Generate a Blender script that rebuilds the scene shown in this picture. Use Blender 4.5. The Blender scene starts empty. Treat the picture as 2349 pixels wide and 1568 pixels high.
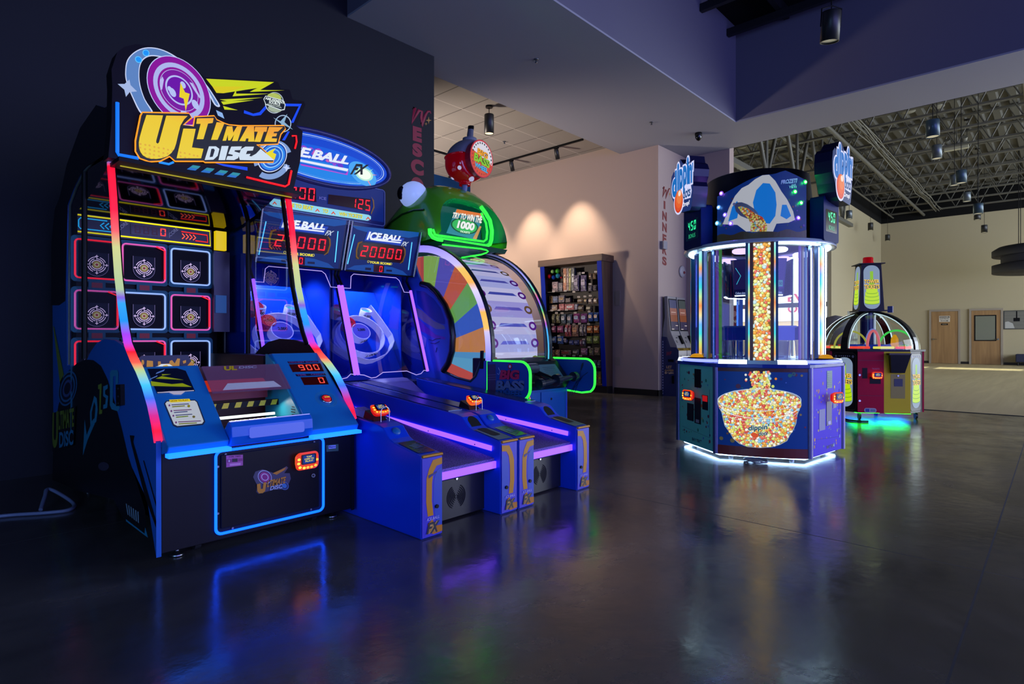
import bpy, bmesh, math, random
from mathutils import Vector, Matrix
random.seed(7)
sc = bpy.context.scene
COL = sc.collection
V = Vector
PI = math.pi

# ---------------------------------------------------------------- camera, world, exposure, big lights
TH = math.radians(42.87)
CAM_H = 1.1
FPX = 1350.0
HOR = 775.0
cd = bpy.data.cameras.new('camera')
cam = bpy.data.objects.new('camera', cd)
COL.objects.link(cam)
cd.sensor_width = 36.0
cd.lens = FPX / 2349.0 * 36.0
cd.shift_y = -(784.0 - HOR) / 2349.0
cd.clip_end = 200
cam.location = (0, 0, CAM_H)
cam.rotation_euler = (PI / 2, 0, TH - PI / 2)
sc.camera = cam

w = bpy.data.worlds.new('sky')
sc.world = w
w.use_nodes = True
bgn = w.node_tree.nodes['Background']
bgn.inputs['Color'].default_value = (0.78, 0.87, 1.0, 1)
bgn.inputs['Strength'].default_value = 8.0

sc.view_settings.view_transform = 'Standard'
sc.view_settings.look = 'None'
sc.view_settings.gamma = 1.0
sc.view_settings.exposure = 0.0
sc.view_settings.use_curve_mapping = False
try:
    sc.cycles.use_denoising = True
    sc.cycles.max_bounces = 8
    sc.cycles.diffuse_bounces = 4
    sc.cycles.glossy_bounces = 4
    sc.cycles.transmission_bounces = 8
    sc.cycles.transparent_max_bounces = 24
    sc.cycles.sample_clamp_indirect = 4.0
    sc.cycles.caustics_reflective = False
    sc.cycles.caustics_refractive = False
except Exception:
    pass


def lamp(kind, name, loc, energy, color, rot=None, target=None, **kw):
    l = bpy.data.lights.new(name, kind)
    l.energy = energy
    l.color = color
    for k, v in kw.items():
        setattr(l, k, v)
    o = bpy.data.objects.new(name, l)
    o.location = loc
    if target is not None:
        o.rotation_euler = (V(target) - V(loc)).to_track_quat('-Z', 'Y').to_euler()
    elif rot:
        o.rotation_euler = rot
    COL.objects.link(o)
    return o


lamp('SUN', 'sun', (40, 20, 20), 20.0, (1.0, 0.9, 0.72), target=(40 + 0.15, 20 - 2.0, 20 - 0.8), angle=0.01)
SPOT_W = 330.0
# daylight coming in through the big openings (portals only steer the sky's own light)
def portal(loc, tgt, sx, sy):
    o = lamp('AREA', 'sky_portal', loc, 1.0, (1, 1, 1), target=tgt, shape='RECTANGLE', size=sx, size_y=sy)
    o.data.cycles.is_portal = True
portal((23.35, 8.5, 2.2), (0, 8.5, 2.2), 4.9, 4.2)
portal((21.4, -8.95, 2.9), (21.4, 0, 2.9), 19.6, 5.2)
# blue fill lamps, added on the unseen rear and left walls
lamp('AREA', 'blue_fill', (3.5, -8.6, 2.6), 900.0, (0.30, 0.32, 1.0), target=(3.5, 0, 2.9), shape='RECTANGLE', size=14.0, size_y=4.5)
lamp('AREA', 'blue_fill', (-3.8, 0.5, 1.5), 190.0, (0.25, 0.50, 1.0), target=(2, 3.5, 1.5), shape='RECTANGLE', size=5.0, size_y=1.5)
# warm fill for the tile ceiling, added out of view behind the dark wall
lamp('SPOT', 'warm_fill', (5.0, 9.9, 2.0), 900.0, (1.0, 0.84, 0.72), target=(8.6, 8.7, 4.6), spot_size=math.radians(100), spot_blend=0.8, shadow_soft_size=0.3)

# ---------------------------------------------------------------- helpers: pixels to planes
FW = V((math.cos(TH), math.sin(TH), 0))
RT = V((math.sin(TH), -math.cos(TH), 0))
UP = V((0, 0, 1))
CO = V((0, 0, CAM_H))


def ray(px, py):
    return FW + RT * ((px - 1174.5) / FPX) + UP * ((HOR - py) / FPX)


class Plane:
    """a flat surface: origin, in-plane right u, in-plane up v, outward normal n"""
    def __init__(s, o, u, v):
        s.o = V(o); s.u = V(u).normalized(); s.v = V(v).normalized(); s.n = s.u.cross(s.v).normalized()

    def __call__(s, a, b, c=0.0):
        return s.o + s.u * a + s.v * b + s.n * c

    def px(s, x, y, c=0.0):
        d = ray(x, y)
        o = s.o + s.n * c
        t = (o - CO).dot(s.n) / d.dot(s.n)
        return CO + d * t

    def uv(s, p):
        q = V(p) - s.o
        return q.dot(s.u), q.dot(s.v)


def crop(x0, y0, k):
    return lambda pts: [(x0 + a / k, y0 + b / k) for a, b in pts]


# ---------------------------------------------------------------- materials
MATS = {}


def lin(h):
    if isinstance(h, (tuple, list)):
        return tuple(h[:3])
    h = h.lstrip('#')
    out = []
    for i in (0, 2, 4):
        c = int(h[i:i + 2], 16) / 255.0
        out.append(c / 12.92 if c <= 0.04045 else ((c + 0.055) / 1.055) ** 2.4)
    return tuple(out)


def mat(name, col='#808080', rough=0.5, metal=0.0, emit=None, es=0.0, spec=0.5, coat=0.0):
    if name in MATS:
        return MATS[name]
    m = bpy.data.materials.new(name)
    m.use_nodes = True
    b = m.node_tree.nodes['Principled BSDF']
    c = lin(col)
    b.inputs['Base Color'].default_value = (*c, 1)
    b.inputs['Roughness'].default_value = rough
    b.inputs['Metallic'].default_value = metal
    b.inputs['Specular IOR Level'].default_value = spec
    b.inputs['Coat Weight'].default_value = coat
    b.inputs['Coat Roughness'].default_value = 0.08
    if emit is not None:
        e = lin(emit)
        b.inputs['Emission Color'].default_value = (*e, 1)
        b.inputs['Emission Strength'].default_value = es
    MATS[name] = m
    return m


def glow(h, es=1.0):
    """a lit face of colour h"""
    n = 'glow %s %.2f' % (h, es)
    if n in MATS:
        return MATS[n]
    m = mat(n, '#101010', 0.35, emit=h, es=es, spec=0.3)
    return m


def paint(h, rough=0.4, spec=0.5, metal=0.0):
    return mat('paint %s %.2f %.1f %.1f' % (h, rough, spec, metal), h, rough, metal, spec=spec)


def glass(name, tint='#ffffff', ior_refl=0.08, alpha=0.12, rough=0.02):
    """thin clear sheet: mostly see-through, with a mirror-like reflection"""
    if name in MATS:
        return MATS[name]
    m = bpy.data.materials.new(name)
    m.use_nodes = True
    nt = m.node_tree
    nt.nodes.clear()
    out = nt.nodes.new('ShaderNodeOutputMaterial')
    mix = nt.nodes.new('ShaderNodeMixShader')
    tr = nt.nodes.new('ShaderNodeBsdfTransparent')
    gl = nt.nodes.new('ShaderNodeBsdfGlossy')
    fr = nt.nodes.new('ShaderNodeLayerWeight')
    fr.inputs['Blend'].default_value = 0.5
    pw = nt.nodes.new('ShaderNodeMath'); pw.operation = 'POWER'
    pw.inputs[1].default_value = 5.0
    nt.links.new(fr.outputs['Facing'], pw.inputs[0])
    mx = nt.nodes.new('ShaderNodeMath'); mx.operation = 'MULTIPLY_ADD'
    mx.inputs[1].default_value = 0.9
    mx.inputs[2].default_value = ior_refl
    t = lin(tint)
    tr.inputs['Color'].default_value = (*t, 1)
    gl.inputs['Color'].default_value = (1, 1, 1, 1)
    gl.inputs['Roughness'].default_value = rough
    nt.links.new(pw.outputs[0], mx.inputs[0])
    nt.links.new(mx.outputs[0], mix.inputs[0])
    nt.links.new(tr.outputs[0], mix.inputs[1])
    nt.links.new(gl.outputs[0], mix.inputs[2])
    nt.links.new(mix.outputs[0], out.inputs[0])
    MATS[name] = m
    return m


def film(name, h, alpha, rough=0.25):
    if name in MATS: return MATS[name]
    m = mat(name, h, rough)
    m.node_tree.nodes['Principled BSDF'].inputs['Alpha'].default_value = alpha
    return m


def nodes(m):
    nt = m.node_tree
    return nt, nt.nodes['Principled BSDF']


def add(nt, kind, **kw):
    n = nt.nodes.new(kind)
    for k, v in kw.items():
        if k.startswith('i_'):
            n.inputs[k[2:]].default_value = v
        else:
            setattr(n, k, v)
    return n


def ramp(nt, stops, interp='LINEAR'):
    r = nt.nodes.new('ShaderNodeValToRGB')
    r.color_ramp.interpolation = interp
    el = r.color_ramp.elements
    while len(el) > 1:
        el.remove(el[-1])
    for i, (p, h) in enumerate(stops):
        e = el[0] if i == 0 else el.new(p)
        e.position = p
        e.color = (*lin(h), 1)
    return r


def ramp_led(name, stops, axis, lo, hi, es):
    """light strip whose colour runs along one axis of the object"""
    if name in MATS:
        return MATS[name]
    m = mat(name, '#202020', 0.4, emit='#ffffff', es=es)
    nt, b = nodes(m)
    g = add(nt, 'ShaderNodeNewGeometry')
    sx = add(nt, 'ShaderNodeSeparateXYZ')
    nt.links.new(g.outputs['Position'], sx.inputs[0])
    mr = add(nt, 'ShaderNodeMapRange')
    mr.inputs['From Min'].default_value = lo
    mr.inputs['From Max'].default_value = hi
    nt.links.new(sx.outputs['XYZ'.index(axis)], mr.inputs['Value'])
    r = ramp(nt, stops)
    nt.links.new(mr.outputs[0], r.inputs[0])
    nt.links.new(r.outputs[0], b.inputs['Emission Color'])
    return m


def beads(name, scale, palette, es=1.0, rnd=1.0, dark='#201008', base=None):
    """printed picture of piled coloured ice-cream beads"""
    if name in MATS:
        return MATS[name]
    m = mat(name, '#101010', 0.25)
    nt, b = nodes(m)
    g = add(nt, 'ShaderNodeNewGeometry')
    vo = add(nt, 'ShaderNodeTexVoronoi', feature='F1')
    vo.inputs['Scale'].default_value = scale
    vo.inputs['Randomness'].default_value = rnd
    nt.links.new(g.outputs['Position'], vo.inputs['Vector'])
    sx = add(nt, 'ShaderNodeSeparateXYZ')
    nt.links.new(vo.outputs['Color'], sx.inputs[0])
    n = len(palette)
    r = ramp(nt, [(i / n, h) for i, h in enumerate(palette)], 'CONSTANT')
    nt.links.new(sx.outputs[0], r.inputs[0])
    sh = ramp(nt, [(0.0, '#ffffff'), (0.42, '#f6f4f0'), (0.60, '#e0d4c4'), (0.72, '#b09880'), (0.82, '#806a54')])
    nt.links.new(vo.outputs['Distance'], sh.inputs[0])
    mu = add(nt, 'ShaderNodeMixRGB', blend_type='MULTIPLY')
    mu.inputs[0].default_value = 1.0
    nt.links.new(r.outputs[0], mu.inputs[1])
    nt.links.new(sh.outputs[0], mu.inputs[2])
    if es > 0:
        nt.links.new(mu.outputs[0], b.inputs['Emission Color'])
        b.inputs['Emission Strength'].default_value = es
    else:
        nt.links.new(mu.outputs[0], b.inputs['Base Color'])
    return m


# ---------------------------------------------------------------- mesh builder
TEXT_CACHE = {}


def text_mesh(s, bold=0.0, shear=0.0):
    """letter outlines as polygons, fitted to the unit square"""
    k = (s, bold, shear)
    if k in TEXT_CACHE:
        return TEXT_CACHE[k]
    c = bpy.data.curves.new('t', 'FONT')
    c.body = s
    c.offset = bold
    c.shear = shear
    c.resolution_u = 5
    o = bpy.data.objects.new('t', c)
    COL.objects.link(o)
    dg = bpy.context.evaluated_depsgraph_get()
    me = bpy.data.meshes.new_from_object(o.evaluated_get(dg))
    vs = [v.co.copy() for v in me.vertices]
    fs = [list(p.vertices) for p in me.polygons]
    bpy.data.objects.remove(o)
    bpy.data.curves.remove(c)
    bpy.data.meshes.remove(me)
    if not vs:
        TEXT_CACHE[k] = ([], [], 1)
        return TEXT_CACHE[k]
    x0 = min(v.x for v in vs); x1 = max(v.x for v in vs)
    y0 = min(v.y for v in vs); y1 = max(v.y for v in vs)
    u = [((v.x - x0) / max(x1 - x0, 1e-6), (v.y - y0) / max(y1 - y0, 1e-6)) for v in vs]
    TEXT_CACHE[k] = (u, fs, (x1 - x0) / max(y1 - y0, 1e-6))
    return TEXT_CACHE[k]


def bil(q, u, v):
    """q = bottom-left, bottom-right, top-right, top-left"""
    a = V(q[0]).lerp(V(q[1]), u)
    b = V(q[3]).lerp(V(q[2]), u)
    return a.lerp(b, v)


def rrect(w, h, r, n=5, cx=0, cy=0):
    """rounded rectangle outline, centred"""
    pts = []
    for (sx, sy, a0) in ((1, 1, 0), (-1, 1, 90), (-1, -1, 180), (1, -1, 270)):
        for i in range(n + 1):
            a = math.radians(a0 + 90 * i / n)
            pts.append((cx + sx * (w / 2 - r) + r * math.cos(a), cy + sy * (h / 2 - r) + r * math.sin(a)))
    return pts


def smooth(pts, k=4):
    """rounded closed outline through the given points"""
    n = len(pts); out = []
    for i in range(n):
        p0, p1, p2, p3 = pts[i - 1], pts[i], pts[(i + 1) % n], pts[(i + 2) % n]
        for j in range(k):
            t = j / k
            out.append(tuple(0.5 * (2 * b + (c - a) * t + (2 * a - 5 * b + 4 * c - d) * t * t + (3 * b - a - 3 * c + d) * t ** 3) for a, b, c, d in zip(p0, p1, p2, p3)))
    return out


def ell(cx, cy, a, b, rot=0, n=32, a0=0, a1=360):
    out = []
    c, s = math.cos(math.radians(rot)), math.sin(math.radians(rot))
    full = abs(a1 - a0) >= 360
    for i in range(n if full else n + 1):
        t = math.radians(a0 + (a1 - a0) * i / n)
        x, y = a * math.cos(t), b * math.sin(t)
        out.append((cx + x * c - y * s, cy + x * s + y * c))
    return out


class MB:
    def __init__(s):
        s.v = []; s.f = []; s.m = []; s.sm = []; s.ms = []

    def mi(s, m):
        if m not in s.ms:
            s.ms.append(m)
        return s.ms.index(m)

    def poly(s, pts, m, smooth=False):
        i = len(s.v)
        s.v += [V(p) for p in pts]
        s.f.append(list(range(i, i + len(pts)))); s.m.append(s.mi(m)); s.sm.append(smooth)

    def grid(s, rows, m, smooth=True, close_u=False, close_v=False, flip=False):
        i = len(s.v)
        nu = len(rows[0]); nv = len(rows)
        for r in rows:
            s.v += [V(p) for p in r]
        k = s.mi(m)
        for a in range(nv if close_v else nv - 1):
            for b in range(nu if close_u else nu - 1):
                q = [i + a * nu + b, i + a * nu + (b + 1) % nu, i + ((a + 1) % nv) * nu + (b + 1) % nu, i + ((a + 1) % nv) * nu + b]
                s.f.append(q[::-1] if flip else q); s.m.append(k); s.sm.append(smooth)

    def box(s, lo, hi, m):
        x0, y0, z0 = lo; x1, y1, z1 = hi
        s.hexa([(x0, y0, z0), (x1, y0, z0), (x1, y1, z0), (x0, y1, z0), (x0, y0, z1), (x1, y0, z1), (x1, y1, z1), (x0, y1, z1)], m)

    def hexa(s, p, m):
        i = len(s.v)
        s.v += [V(q) for q in p]
        k = s.mi(m)
        for q in ((0, 3, 2, 1), (4, 5, 6, 7), (0, 1, 5, 4), (1, 2, 6, 5), (2, 3, 7, 6), (3, 0, 4, 7)):
            s.f.append([i + j for j in q]); s.m.append(k); s.sm.append(False)

    def pbox(s, pl, a0, a1, b0, b1, c0, c1, m):
        """box in a plane's own axes"""
        s.hexa([pl(a0, b0, c0), pl(a1, b0, c0), pl(a1, b0, c1), pl(a0, b0, c1), pl(a0, b1, c0), pl(a1, b1, c0), pl(a1, b1, c1), pl(a0, b1, c1)], m)

    def prism(s, a, b, m, mside=None, smooth=False):
        """two matching outlines joined by side walls"""
        i = len(s.v); n = len(a)
        s.v += [V(p) for p in a] + [V(p) for p in b]
        k = s.mi(m); ks = s.mi(mside or m)
        s.f.append(list(range(i, i + n))); s.m.append(k); s.sm.append(False)
        s.f.append(list(range(i + 2 * n - 1, i + n - 1, -1))); s.m.append(k); s.sm.append(False)
        for j in range(n):
            q = (j + 1) % n
            s.f.append([i + q, i + j, i + n + j, i + n + q]); s.m.append(ks); s.sm.append(smooth)

    def ext(s, pl, pts, c0, c1, m, mside=None):
        """outline in plane coordinates, raised from c0 to c1"""
        s.prism([pl(x, y, c1) for x, y in pts], [pl(x, y, c0) for x, y in pts], m, mside)

    def flat(s, pl, pts, c, m):
        s.poly([pl(x, y, c) for x, y in pts], m)

    def pxp(s, pl, pts, c, m, th=None, mside=None):
        """outline given by where it shows in the photograph, lying on plane pl"""
        q = [pl.px(x, y) for x, y in pts]
        if th is None:
            s.poly([p + pl.n * c for p in q], m)
        else:
            s.prism([p + pl.n * (c + th) for p in q], [p + pl.n * c for p in q], m, mside)

    def ring(s, pl, outer, inner, c, m):
        """flat band between two outlines of equal length"""
        n = len(outer)
        i = len(s.v)
        s.v += [pl(x, y, c) for x, y in outer] + [pl(x, y, c) for x, y in inner]
        k = s.mi(m)
        for j in range(n):
            q = (j + 1) % n
            s.f.append([i + j, i + q, i + n + q, i + n + j]); s.m.append(k); s.sm.append(False)

    def tube(s, pts, r, m, n=8, closed=False, cap=True):
        pts = [V(p) for p in pts]
        N = len(pts)
        rows = []
        prev = None
        for i, p in enumerate(pts):
            if closed:
                t = (pts[(i + 1) % N] - pts[i - 1])
            else:
                t = (pts[min(i + 1, N - 1)] - pts[max(i - 1, 0)])
            t.normalize()
            if prev is None:
                a = V((0, 0, 1)) if abs(t.z) < 0.9 else V((1, 0, 0))
                x = t.cross(a).normalized()
            else:
                x = (prev - t * prev.dot(t))
                if x.length < 1e-6:
                    x = t.orthogonal()
                x.normalize()
            prev = x
            y = t.cross(x)
            rr = r[i] if isinstance(r, (list, tuple)) else r
            rows.append([p + x * (rr * math.cos(2 * PI * j / n)) + y * (rr * math.sin(2 * PI * j / n)) for j in range(n)])
        s.grid(rows, m, True, close_u=True, close_v=closed, flip=True)
        if cap and not closed:
            s.poly(rows[0], m); s.poly(rows[-1][::-1], m)

    def cyl(s, p0, p1, r, m, n=16, r1=None):
        s.tube([p0, p1], [r, r if r1 is None else r1], m, n)

    def lathe(s, prof, o, m, n=32, ax=(0, 0, 1), a0=0, a1=360, smooth=True):
        """profile of (radius, height) turned about an axis through o"""
        z = V(ax).normalized(); x = z.orthogonal().normalized() if abs(z.z) < 0.99 else V((1, 0, 0)); y = z.cross(x)
        o = V(o)
        full = abs(a1 - a0) >= 360
        cnt = n if full else n + 1
        rows = []
        for r, h in prof:
            rows.append([o + z * h + (x * math.cos(math.radians(a0 + (a1 - a0) * j / n)) + y * math.sin(math.radians(a0 + (a1 - a0) * j / n))) * max(r, 1e-5) for j in range(cnt)])
        s.grid(rows, m, smooth, close_u=full)

    def sphere(s, o, r, m, n=16, sc_=(1, 1, 1)):
        rows = []
        h = n // 2
        for i in range(h + 1):
            a = -PI / 2 + PI * i / h
            rows.append([V(o) + V((r * sc_[0] * math.cos(a) * math.cos(2 * PI * j / n), r * sc_[1] * math.cos(a) * math.sin(2 * PI * j / n), r * sc_[2] * math.sin(a))) for j in range(n)])
        s.grid(rows, m, True, close_u=True)

    def textq(s, q, body, m, bold=0.0, shear=0.0, c=0.0):
        """words stretched over the quad q = bottom-left, bottom-right, top-right, top-left"""
        u, fs, _ = text_mesh(body, bold, shear)
        n = (V(q[1]) - V(q[0])).cross(V(q[3]) - V(q[0])).normalized() * c
        i = len(s.v)
        s.v += [bil(q, a, b) + n for a, b in u]
        k = s.mi(m)
        for f in fs:
            s.f.append([i + j for j in f]); s.m.append(k); s.sm.append(False)

    def textp(s, pl, q, body, m, bold=0.0, shear=0.0, c=0.002):
        """the same, with the quad given by its place in the photograph"""
        s.textq([pl.px(x, y) for x, y in q], body, m, bold, shear, c)

    def textuv(s, pl, a, b, w_, h_, body, m, bold=0.0, shear=0.0, c=0.002):
        """centred at (a, b) of the plane; w_ None keeps the letters' own width"""
        u, fs, asp = text_mesh(body, bold, shear)
        if w_ is None:
            w_ = h_ * asp
        s.textq([pl(a - w_ / 2, b - h_ / 2), pl(a + w_ / 2, b - h_ / 2), pl(a + w_ / 2, b + h_ / 2), pl(a - w_ / 2, b + h_ / 2)], body, m, bold, shear, c)

    SEG = {'0': 'abcdef', '1': 'bc', '2': 'abged', '3': 'abgcd', '4': 'fgbc', '5': 'afgcd', '6': 'afgedc', '7': 'abc', '8': 'abcdefg', '9': 'abfgcd', ' ': ''}

    def seven(s, q, body, on, off=None, c=0.002, sl=0.0, t=0.11):
        """seven-segment numerals filling the quad"""
        n = len(body)
        nrm = (V(q[1]) - V(q[0])).cross(V(q[3]) - V(q[0])).normalized() * c
        x0, x1, y0, y1, ym = 0.16, 0.84, 0.02, 0.98, 0.5
        g = 0.02
        S = {'a': [(x0 + g, y1), (x1 - g, y1), (x1 - t - g, y1 - t), (x0 + t + g, y1 - t)],
             'd': [(x0 + t + g, y0 + t), (x1 - t - g, y0 + t), (x1 - g, y0), (x0 + g, y0)],
             'g': [(x0 + t * .7, ym + t * .5), (x1 - t * .7, ym + t * .5), (x1 - t * .7, ym - t * .5), (x0 + t * .7, ym - t * .5)],
             'f': [(x0, y1 - g), (x0 + t * 1.3, y1 - t - g), (x0 + t * 1.3, ym + t * .5 + g), (x0, ym + g)],
             'e': [(x0, ym - g), (x0 + t * 1.3, ym - t * .5 - g), (x0 + t * 1.3, y0 + t + g), (x0, y0 + g)],
             'b': [(x1 - t * 1.3, y1 - t - g), (x1, y1 - g), (x1, ym + g), (x1 - t * 1.3, ym + t * .5 + g)],
             'c': [(x1 - t * 1.3, ym - t * .5 - g), (x1, ym - g), (x1, y0 + g), (x1 - t * 1.3, y0 + t + g)]}
        for i, ch in enumerate(body):
            for k, pts in S.items():
                lit = k in s.SEG[ch]
                if not lit and off is None:
                    continue
                s.poly([bil(q, (i + x + sl * (y - .5)) / n, y) + nrm for x, y in pts], on if lit else off)

    def build(s, name, parent=None, base=None, bevel=0.0):
        me = bpy.data.meshes.new(name)
        o = bpy.data.objects.new(name, me)
        COL.objects.link(o)
        off = V((0, 0, 0))
        if parent is not None:
            o.parent = parent
            p = parent
            while p is not None:
                off += p.location
                p = p.parent
        elif base is not None:
            off = V(base)
            o.location = off
        me.from_pydata([v - off for v in s.v], [], s.f)
        for m in s.ms:
            me.materials.append(m)
        me.polygons.foreach_set('material_index', s.m)
        me.polygons.foreach_set('use_smooth', s.sm)
        me.update()
        if bevel > 0:
            b = o.modifiers.new('bevel', 'BEVEL')
            b.width = bevel; b.segments = 2; b.limit_method = 'ANGLE'; b.angle_limit = math.radians(40)
        return o


def tag(o, label, cat, group=None, kind=None):
    o['label'] = label
    o['category'] = cat
    if group:
        o['group'] = group
    if kind:
        o['kind'] = kind
    return o


def thing(name, label, cat, loc, group=None):
    o = bpy.data.objects.new(name, None)
    o.empty_display_size = 0.1
    o.location = loc
    COL.objects.link(o)
    return tag(o, label, cat, group)


def struct(mb, name):
    o = mb.build(name)
    o['kind'] = 'structure'
    return o


def dup(root, loc, label=None, rotz=None):
    """a copy of a thing with copies of its parts and sub-parts"""
    r = root.copy(); COL.objects.link(r); r.location = loc
    if label: r['label'] = label
    if rotz is not None: r.rotation_euler = (0, 0, rotz)
    for ch in list(root.children):
        c = ch.copy(); COL.objects.link(c); c.parent = r
        for g in list(ch.children):
            d = g.copy(); COL.objects.link(d); d.parent = c
    return r


XV, YV, ZV = V((1, 0, 0)), V((0, 1, 0)), V((0, 0, 1))
def facing_front(y):  # a wall plane looking toward -Y
    return Plane((0, y, 0), (1, 0, 0), (0, 0, 1))
def facing_left(x):   # a plane looking toward -X
    return Plane((x, 0, 0), (0, -1, 0), (0, 0, 1))

BLACK = paint('#0b0b0e', 0.45, 0.2)
DARK = paint('#16161c', 0.4, 0.25)
CHROME = paint('#c8ccd2', 0.15, metal=1.0)
STEEL = paint('#8d9096', 0.3, metal=1.0)
# ================================================================ the setting
def concrete():
    m = mat('polished concrete', '#2a2826', 0.2, spec=1.0)
    nt, b = nodes(m)
    g = add(nt, 'ShaderNodeNewGeometry')
    n1 = add(nt, 'ShaderNodeTexNoise'); n1.inputs['Scale'].default_value = 0.9; n1.inputs['Detail'].default_value = 8; n1.inputs['Roughness'].default_value = 0.62
    n1.inputs['Distortion'].default_value = 0.6
    nt.links.new(g.outputs['Position'], n1.inputs['Vector'])
    r = ramp(nt, [(0.3, '#353231'), (0.48, '#484542'), (0.58, '#57534e'), (0.72, '#6c665d')])
    nt.links.new(n1.outputs[0], r.inputs[0])
    sx = add(nt, 'ShaderNodeSeparateXYZ'); nt.links.new(g.outputs['Position'], sx.inputs[0])
    last = None
    for ax, p in ((0, 3.55), (1, 0.26), (0, 7.45), (1, 4.12), (0, -0.1)):
        d = add(nt, 'ShaderNodeMath', operation='SUBTRACT'); d.inputs[1].default_value = p
        nt.links.new(sx.outputs[ax], d.inputs[0])
        a = add(nt, 'ShaderNodeMath', operation='ABSOLUTE'); nt.links.new(d.outputs[0], a.inputs[0])
        lt = add(nt, 'ShaderNodeMath', operation='LESS_THAN'); lt.inputs[1].default_value = 0.004 if p not in (7.45, 4.12) else 0.003
        nt.links.new(a.outputs[0], lt.inputs[0])
        if last is None:
            last = lt
        else:
            mx = add(nt, 'ShaderNodeMath', operation='MAXIMUM')
            nt.links.new(last.outputs[0], mx.inputs[0]); nt.links.new(lt.outputs[0], mx.inputs[1]); last = mx
    mc = add(nt, 'ShaderNodeMixRGB'); mc.inputs[2].default_value = (0.004, 0.004, 0.004, 1)
    nt.links.new(last.outputs[0], mc.inputs[0]); nt.links.new(r.outputs[0], mc.inputs[1])
    nt.links.new(mc.outputs[0], b.inputs['Base Color'])
    n2 = add(nt, 'ShaderNodeTexNoise'); n2.inputs['Scale'].default_value = 2.3; n2.inputs['Detail'].default_value = 6; n2.inputs['Roughness'].default_value = 0.7
    nt.links.new(g.outputs['Position'], n2.inputs['Vector'])
    rr = add(nt, 'ShaderNodeMapRange'); rr.inputs['To Min'].default_value = 0.10; rr.inputs['To Max'].default_value = 0.28
    rr.inputs['From Min'].default_value = 0.3; rr.inputs['From Max'].default_value = 0.7
    nt.links.new(n2.outputs[0], rr.inputs[0])
    ad = add(nt, 'ShaderNodeMath', operation='MAXIMUM')
    nt.links.new(rr.outputs[0], ad.inputs[0]); nt.links.new(last.outputs[0], ad.inputs[1])
    nt.links.new(ad.outputs[0], b.inputs['Roughness'])
    n3 = add(nt, 'ShaderNodeTexNoise'); n3.inputs['Scale'].default_value = 14; n3.inputs['Detail'].default_value = 5
    nt.links.new(g.outputs['Position'], n3.inputs['Vector'])
    bp = add(nt, 'ShaderNodeBump'); bp.inputs['Strength'].default_value = 0.05; bp.inputs['Distance'].default_value = 0.02
    nt.links.new(n3.outputs[0], bp.inputs['Height']); nt.links.new(bp.outputs[0], b.inputs['Normal'])
    return m


def plaster(name, h, rough=0.75):
    m = mat(name, h, rough, spec=0.25)
    nt, b = nodes(m)
    g = add(nt, 'ShaderNodeNewGeometry')
    n = add(nt, 'ShaderNodeTexNoise'); n.inputs['Scale'].default_value = 90; n.inputs['Detail'].default_value = 3
    nt.links.new(g.outputs['Position'], n.inputs['Vector'])
    bp = add(nt, 'ShaderNodeBump'); bp.inputs['Strength'].default_value = 0.06; bp.inputs['Distance'].default_value = 0.01
    nt.links.new(n.outputs[0], bp.inputs['Height']); nt.links.new(bp.outputs[0], b.inputs['Normal'])
    return m


def wood(name, a, b_, scale=18, axis=2, rough=0.45):
    m = mat(name, a, rough)
    nt, b = nodes(m)
    tc = add(nt, 'ShaderNodeNewGeometry')
    mp = add(nt, 'ShaderNodeMapping')
    sc_ = [scale] * 3; sc_[axis] = scale * 0.06
    mp.inputs['Scale'].default_value = sc_
    nt.links.new(tc.outputs['Position'], mp.inputs['Vector'])
    n = add(nt, 'ShaderNodeTexNoise'); n.inputs['Scale'].default_value = 1.0; n.inputs['Detail'].default_value = 5; n.inputs['Distortion'].default_value = 0.8
    nt.links.new(mp.outputs[0], n.inputs['Vector'])
    r = ramp(nt, [(0.32, a), (0.68, b_)])
    nt.links.new(n.outputs[0], r.inputs[0]); nt.links.new(r.outputs[0], b.inputs['Base Color'])
    return m


TAN = plaster('tan wall paint', '#b29e92')
HALLTAN = plaster('hall wall paint', '#b3a88a')
NAVYW = plaster('dark navy wall paint', '#191b24', 0.6)
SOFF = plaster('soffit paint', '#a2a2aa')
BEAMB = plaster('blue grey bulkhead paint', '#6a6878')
BLUEW = plaster('blue wall paint', '#0e4a80')
BASEB = paint('#15120f', 0.5)
CEILBLACK = plaster('black ceiling paint', '#0c0c0d', 0.9)

mb = MB(); mb.box((-4, -9, -0.1), (10.95, 11, 0), concrete()); struct(mb, 'floor')
mb = MB(); mb.box((10.95, -9, -0.1), (31.6, 11.1, 0), wood('pale hall flooring', '#b3a47e', '#c4b58e', 6, 0, 0.45)); struct(mb, 'floor.001')
mb = MB(); mb.box((10.93, -9, 0.0), (10.97, 5.55, 0.006), BASEB); struct(mb, 'trim_2')
# dark wall behind the games
mb = MB(); mb.box((-4, 5.975, 0), (3.66, 6.175, 6.4), NAVYW); mb.box((3.66, 5.975, 0), (4.94, 6.175, 4.776), NAVYW); struct(mb, 'wall_left')
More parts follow.
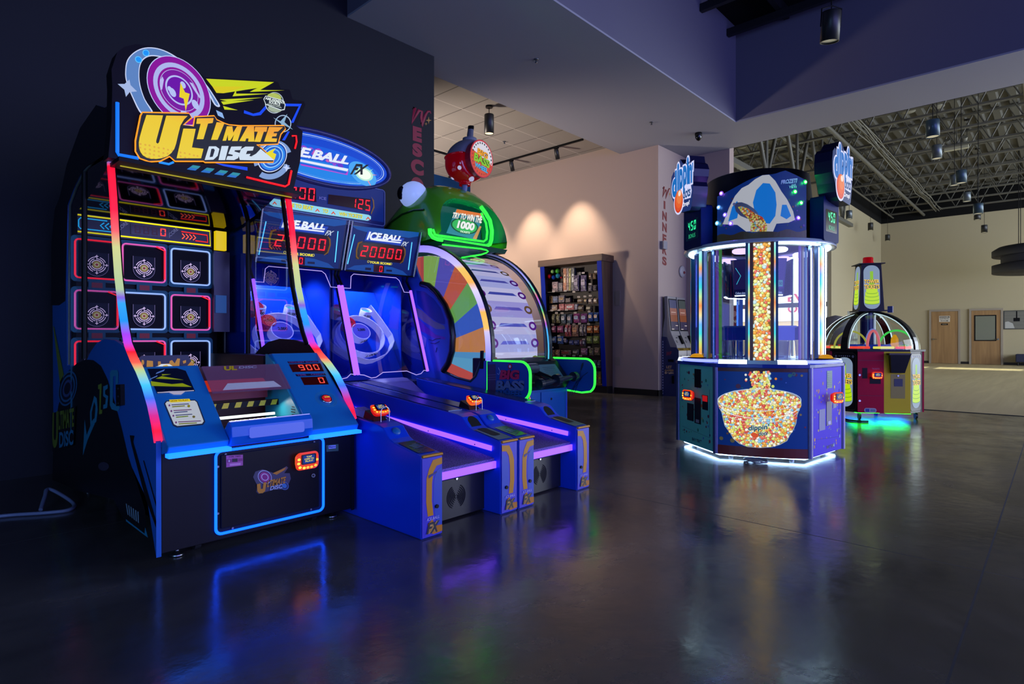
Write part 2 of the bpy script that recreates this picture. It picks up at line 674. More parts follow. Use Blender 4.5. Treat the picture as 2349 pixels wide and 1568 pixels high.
# lowered bulkhead: bottom and risers
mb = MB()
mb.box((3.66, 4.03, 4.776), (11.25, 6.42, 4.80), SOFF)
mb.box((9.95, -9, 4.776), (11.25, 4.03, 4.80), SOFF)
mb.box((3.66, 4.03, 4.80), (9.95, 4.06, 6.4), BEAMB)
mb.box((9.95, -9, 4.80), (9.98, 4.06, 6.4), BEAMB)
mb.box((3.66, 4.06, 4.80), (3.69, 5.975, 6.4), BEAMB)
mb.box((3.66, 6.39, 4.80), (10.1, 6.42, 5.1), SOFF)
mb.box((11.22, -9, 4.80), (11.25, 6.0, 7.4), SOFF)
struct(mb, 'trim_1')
mb = MB(); mb.box((-4, -9, 6.4), (11.25, 6.2, 6.5), CEILBLACK); struct(mb, 'ceiling')
# tile ceiling
def tiles():
    m = mat('ceiling tiles', '#a09a92', 0.85, spec=0.2)
    nt, b = nodes(m)
    g = add(nt, 'ShaderNodeNewGeometry')
    sx = add(nt, 'ShaderNodeSeparateXYZ'); nt.links.new(g.outputs['Position'], sx.inputs[0])
    outs = []
    for ax, p0 in ((0, 6.06), (1, 7.38)):
        a = add(nt, 'ShaderNodeMath', operation='SUBTRACT'); a.inputs[1].default_value = p0 - 0.65 * 20
        nt.links.new(sx.outputs[ax], a.inputs[0])
        mo = add(nt, 'ShaderNodeMath', operation='MODULO'); mo.inputs[1].default_value = 0.65
        nt.links.new(a.outputs[0], mo.inputs[0])
        outs.append(mo)
    dk = add(nt, 'ShaderNodeMath', operation='LESS_THAN'); dk.inputs[1].default_value = 0.022; nt.links.new(outs[0].outputs[0], dk.inputs[0])
    lt = add(nt, 'ShaderNodeMath', operation='LESS_THAN'); lt.inputs[1].default_value = 0.016; nt.links.new(outs[1].outputs[0], lt.inputs[0])
    m1 = add(nt, 'ShaderNodeMixRGB'); m1.inputs[1].default_value = (*lin('#a39d95'), 1); m1.inputs[2].default_value = (*lin('#6d6863'), 1)
    nt.links.new(dk.outputs[0], m1.inputs[0])
    m2 = add(nt, 'ShaderNodeMixRGB'); m2.inputs[2].default_value = (*lin('#c9c2ba'), 1)
    nt.links.new(lt.outputs[0], m2.inputs[0]); nt.links.new(m1.outputs[0], m2.inputs[1])
    nt.links.new(m2.outputs[0], b.inputs['Base Color'])
    return m
mb = MB(); mb.box((3.4, 6.42, 4.97), (10.1, 10.8, 5.05), tiles()); struct(mb, 'ceiling.001')
mb = MB(); mb.box((10.1, 5.58, 0), (11.25, 11, 5.1), TAN); struct(mb, 'wall_right')
mb = MB(); mb.box((11.25, 4.68, 0), (11.45, 6.0, 7.4), TAN); struct(mb, 'wall_right.001')
mb = MB(); mb.box((3.4, 10.8, 0), (10.1, 11.0, 5.1), BLUEW); struct(mb, 'wall_back')
mb = MB(); mb.box((3.3, 6.175, 0), (3.4, 11, 5.1), TAN); struct(mb, 'wall_back.001')
# baseboards
mb = MB(); mb.box((10.075, 5.56, 0), (10.1, 6.55, 0.11), BASEB); mb.box((10.075, 8.25, 0), (10.1, 10.8, 0.11), BASEB); struct(mb, 'baseboard_right')
mb = MB(); mb.box((10.075, 5.555, 0), (11.25, 5.58, 0.11), BASEB); struct(mb, 'baseboard_front')
# closing walls behind the camera
mb = MB(); mb.box((-4.1, -9, 0), (-4, 6.2, 6.4), NAVYW); struct(mb, 'wall_left.001')
mb = MB()
mb.box((-4, -9.1, 0), (11.25, -9.0, 6.4), NAVYW)
struct(mb, 'wall_back.002')
# hall
mb = MB()
mb.box((31.5, -9, 0), (31.6, 6.1, 6.36), HALLTAN); mb.box((31.49, -9, 6.36), (31.6, 6.1, 8.0), CEILBLACK)
struct(mb, 'wall_right.002')
mb = MB()
mb.box((23.4, 6.0, 0), (25.6, 6.1, 6.36), HALLTAN); mb.box((27.2, 6.0, 0), (31.5, 6.1, 6.36), HALLTAN); mb.box((25.6, 6.0, 2.15), (27.2, 6.1, 6.36), HALLTAN); mb.box((23.4, 5.99, 6.36), (31.5, 6.1, 8.0), CEILBLACK)
struct(mb, 'wall_left.002')
mb = MB(); mb.box((11.25, 11, 0), (23.4, 11.1, 8), HALLTAN); mb.box((11.25, 6.0, 5.1), (11.45, 11.0, 8.0), HALLTAN); struct(mb, 'wall_left.003')
mb = MB(); mb.box((11.25, -9.1, 0), (31.5, -9, 0.3), HALLTAN); mb.box((11.25, -9.1, 5.5), (31.5, -9, 8), HALLTAN); struct(mb, 'wall_front')
# corrugated deck over the hall
mb = MB()
DECK = paint('#55534a', 0.6)
prof = []
y = -9.0
while y < 11.0:
    prof += [(y, 7.55), (y + 0.16, 7.55), (y + 0.20, 7.47), (y + 0.36, 7.47)]
    y += 0.40
mb.grid([[(11.25, a, b) for a, b in prof], [(31.6, a, b) for a, b in prof]], DECK, smooth=False)
mb.box((11.25, -9, 7.62), (31.6, 11.1, 7.7), CEILBLACK)
struct(mb, 'ceiling.002')
mb = MB()
mb.box((31.47, 3.24 + 0.95, 0), (31.5, 5.99, 0.1), BASEB); mb.box((31.47, 2.78, 0), (31.5, 3.05, 0.1), BASEB); mb.box((31.47, -9, 0), (31.5, 1.64, 0.1), BASEB)
struct(mb, 'baseboard_back')

# storefront glazing at the end of the entrance recess
ALU = paint('#b9bcbd', 0.35, metal=0.6)
GL = glass('window glass', '#f2f8f6', 0.06)
def window_(n, x, y0, y1, z0, z1):
    f = MB()
    t = 0.035
    f.box((x - 0.05, y0, z0), (x + 0.05, y0 + t, z1), ALU); f.box((x - 0.05, y1 - t, z0), (x + 0.05, y1, z1), ALU)
    f.box((x - 0.05, y0 + t, z0), (x + 0.05, y1 - t, z0 + 0.1), ALU); f.box((x - 0.05, y0 + t, z1 - t), (x + 0.05, y1 - t, z1), ALU)
    f.box((x - 0.05, y0 + t, 2.25), (x + 0.05, y1 - t, 2.42), ALU)
    o = f.build('window_%d' % n); o['kind'] = 'structure'
    g = MB(); g.box((x - 0.006, y0 + t, z0 + 0.1), (x + 0.006, y1 - t, 2.25), GL); g.box((x - 0.006, y0 + t, 2.42), (x + 0.006, y1 - t, z1 - t), GL)
    g.build('pane', o)
for i in range(4):
    window_(i + 1, 23.4, 6.1 + i * 1.225, 6.1 + (i + 1) * 1.225, 0, 4.4)
f = MB()  # unseen glazed door, added so sun streaks fall on the hall floor
for x in (25.6, 26.02, 26.44, 26.86, 27.15):
    f.box((x, 6.0, 0.0), (x + 0.05, 6.1, 2.15), ALU)
f.box((25.65, 6.0, 2.08), (27.15, 6.1, 2.15), ALU); f.box((25.65, 6.0, 0.0), (27.15, 6.1, 0.12), ALU); f.box((25.65, 6.0, 1.0), (27.15, 6.1, 1.08), ALU)
o = f.build('door_3'); o['kind'] = 'structure'
g = MB(); g.box((25.65, 6.045, 0.12), (27.15, 6.055, 2.08), GL); g.build('pane', o)
mb = MB(); mb.box((23.3, 6.1, 4.4), (23.5, 11, 8), HALLTAN); struct(mb, 'trim_3')
# pavement and the sunlit building across the street
mb = MB(); mb.box((23.5, 6.15, -0.12), (60, 40, -0.02), plaster('pavement', '#a8a59c')); struct(mb, 'floor.002')
fb = thing('shop_building', 'pale sunlit building across the street seen through the storefront windows', 'building', (42, 14, 0))
mb = MB(); mb.box((40, 8, -0.02), (44, 32, 2.2), plaster('brown facade', '#b98f64')); mb.box((39.95, 8, 2.2), (44, 32, 6), plaster('white facade', '#e8e4dc')); mb.build('wall', fb)
fl = facing_left(39.93)
mb = MB()
mb.textuv(fl, -12.3, 3.68, 1.0, 0.52, 'EV', paint('#a02028', 0.6), 0.03); mb.textuv(fl, -12.3, 2.98, 1.0, 0.52, 'OP', paint('#a02028', 0.6), 0.03); mb.build('lettering', fb)
mb = MB(); mb.box((39.94, 14.2, 0.1), (39.99, 15.4, 2.0), paint('#5a6a72', 0.2)); mb.build('shop_window', fb)

# doors in the far wall
MAPLE = wood('maple door veneer', '#8f6e48', '#a78357', 10, 2, 0.4)
FRAMEP = paint('#9a8f80', 0.5)
HANDM = paint('#b8b4ac', 0.25, metal=1.0)
pf = facing_left(31.5)
def door_(n, y0, y1, knob_left, window=False):
    o = MB(); o.box((31.44, y0, 0.01), (31.49, y1, 2.25), MAPLE)
    d = o.build('door_%d' % n); d['kind'] = 'structure'
    f = MB(); f.box((31.42, y0 - 0.08, 0), (31.5, y0 - 0.005, 2.33), FRAMEP); f.box((31.42, y1 + 0.005, 0), (31.5, y1 + 0.08, 2.33), FRAMEP); f.box((31.42, y0 - 0.005, 2.255), (31.5, y1 + 0.005, 2.33), FRAMEP)
    f.build('door_frame', d)
    h = MB(); ky = y1 - 0.08 if knob_left else y0 + 0.08
    h.cyl((31.44, ky, 1.05), (31.38, ky, 1.05), 0.035, HANDM); h.tube([(31.385, ky, 1.05), (31.385, ky + (-0.13 if knob_left else 0.13), 1.05)], 0.012, HANDM)
    h.build('door_handle', d)
    if window:
        q = MB(); ym = (y0 + y1) / 2 + 0.02
        q.box((31.425, ym - 0.36, 0.98), (31.445, ym + 0.36, 2.06), BLACK); q.build('window_frame', d)
        q = MB(); q.box((31.418, ym - 0.32, 1.02), (31.43, ym + 0.32, 2.02), paint('#7f8274', 0.12)); q.build('pane', d)
    else:
        q = MB(); ym = (y0 + y1) / 2
        q.box((31.432, ym - 0.19, 1.80), (31.441, ym + 0.19, 2.06), paint('#d8d2c4', 0.5)); p = facing_left(31.43)
        q.flat(p, [(-ym - .17, 1.97), (-ym + .17, 1.97), (-ym + .17, 2.04), (-ym - .17, 2.04)], 0.001, paint('#30221c'))
        q.textuv(p, -ym, 2.005, 0.3, 0.045, 'DANGER', paint('#e8e0d0'), 0.02, c=0.003)
        q.textuv(p, -ym, 1.93, 0.32, 0.05, 'ELECTRICAL', BLACK, 0.01); q.textuv(p, -ym, 1.85, 0.26, 0.05, 'ROOM', BLACK, 0.01)
        q.build('warning_sign', d)
        q = MB(); q.box((31.432, ym - 0.12, 1.66), (31.441, ym + 0.12, 1.73), BLACK); q.flat(p, [(-ym - .08, 1.685), (-ym + .08, 1.685), (-ym + .08, 1.705), (-ym - .08, 1.705)], 0.001, paint('#8a8070')); q.build('room_sign', d)
door_(1, 3.145, 4.085, True)
door_(2, 1.74, 2.69, False, True)
# ================================================================ disc tossing game (nearest machine)
XL, XR = 0.905, 1.985
pL = facing_left(XL)
pRi = facing_left(XR - 0.02)
dm = thing('disc_toss_game', 'large disc toss arcade game with a glowing yellow sign and lit target wall', 'arcade game', (1.44, 4.3, 0))
SIDEB = paint('#0f5cb4', 0.4)
SIDEDK = paint('#101018', 0.4, 0.15)
TEAL = paint('#175a70', 0.4, 0.2)
CONS = paint('#1878c0', 0.3)

front_prof = [(4.02, 2.13), (3.96, 1.90), (3.91, 1.65), (3.86, 1.45), (3.79, 1.28), (3.72, 1.14), (3.666, 1.06), (3.56, 0.985), (3.46, 0.93), (3.36, 0.86), (3.27, 0.77), (3.205, 0.68), (3.165, 0.60)]
# side panels: the lower sweep with its arch and the tall back frame
def side_outline(pl):
    return [pl.px(x, y) for x, y in ((290, 797), (262, 780), (240, 777), (222, 786), (208, 806), (198, 827), (172, 838), (154, 838), (153, 660), (155, 470), (172, 425), (190, 390), (246, 328))]
def yz(pl, pts):
    return [V((pl.o.x, a, b)) for a, b in pts]
low = [(3.666, 1.055), (3.56, 0.98), (3.46, 0.925), (3.36, 0.855), (3.27, 0.765), (3.205, 0.675), (3.165, 0.60), (3.16, 0.05), (3.30, 0.30), (3.55, 0.42), (4.3, 0.24), (5.2, 0.22), (5.58, 0.25), (5.62, 1.35), (5.46, 2.04), (5.12, 2.32), (4.72, 2.48), (4.3, 2.52), (4.10, 2.45)]
for x0, x1, nm in ((XL, XL + 0.022, 'side_panel'), (XR - 0.022, XR, 'side_panel')):
    pa = Plane((x0, 0, 0), (0, -1, 0), (0, 0, 1))
    arch = [pL.px(x, y) for x, y in ((290, 797), (262, 780), (240, 777), (222, 786), (208, 806), (198, 827), (172, 838), (154, 838), (153, 660), (155, 470), (172, 425), (190, 390), (246, 328))]
    pts = low + [(4.06, 2.22)] + [(p.y, p.z) for p in reversed(arch)][0:]
    # keep the outline simple: front sweep, bottom, back, top, then the window edge
    a = [V((x0, y, z)) for y, z in pts]; b = [V((x1, y, z)) for y, z in pts]
    m = MB(); m.prism(a, b, SIDEB if x0 == XL else SIDEDK); m.build(nm, dm)

# back box and roof
m = MB()
m.box((XL + 0.022, 5.25, 0.25), (XR - 0.022, 5.58, 2.0), BLACK)
back = [(5.58, 2.0), (5.44, 2.03), (5.10, 2.31), (4.70, 2.47), (4.3, 2.50), (4.10, 2.43), (4.08, 2.36), (4.7, 2.38), (5.2, 2.1), (5.25, 2.0)]
m.prism([V((XL + 0.023, y, z)) for y, z in back], [V((XR - 0.023, y, z)) for y, z in back], BLACK)
m.build('back_housing', dm)

# graphics on the left side
m = MB()
c4 = crop(0, 600, 2.239)
m.pxp(pL, c4([(352, 560), (395, 522), (440, 502), (480, 505), (520, 535), (552, 600), (590, 720), (625, 850), (660, 1000), (700, 1120), (745, 1270), (758, 1400), (700, 1360), (640, 1330), (585, 1220), (400, 1175), (270, 1120), (275, 900), (300, 740)]), 0.001, paint('#07080d', 0.4))
CY = paint('#2384a8', 0.4); LIME = paint('#7b8a2a', 0.4)
m.pxp(pL, c4([(428, 992), (437, 808), (447, 890), (468, 838), (490, 828), (452, 915)]), 0.002, CY); m.pxp(pL, c4([(464, 770), (486, 688), (499, 700), (504, 760), (496, 822), (466, 842)]), 0.002, CY); m.pxp(pL, c4([(474, 772), (487, 718), (493, 742), (488, 802), (474, 818)]), 0.003, paint('#07080d', 0.4))
m.pxp(pL, c4([(506, 632), (524, 625), (523, 650), (519, 760), (527, 760), (526, 780), (511, 783), (512, 765), (514, 652), (506, 655)]), 0.002, LIME)
m.pxp(pL, c4([(532, 640), (556, 630), (555, 650), (542, 660), (542, 680), (558, 690), (552, 750), (532, 756), (533, 735), (543, 730), (546, 700), (532, 690)]), 0.002, CY)
m.pxp(pL, c4([(567, 570), (575, 556), (605, 556), (610, 570), (609, 625), (596, 632), (596, 585), (583, 588), (581, 722), (596, 735), (598, 700), (616, 712), (617, 750), (610, 768), (575, 757), (566, 735)]), 0.002, CY)
for k in range(6):
    m.pxp(pL, c4([(648 + k * 12, 1240 + k * 8), (654 + k * 12, 1244 + k * 8), (663 + k * 10.6, 1302 + k * 8), (657 + k * 10.6, 1297 + k * 8)]), 0.002, paint('#7f9cb0', 0.4))
m.pxp(pL, c4([(648, 1320), (745, 1395), (748, 1362), (762, 1416), (650, 1332)]), 0.002, CY)
m.pxp(pL, c4([(668, 890), (692, 893), (686, 925), (760, 1180), (803, 1330), (803, 1365), (742, 1190), (676, 935)]), 0.002, paint('#06070b'))
m.pxp(pL, c4([(737, 1020), (742, 1020), (803, 1235), (803, 1255)]), 0.002, paint('#06070b'))
m.pxp(pL, [(246, 328), (190, 391), (172, 426), (156, 468), (153, 560), (118, 560), (126, 480), (150, 420), (190, 350), (236, 290), (248, 300)], 0.0015, paint('#07080d', 0.4))
m.pxp(pL, [(153, 560), (150, 690), (136, 700), (118, 700), (118, 560)], 0.0015, paint('#07080d', 0.4))
m.flat(pL, [(-y, z) for y, z in ((4.02, 2.17), (4.02, 2.44), (4.10, 2.45), (4.3, 2.52), (4.72, 2.48), (5.12, 2.32), (5.46, 2.04), (5.62, 1.35), (5.36, 1.35), (5.16, 2.02), (4.66, 2.20))], 0.0012, paint('#07080d', 0.4))
# round emblem and lettering at the back of the side
for r, h in ((1.0, '#27699c'), (0.9, '#0c1a33'), (0.78, '#2c6d9e'), (0.66, '#0c1a33'), (0.5, '#40548c'), (0.34, '#10142a')):
    m.pxp(pL, c4(ell(350, 650, 46 * r, 92 * r, 12)), 0.003 + (1 - r) * 0.003, paint(h))
m.pxp(pL, c4([(270, 780), (395, 740), (390, 850), (385, 940), (275, 975)]), 0.007, paint('#0a0b12'))
m.textp(pL, c4([(275, 960), (305, 950), (305, 765), (278, 775)]), 'U', LIME, 0.04, c=0.009)
m.textp(pL, c4([(308, 862), (388, 845), (388, 750), (308, 768)]), 'LTIMATE', LIME, 0.03, c=0.009)
m.textp(pL, c4([(312, 955), (385, 938), (385, 860), (312, 875)]), 'DISC', paint('#2a86b4'), 0.03, c=0.009)
m.pxp(pL, c4(ell(535, 1050, 28, 22, 0)), 0.003, paint('#3a3346')); m.pxp(pL, c4([(275, 330), (280, 335), (330, 580), (312, 640)]), 0.003, LIME)
m.build('side_graphics', dm)
m = MB(); m.pxp(pL, c4([(616, 630), (640, 628), (642, 735), (618, 740)]), 0.0, BLACK, th=0.02)
for yy in (650, 690, 725):
    m.pxp(pL, c4(ell(630, yy, 4, 5)), 0.021, CHROME)
m.build('side_latch', dm)

# edge lights along both side panels
RAIN = [(0.0, '#ff4060'), (0.12, '#ff1040'), (0.2, '#c030a0'), (0.28, '#3090ff'), (0.36, '#60d0ff'), (0.43, '#b8c890'), (0.50, '#ff4040'), (0.56, '#ff1830'), (0.60, '#c040e0'), (0.64, '#9040ff'), (0.69, '#2090ff'), (0.76, '#40b0e8'), (0.79, '#7060d0'), (0.83, '#a0c890'), (0.88, '#d8c070'), (0.92, '#f05058'), (0.97, '#ff1038'), (1.0, '#4070c0')]
# the strip's colours run with height: lower bend, then the tall front post
RUN = [(0.0, '#ff3070'), (0.045, '#ff1038'), (0.09, '#d02890'), (0.14, '#4070ff'), (0.18, '#40c0ff'), (0.225, '#b0d090'), (0.25, '#ff6050'), (0.285, '#ff1830'), (0.315, '#c040e0'), (0.345, '#a040ff'), (0.39, '#2090ff'), (0.455, '#30a0f0'), (0.475, '#8058d8'), (0.505, '#a8c498'), (0.66, '#c8cc88'), (0.72, '#f06068'), (0.80, '#ff1840'), (0.965, '#ff0c34'), (0.985, '#3a6ec0'), (1.0, '#3a6ec0')]
for x in (XL + 0.008, XR - 0.008):
    m = MB()
    LED = ramp_led('rainbow strip', RUN, 'Z', 0.585, 2.14, 1.15)
    rows = []
    for i, (y, z) in enumerate(front_prof):
        a = V(front_prof[max(i - 1, 0)]); b = V(front_prof[min(i + 1, len(front_prof) - 1)])
        t = (b - a).normalized(); n = V((t.y, -t.x))  # outward
        if n.x > 0: n = -n
        wd = 0.032
        o = V((x, y, z)); nn = V((0, n.x, n.y))
        rows.append([o + nn * 0.022 + V((-wd / 2, 0, 0)), o + nn * 0.022 + V((wd / 2, 0, 0)), o + V((wd / 2, 0, 0)) - nn * 0.004, o + V((-wd / 2, 0, 0)) - nn * 0.004])
    m.grid(rows, LED, smooth=False, close_u=True, flip=True)
    m.build('edge_light', dm)
    m = MB()
    m.tube([V((x + (0.022 if x < 1.4 else -0.022), y + 0.03, z)) for y, z in front_prof[:7]], 0.014, BLACK, 6); m.build('front_post', dm)

# lower body
FBLK = paint('#121016', 0.42, 0.2)
m = MB(); m.box((XL + 0.022, 3.165, 0.06), (XR - 0.002, 3.24, 0.575), FBLK); m.box((XL + 0.022, 3.24, 0.2), (XR - 0.022, 5.25, 0.5), BLACK)
m.build('body', dm, bevel=0.004)
pF = facing_front(3.165)
m = MB(); m.box((1.20, 3.152, 0.12), (1.748, 3.164, 0.497), paint('#0e0c11', 0.42, 0.2)); m.build('front_door', dm, bevel=0.003)
dr = dm.children[-1]
m = MB()
o_ = rrect(0.60, 0.425, 0.03, 6, 1.4735, 0.3075)
m.tube([pF(x, y, 0.012) for x, y in o_], 0.0075, glow('#0644ff', 5.0), 8, closed=True)
m.build('neon_frame', dm)
m = MB()
for a, b in ((1.225, 0.497), (1.72, 0.497), (1.187, 0.44), (1.187, 0.2), (1.735, 0.45), (1.735, 0.16), (1.26, 0.108), (1.70, 0.112)):
    m.cyl(pF(a, b, 0.0), pF(a, b, 0.006), 0.006, STEEL, 8)
m.build('screw', dm)
m = MB(); p_ = facing_front(3.152)
m.cyl(p_.px(719, 1090, 0), p_.px(719, 1090, 0.012), 0.011, CHROME, 14); m.cyl(p_.px(719, 1090, 0.012), p_.px(719, 1090, 0.013), 0.006, DARK, 10); m.build('lock', dr)
# logo sticker on the door
m = MB(); c3 = crop(250, 740, 2.8)
def T3(pts, c, h): m.pxp(p_, c3(pts), c, paint(h, 0.4))
T3([(925, 990), (940, 955), (985, 940), (1030, 955), (1060, 965), (1140, 920), (1150, 930), (1125, 965), (1160, 965), (1168, 1000), (1145, 1055), (1110, 1070), (1060, 1070), (960, 1098), (945, 1085), (950, 1040)], 0.001, '#4d4860')
for r, h in ((1, '#b8a8d0'), (0.86, '#2a1c38'), (0.76, '#b03a86'), (0.52, '#e0c8e0'), (0.4, '#a03080')):
    T3(ell(1000, 990, 48 * r, 42 * r, 40), 0.002 + (1 - r) * 0.002, h)
T3([(1050, 965), (1140, 925), (1120, 945), (1150, 930), (1075, 975)], 0.003, '#e0902a')
T3([(948, 1035), (970, 1030), (972, 1065), (985, 1065), (990, 1025), (1010, 1022), (1000, 1080), (985, 1092), (962, 1094), (950, 1080)], 0.005, '#e6962c')
m.textp(p_, c3([(1010, 1055), (1128, 1028), (1135, 985), (1018, 1012)]), 'LTIMATE', paint('#e6962c', 0.4), 0.04, c=0.006)
m.textp(p_, c3([(1030, 1075), (1110, 1060), (1112, 1032), (1036, 1048)]), 'DISC', paint('#c8d0e8', 0.4), 0.03, c=0.006)
for r, h in ((1, '#5a74a8'), (0.75, '#1c2848'), (0.55, '#4a8ac8')):
    T3(ell(1125, 1045, 30 * r, 26 * r, 40), 0.003 + (1 - r) * 0.002, h)
m.build('logo_sticker', dr)
m = MB()
m.pxp(p_, c3([(752, 852), (860, 846), (860, 915), (753, 928)]), 0.001, paint('#b0559a', 0.5))
m.textp(p_, c3([(768, 866), (845, 861), (845, 851), (768, 856)]), 'TYPE TWO', paint('#4a1040', 0.5), 0.01, c=0.002)
m.pxp(p_, c3([(756, 876), (786, 874), (786, 896), (757, 898)]), 0.002, paint('#8a2f76', 0.5)); m.textp(p_, c3([(765, 894), (776, 893), (776, 879), (765, 880)]), '$', paint('#f0d8ec'), 0.02, c=0.003)
m.pxp(p_, c3([(790, 872), (825, 870), (825, 892), (790, 894)]), 0.002, paint('#1d1420')); m.pxp(p_, c3([(829, 870), (857, 869), (857, 886), (829, 888)]), 0.002, paint('#8a2f76', 0.5))
m.pxp(p_, c3([(775, 905), (845, 898), (845, 912), (775, 918)]), 0.002, paint('#d88cc4', 0.5))
m.build('rating_sticker', dr)
m = MB(); m.pxp(pF, c3([(1395, 785), (1473, 778), (1474, 822), (1396, 828)]), 0.001, paint('#44604a', 0.5)); m.pxp(pF, c3([(1410, 788), (1456, 784), (1456, 805), (1410, 809)]), 0.002, paint('#b9b4dc', 0.5))
m.textp(pF, c3([(1413, 805), (1453, 801), (1453, 788), (1413, 791)]), 'Bayco', paint('#2a2050'), 0.02, c=0.003); m.build('service_sticker', dm)
# card reader
def reader(parent, org, u, v, s=1.0, lit='red', words=True):
    """tap-card reader: rounded shell with lamps round a small screen; u right, v up on its face"""
    P_ = Plane(org, u, v)
    def q(pts): return [(a * s, b * s) for a, b in pts]
    m = MB()
    body = rrect(0.125, 0.088, 0.024, 4)
    back = rrect(0.10, 0.066, 0.02, 4)
    m.prism([P_(a * s, b * s, 0.03 * s) for a, b in body], [P_(a * s, b * s, 0.0) for a, b in back], glow('#e01408', 0.75) if lit == 'red' else glow('#ff6a20', 0.85))
    face = rrect(0.112, 0.076, 0.02, 4)
    m.prism([P_(a * s, b * s, 0.036 * s) for a, b in face], [P_(a * s, b * s, 0.03 * s) for a, b in body], glow('#ff4818', 0.8))
    o = m.build('card_reader', parent)
    m = MB()
    for a, b in ((-0.047, 0.012), (-0.049, -0.008), (-0.042, -0.028), (-0.02, -0.033), (0.0, -0.033), (0.02, -0.033), (0.042, -0.028), (0.05, 0.0)):
        m.flat(P_, q(ell(a, b, 0.0085, 0.0065, n=12)), 0.0375 * s, glow('#ffb83c', 2.2 if a < 0.0 else 1.4))
    m.build('lamp', o)
    m = MB(); m.ext(P_, q(rrect(0.078, 0.05, 0.006, 3, 0.004, 0.009)), 0.034 * s, 0.041 * s, paint('#08080c', 0.15))
    m.flat(P_, q(rrect(0.062, 0.04, 0.004, 3, 0.004, 0.009)), 0.0415 * s, glow('#123a9c', 0.8))
    if words:
        m.textuv(P_, 0.004 * s, 0.022 * s, 0.03 * s, 0.008 * s, 'TAP', glow('#e8d848', 1.0), 0.03, c=0.043 * s)
        m.textuv(P_, 0.004 * s, 0.011 * s, 0.05 * s, 0.008 * s, 'CARD TO', glow('#e8d848', 1.0), 0.03, c=0.043 * s)
        m.textuv(P_, 0.004 * s, 0.0 * s, 0.04 * s, 0.008 * s, 'PLAY!', glow('#e8d848', 1.0), 0.03, c=0.043 * s)
    m.build('screen', o)
    return o
reader(dm, p_.px(698, 1054, 0.0), (1, 0, 0), (0, 0, 1), 1.12, 'amber')
# feet and casters
for (x, y) in ((1.03, 3.27), (1.90, 3.28), (1.03, 5.1), (1.88, 5.1)):
    m = MB(); m.lathe([(0, 0), (0.032, 0), (0.034, 0.008), (0.026, 0.016), (0.012, 0.024), (0.010, 0.03), (0.010, 0.24), (0, 0.24)], (x, y, 0), STEEL, 16); m.build('levelling_foot', dm)
for (x, y) in ((1.13, 3.30), (1.78, 3.30), (1.13, 4.95), (1.8, 4.95)):
    m = MB(); m.cyl((x - 0.015, y, 0.035), (x + 0.015, y, 0.035), 0.035, paint('#2a2a2c'), 16); m.box((x - 0.022, y - 0.02, 0.03), (x - 0.016, y + 0.03, 0.09), STEEL); m.box((x + 0.016, y - 0.02, 0.03), (x + 0.022, y + 0.03, 0.09), STEEL); m.box((x - 0.03, y - 0.02, 0.085), (x + 0.03, y + 0.04, 0.22), STEEL); m.build('caster', dm)

# ---- control console
pS = Plane((0, 3.075, 0.585), (1, 0, 0), (0, 0.49, 0.42))
Sn = pS.n
def shell(x0, x1, mtl, nm, top=0.645):
    m = MB()
    prof = [(3.13, 0.548), (3.085, 0.556), (3.072, 0.585)] + [tuple(pS(0, b)[1:]) for b in (0.05, 0.12, 0.3, 0.5, top)]
    prof += [(prof[-1][0] + 0.05, prof[-1][1] - 0.005), (prof[-1][0] + 0.06, 0.5), (3.3, 0.5)]
    m.prism([V((x0, a, b)) for a, b in prof], [V((x1, a, b)) for a, b in prof], mtl)
    return m.build(nm, dm, bevel=0.006)
shell(XL + 0.024, 1.21, CONS, 'left_console', 0.56)
rc = shell(1.655, XR - 0.024, CONS, 'right_console', 0.645)
for a, b in ((XL + 0.02, 1.21), (1.655, XR - 0.022)):
    m = MB(); m.box((a, 3.046, 0.534), (b, 3.10, 0.552), glow('#1060ff', 3.6)); m.build('lip_light', dm)
# middle apron with its lit window
m = MB()
ap = [(3.16, 0.535), (3.075, 0.555), (3.05, 0.60), (3.055, 0.65), (3.075, 0.672), (3.10, 0.672), (3.16, 0.62)]
m.prism([V((1.212, a, b)) for a, b in ap], [V((1.653, a, b)) for a, b in ap], paint('#1568d8', 0.3)); m.build('apron', dm, bevel=0.004)
pA = Plane((0, 3.05, 0.60), (1, 0, 0), (0, 0.005, 0.05))
m = MB(); m.ext(pA, rrect(0.30, 0.056, 0.012, 4, 1.45, 0.012), -0.002, 0.004, glow('#5068f0', 0.85)); m.build('lit_window', dm)
m = MB(); m.box((1.214, 3.082, 0.669), (1.65, 3.092, 0.677), CHROME); m.build('trim_bar', dm)
# tray
m = MB()
m.box((1.212, 3.17, 0.56), (1.653, 3.66, 0.575), paint('#20302e', 0.25)); m.box((1.212, 3.655, 0.575), (1.653, 3.67, 0.93), paint('#4a1418', 0.4))
m.build('tray', dm)
m = MB(); _tp = [(3.11, 0.60), (3.62, 0.60), (3.62, 1.0), (3.52, 0.955)]; m.prism([V((1.642, a, b)) for a, b in _tp], [V((1.656, a, b)) for a, b in _tp], paint('#2a9cb4', 0.45))
pw = facing_left(1.642)
for zz, l in ((0.70, 0.03), (0.685, 0.05), (0.67, 0.05), (0.655, 0.03)):
    m.pbox(pw, -3.26 - l / 2, -3.26 + l / 2, zz - 0.003, zz + 0.003, -0.002, 0.001, BLACK)
m.build('tray_side', dm)
m = MB(); m.hexa([(1.22, 3.47, 0.80), (1.60, 3.47, 0.80), (1.60, 3.56, 0.845), (1.22, 3.56, 0.845), (1.22, 3.47, 0.812), (1.60, 3.47, 0.812), (1.60, 3.56, 0.857), (1.22, 3.56, 0.857)], glow('#e8381c', 0.55)); m.box((1.22, 3.50, 0.745), (1.60, 3.56, 0.80), paint('#7a1018', 0.4)); m.build('return_chute', dm)
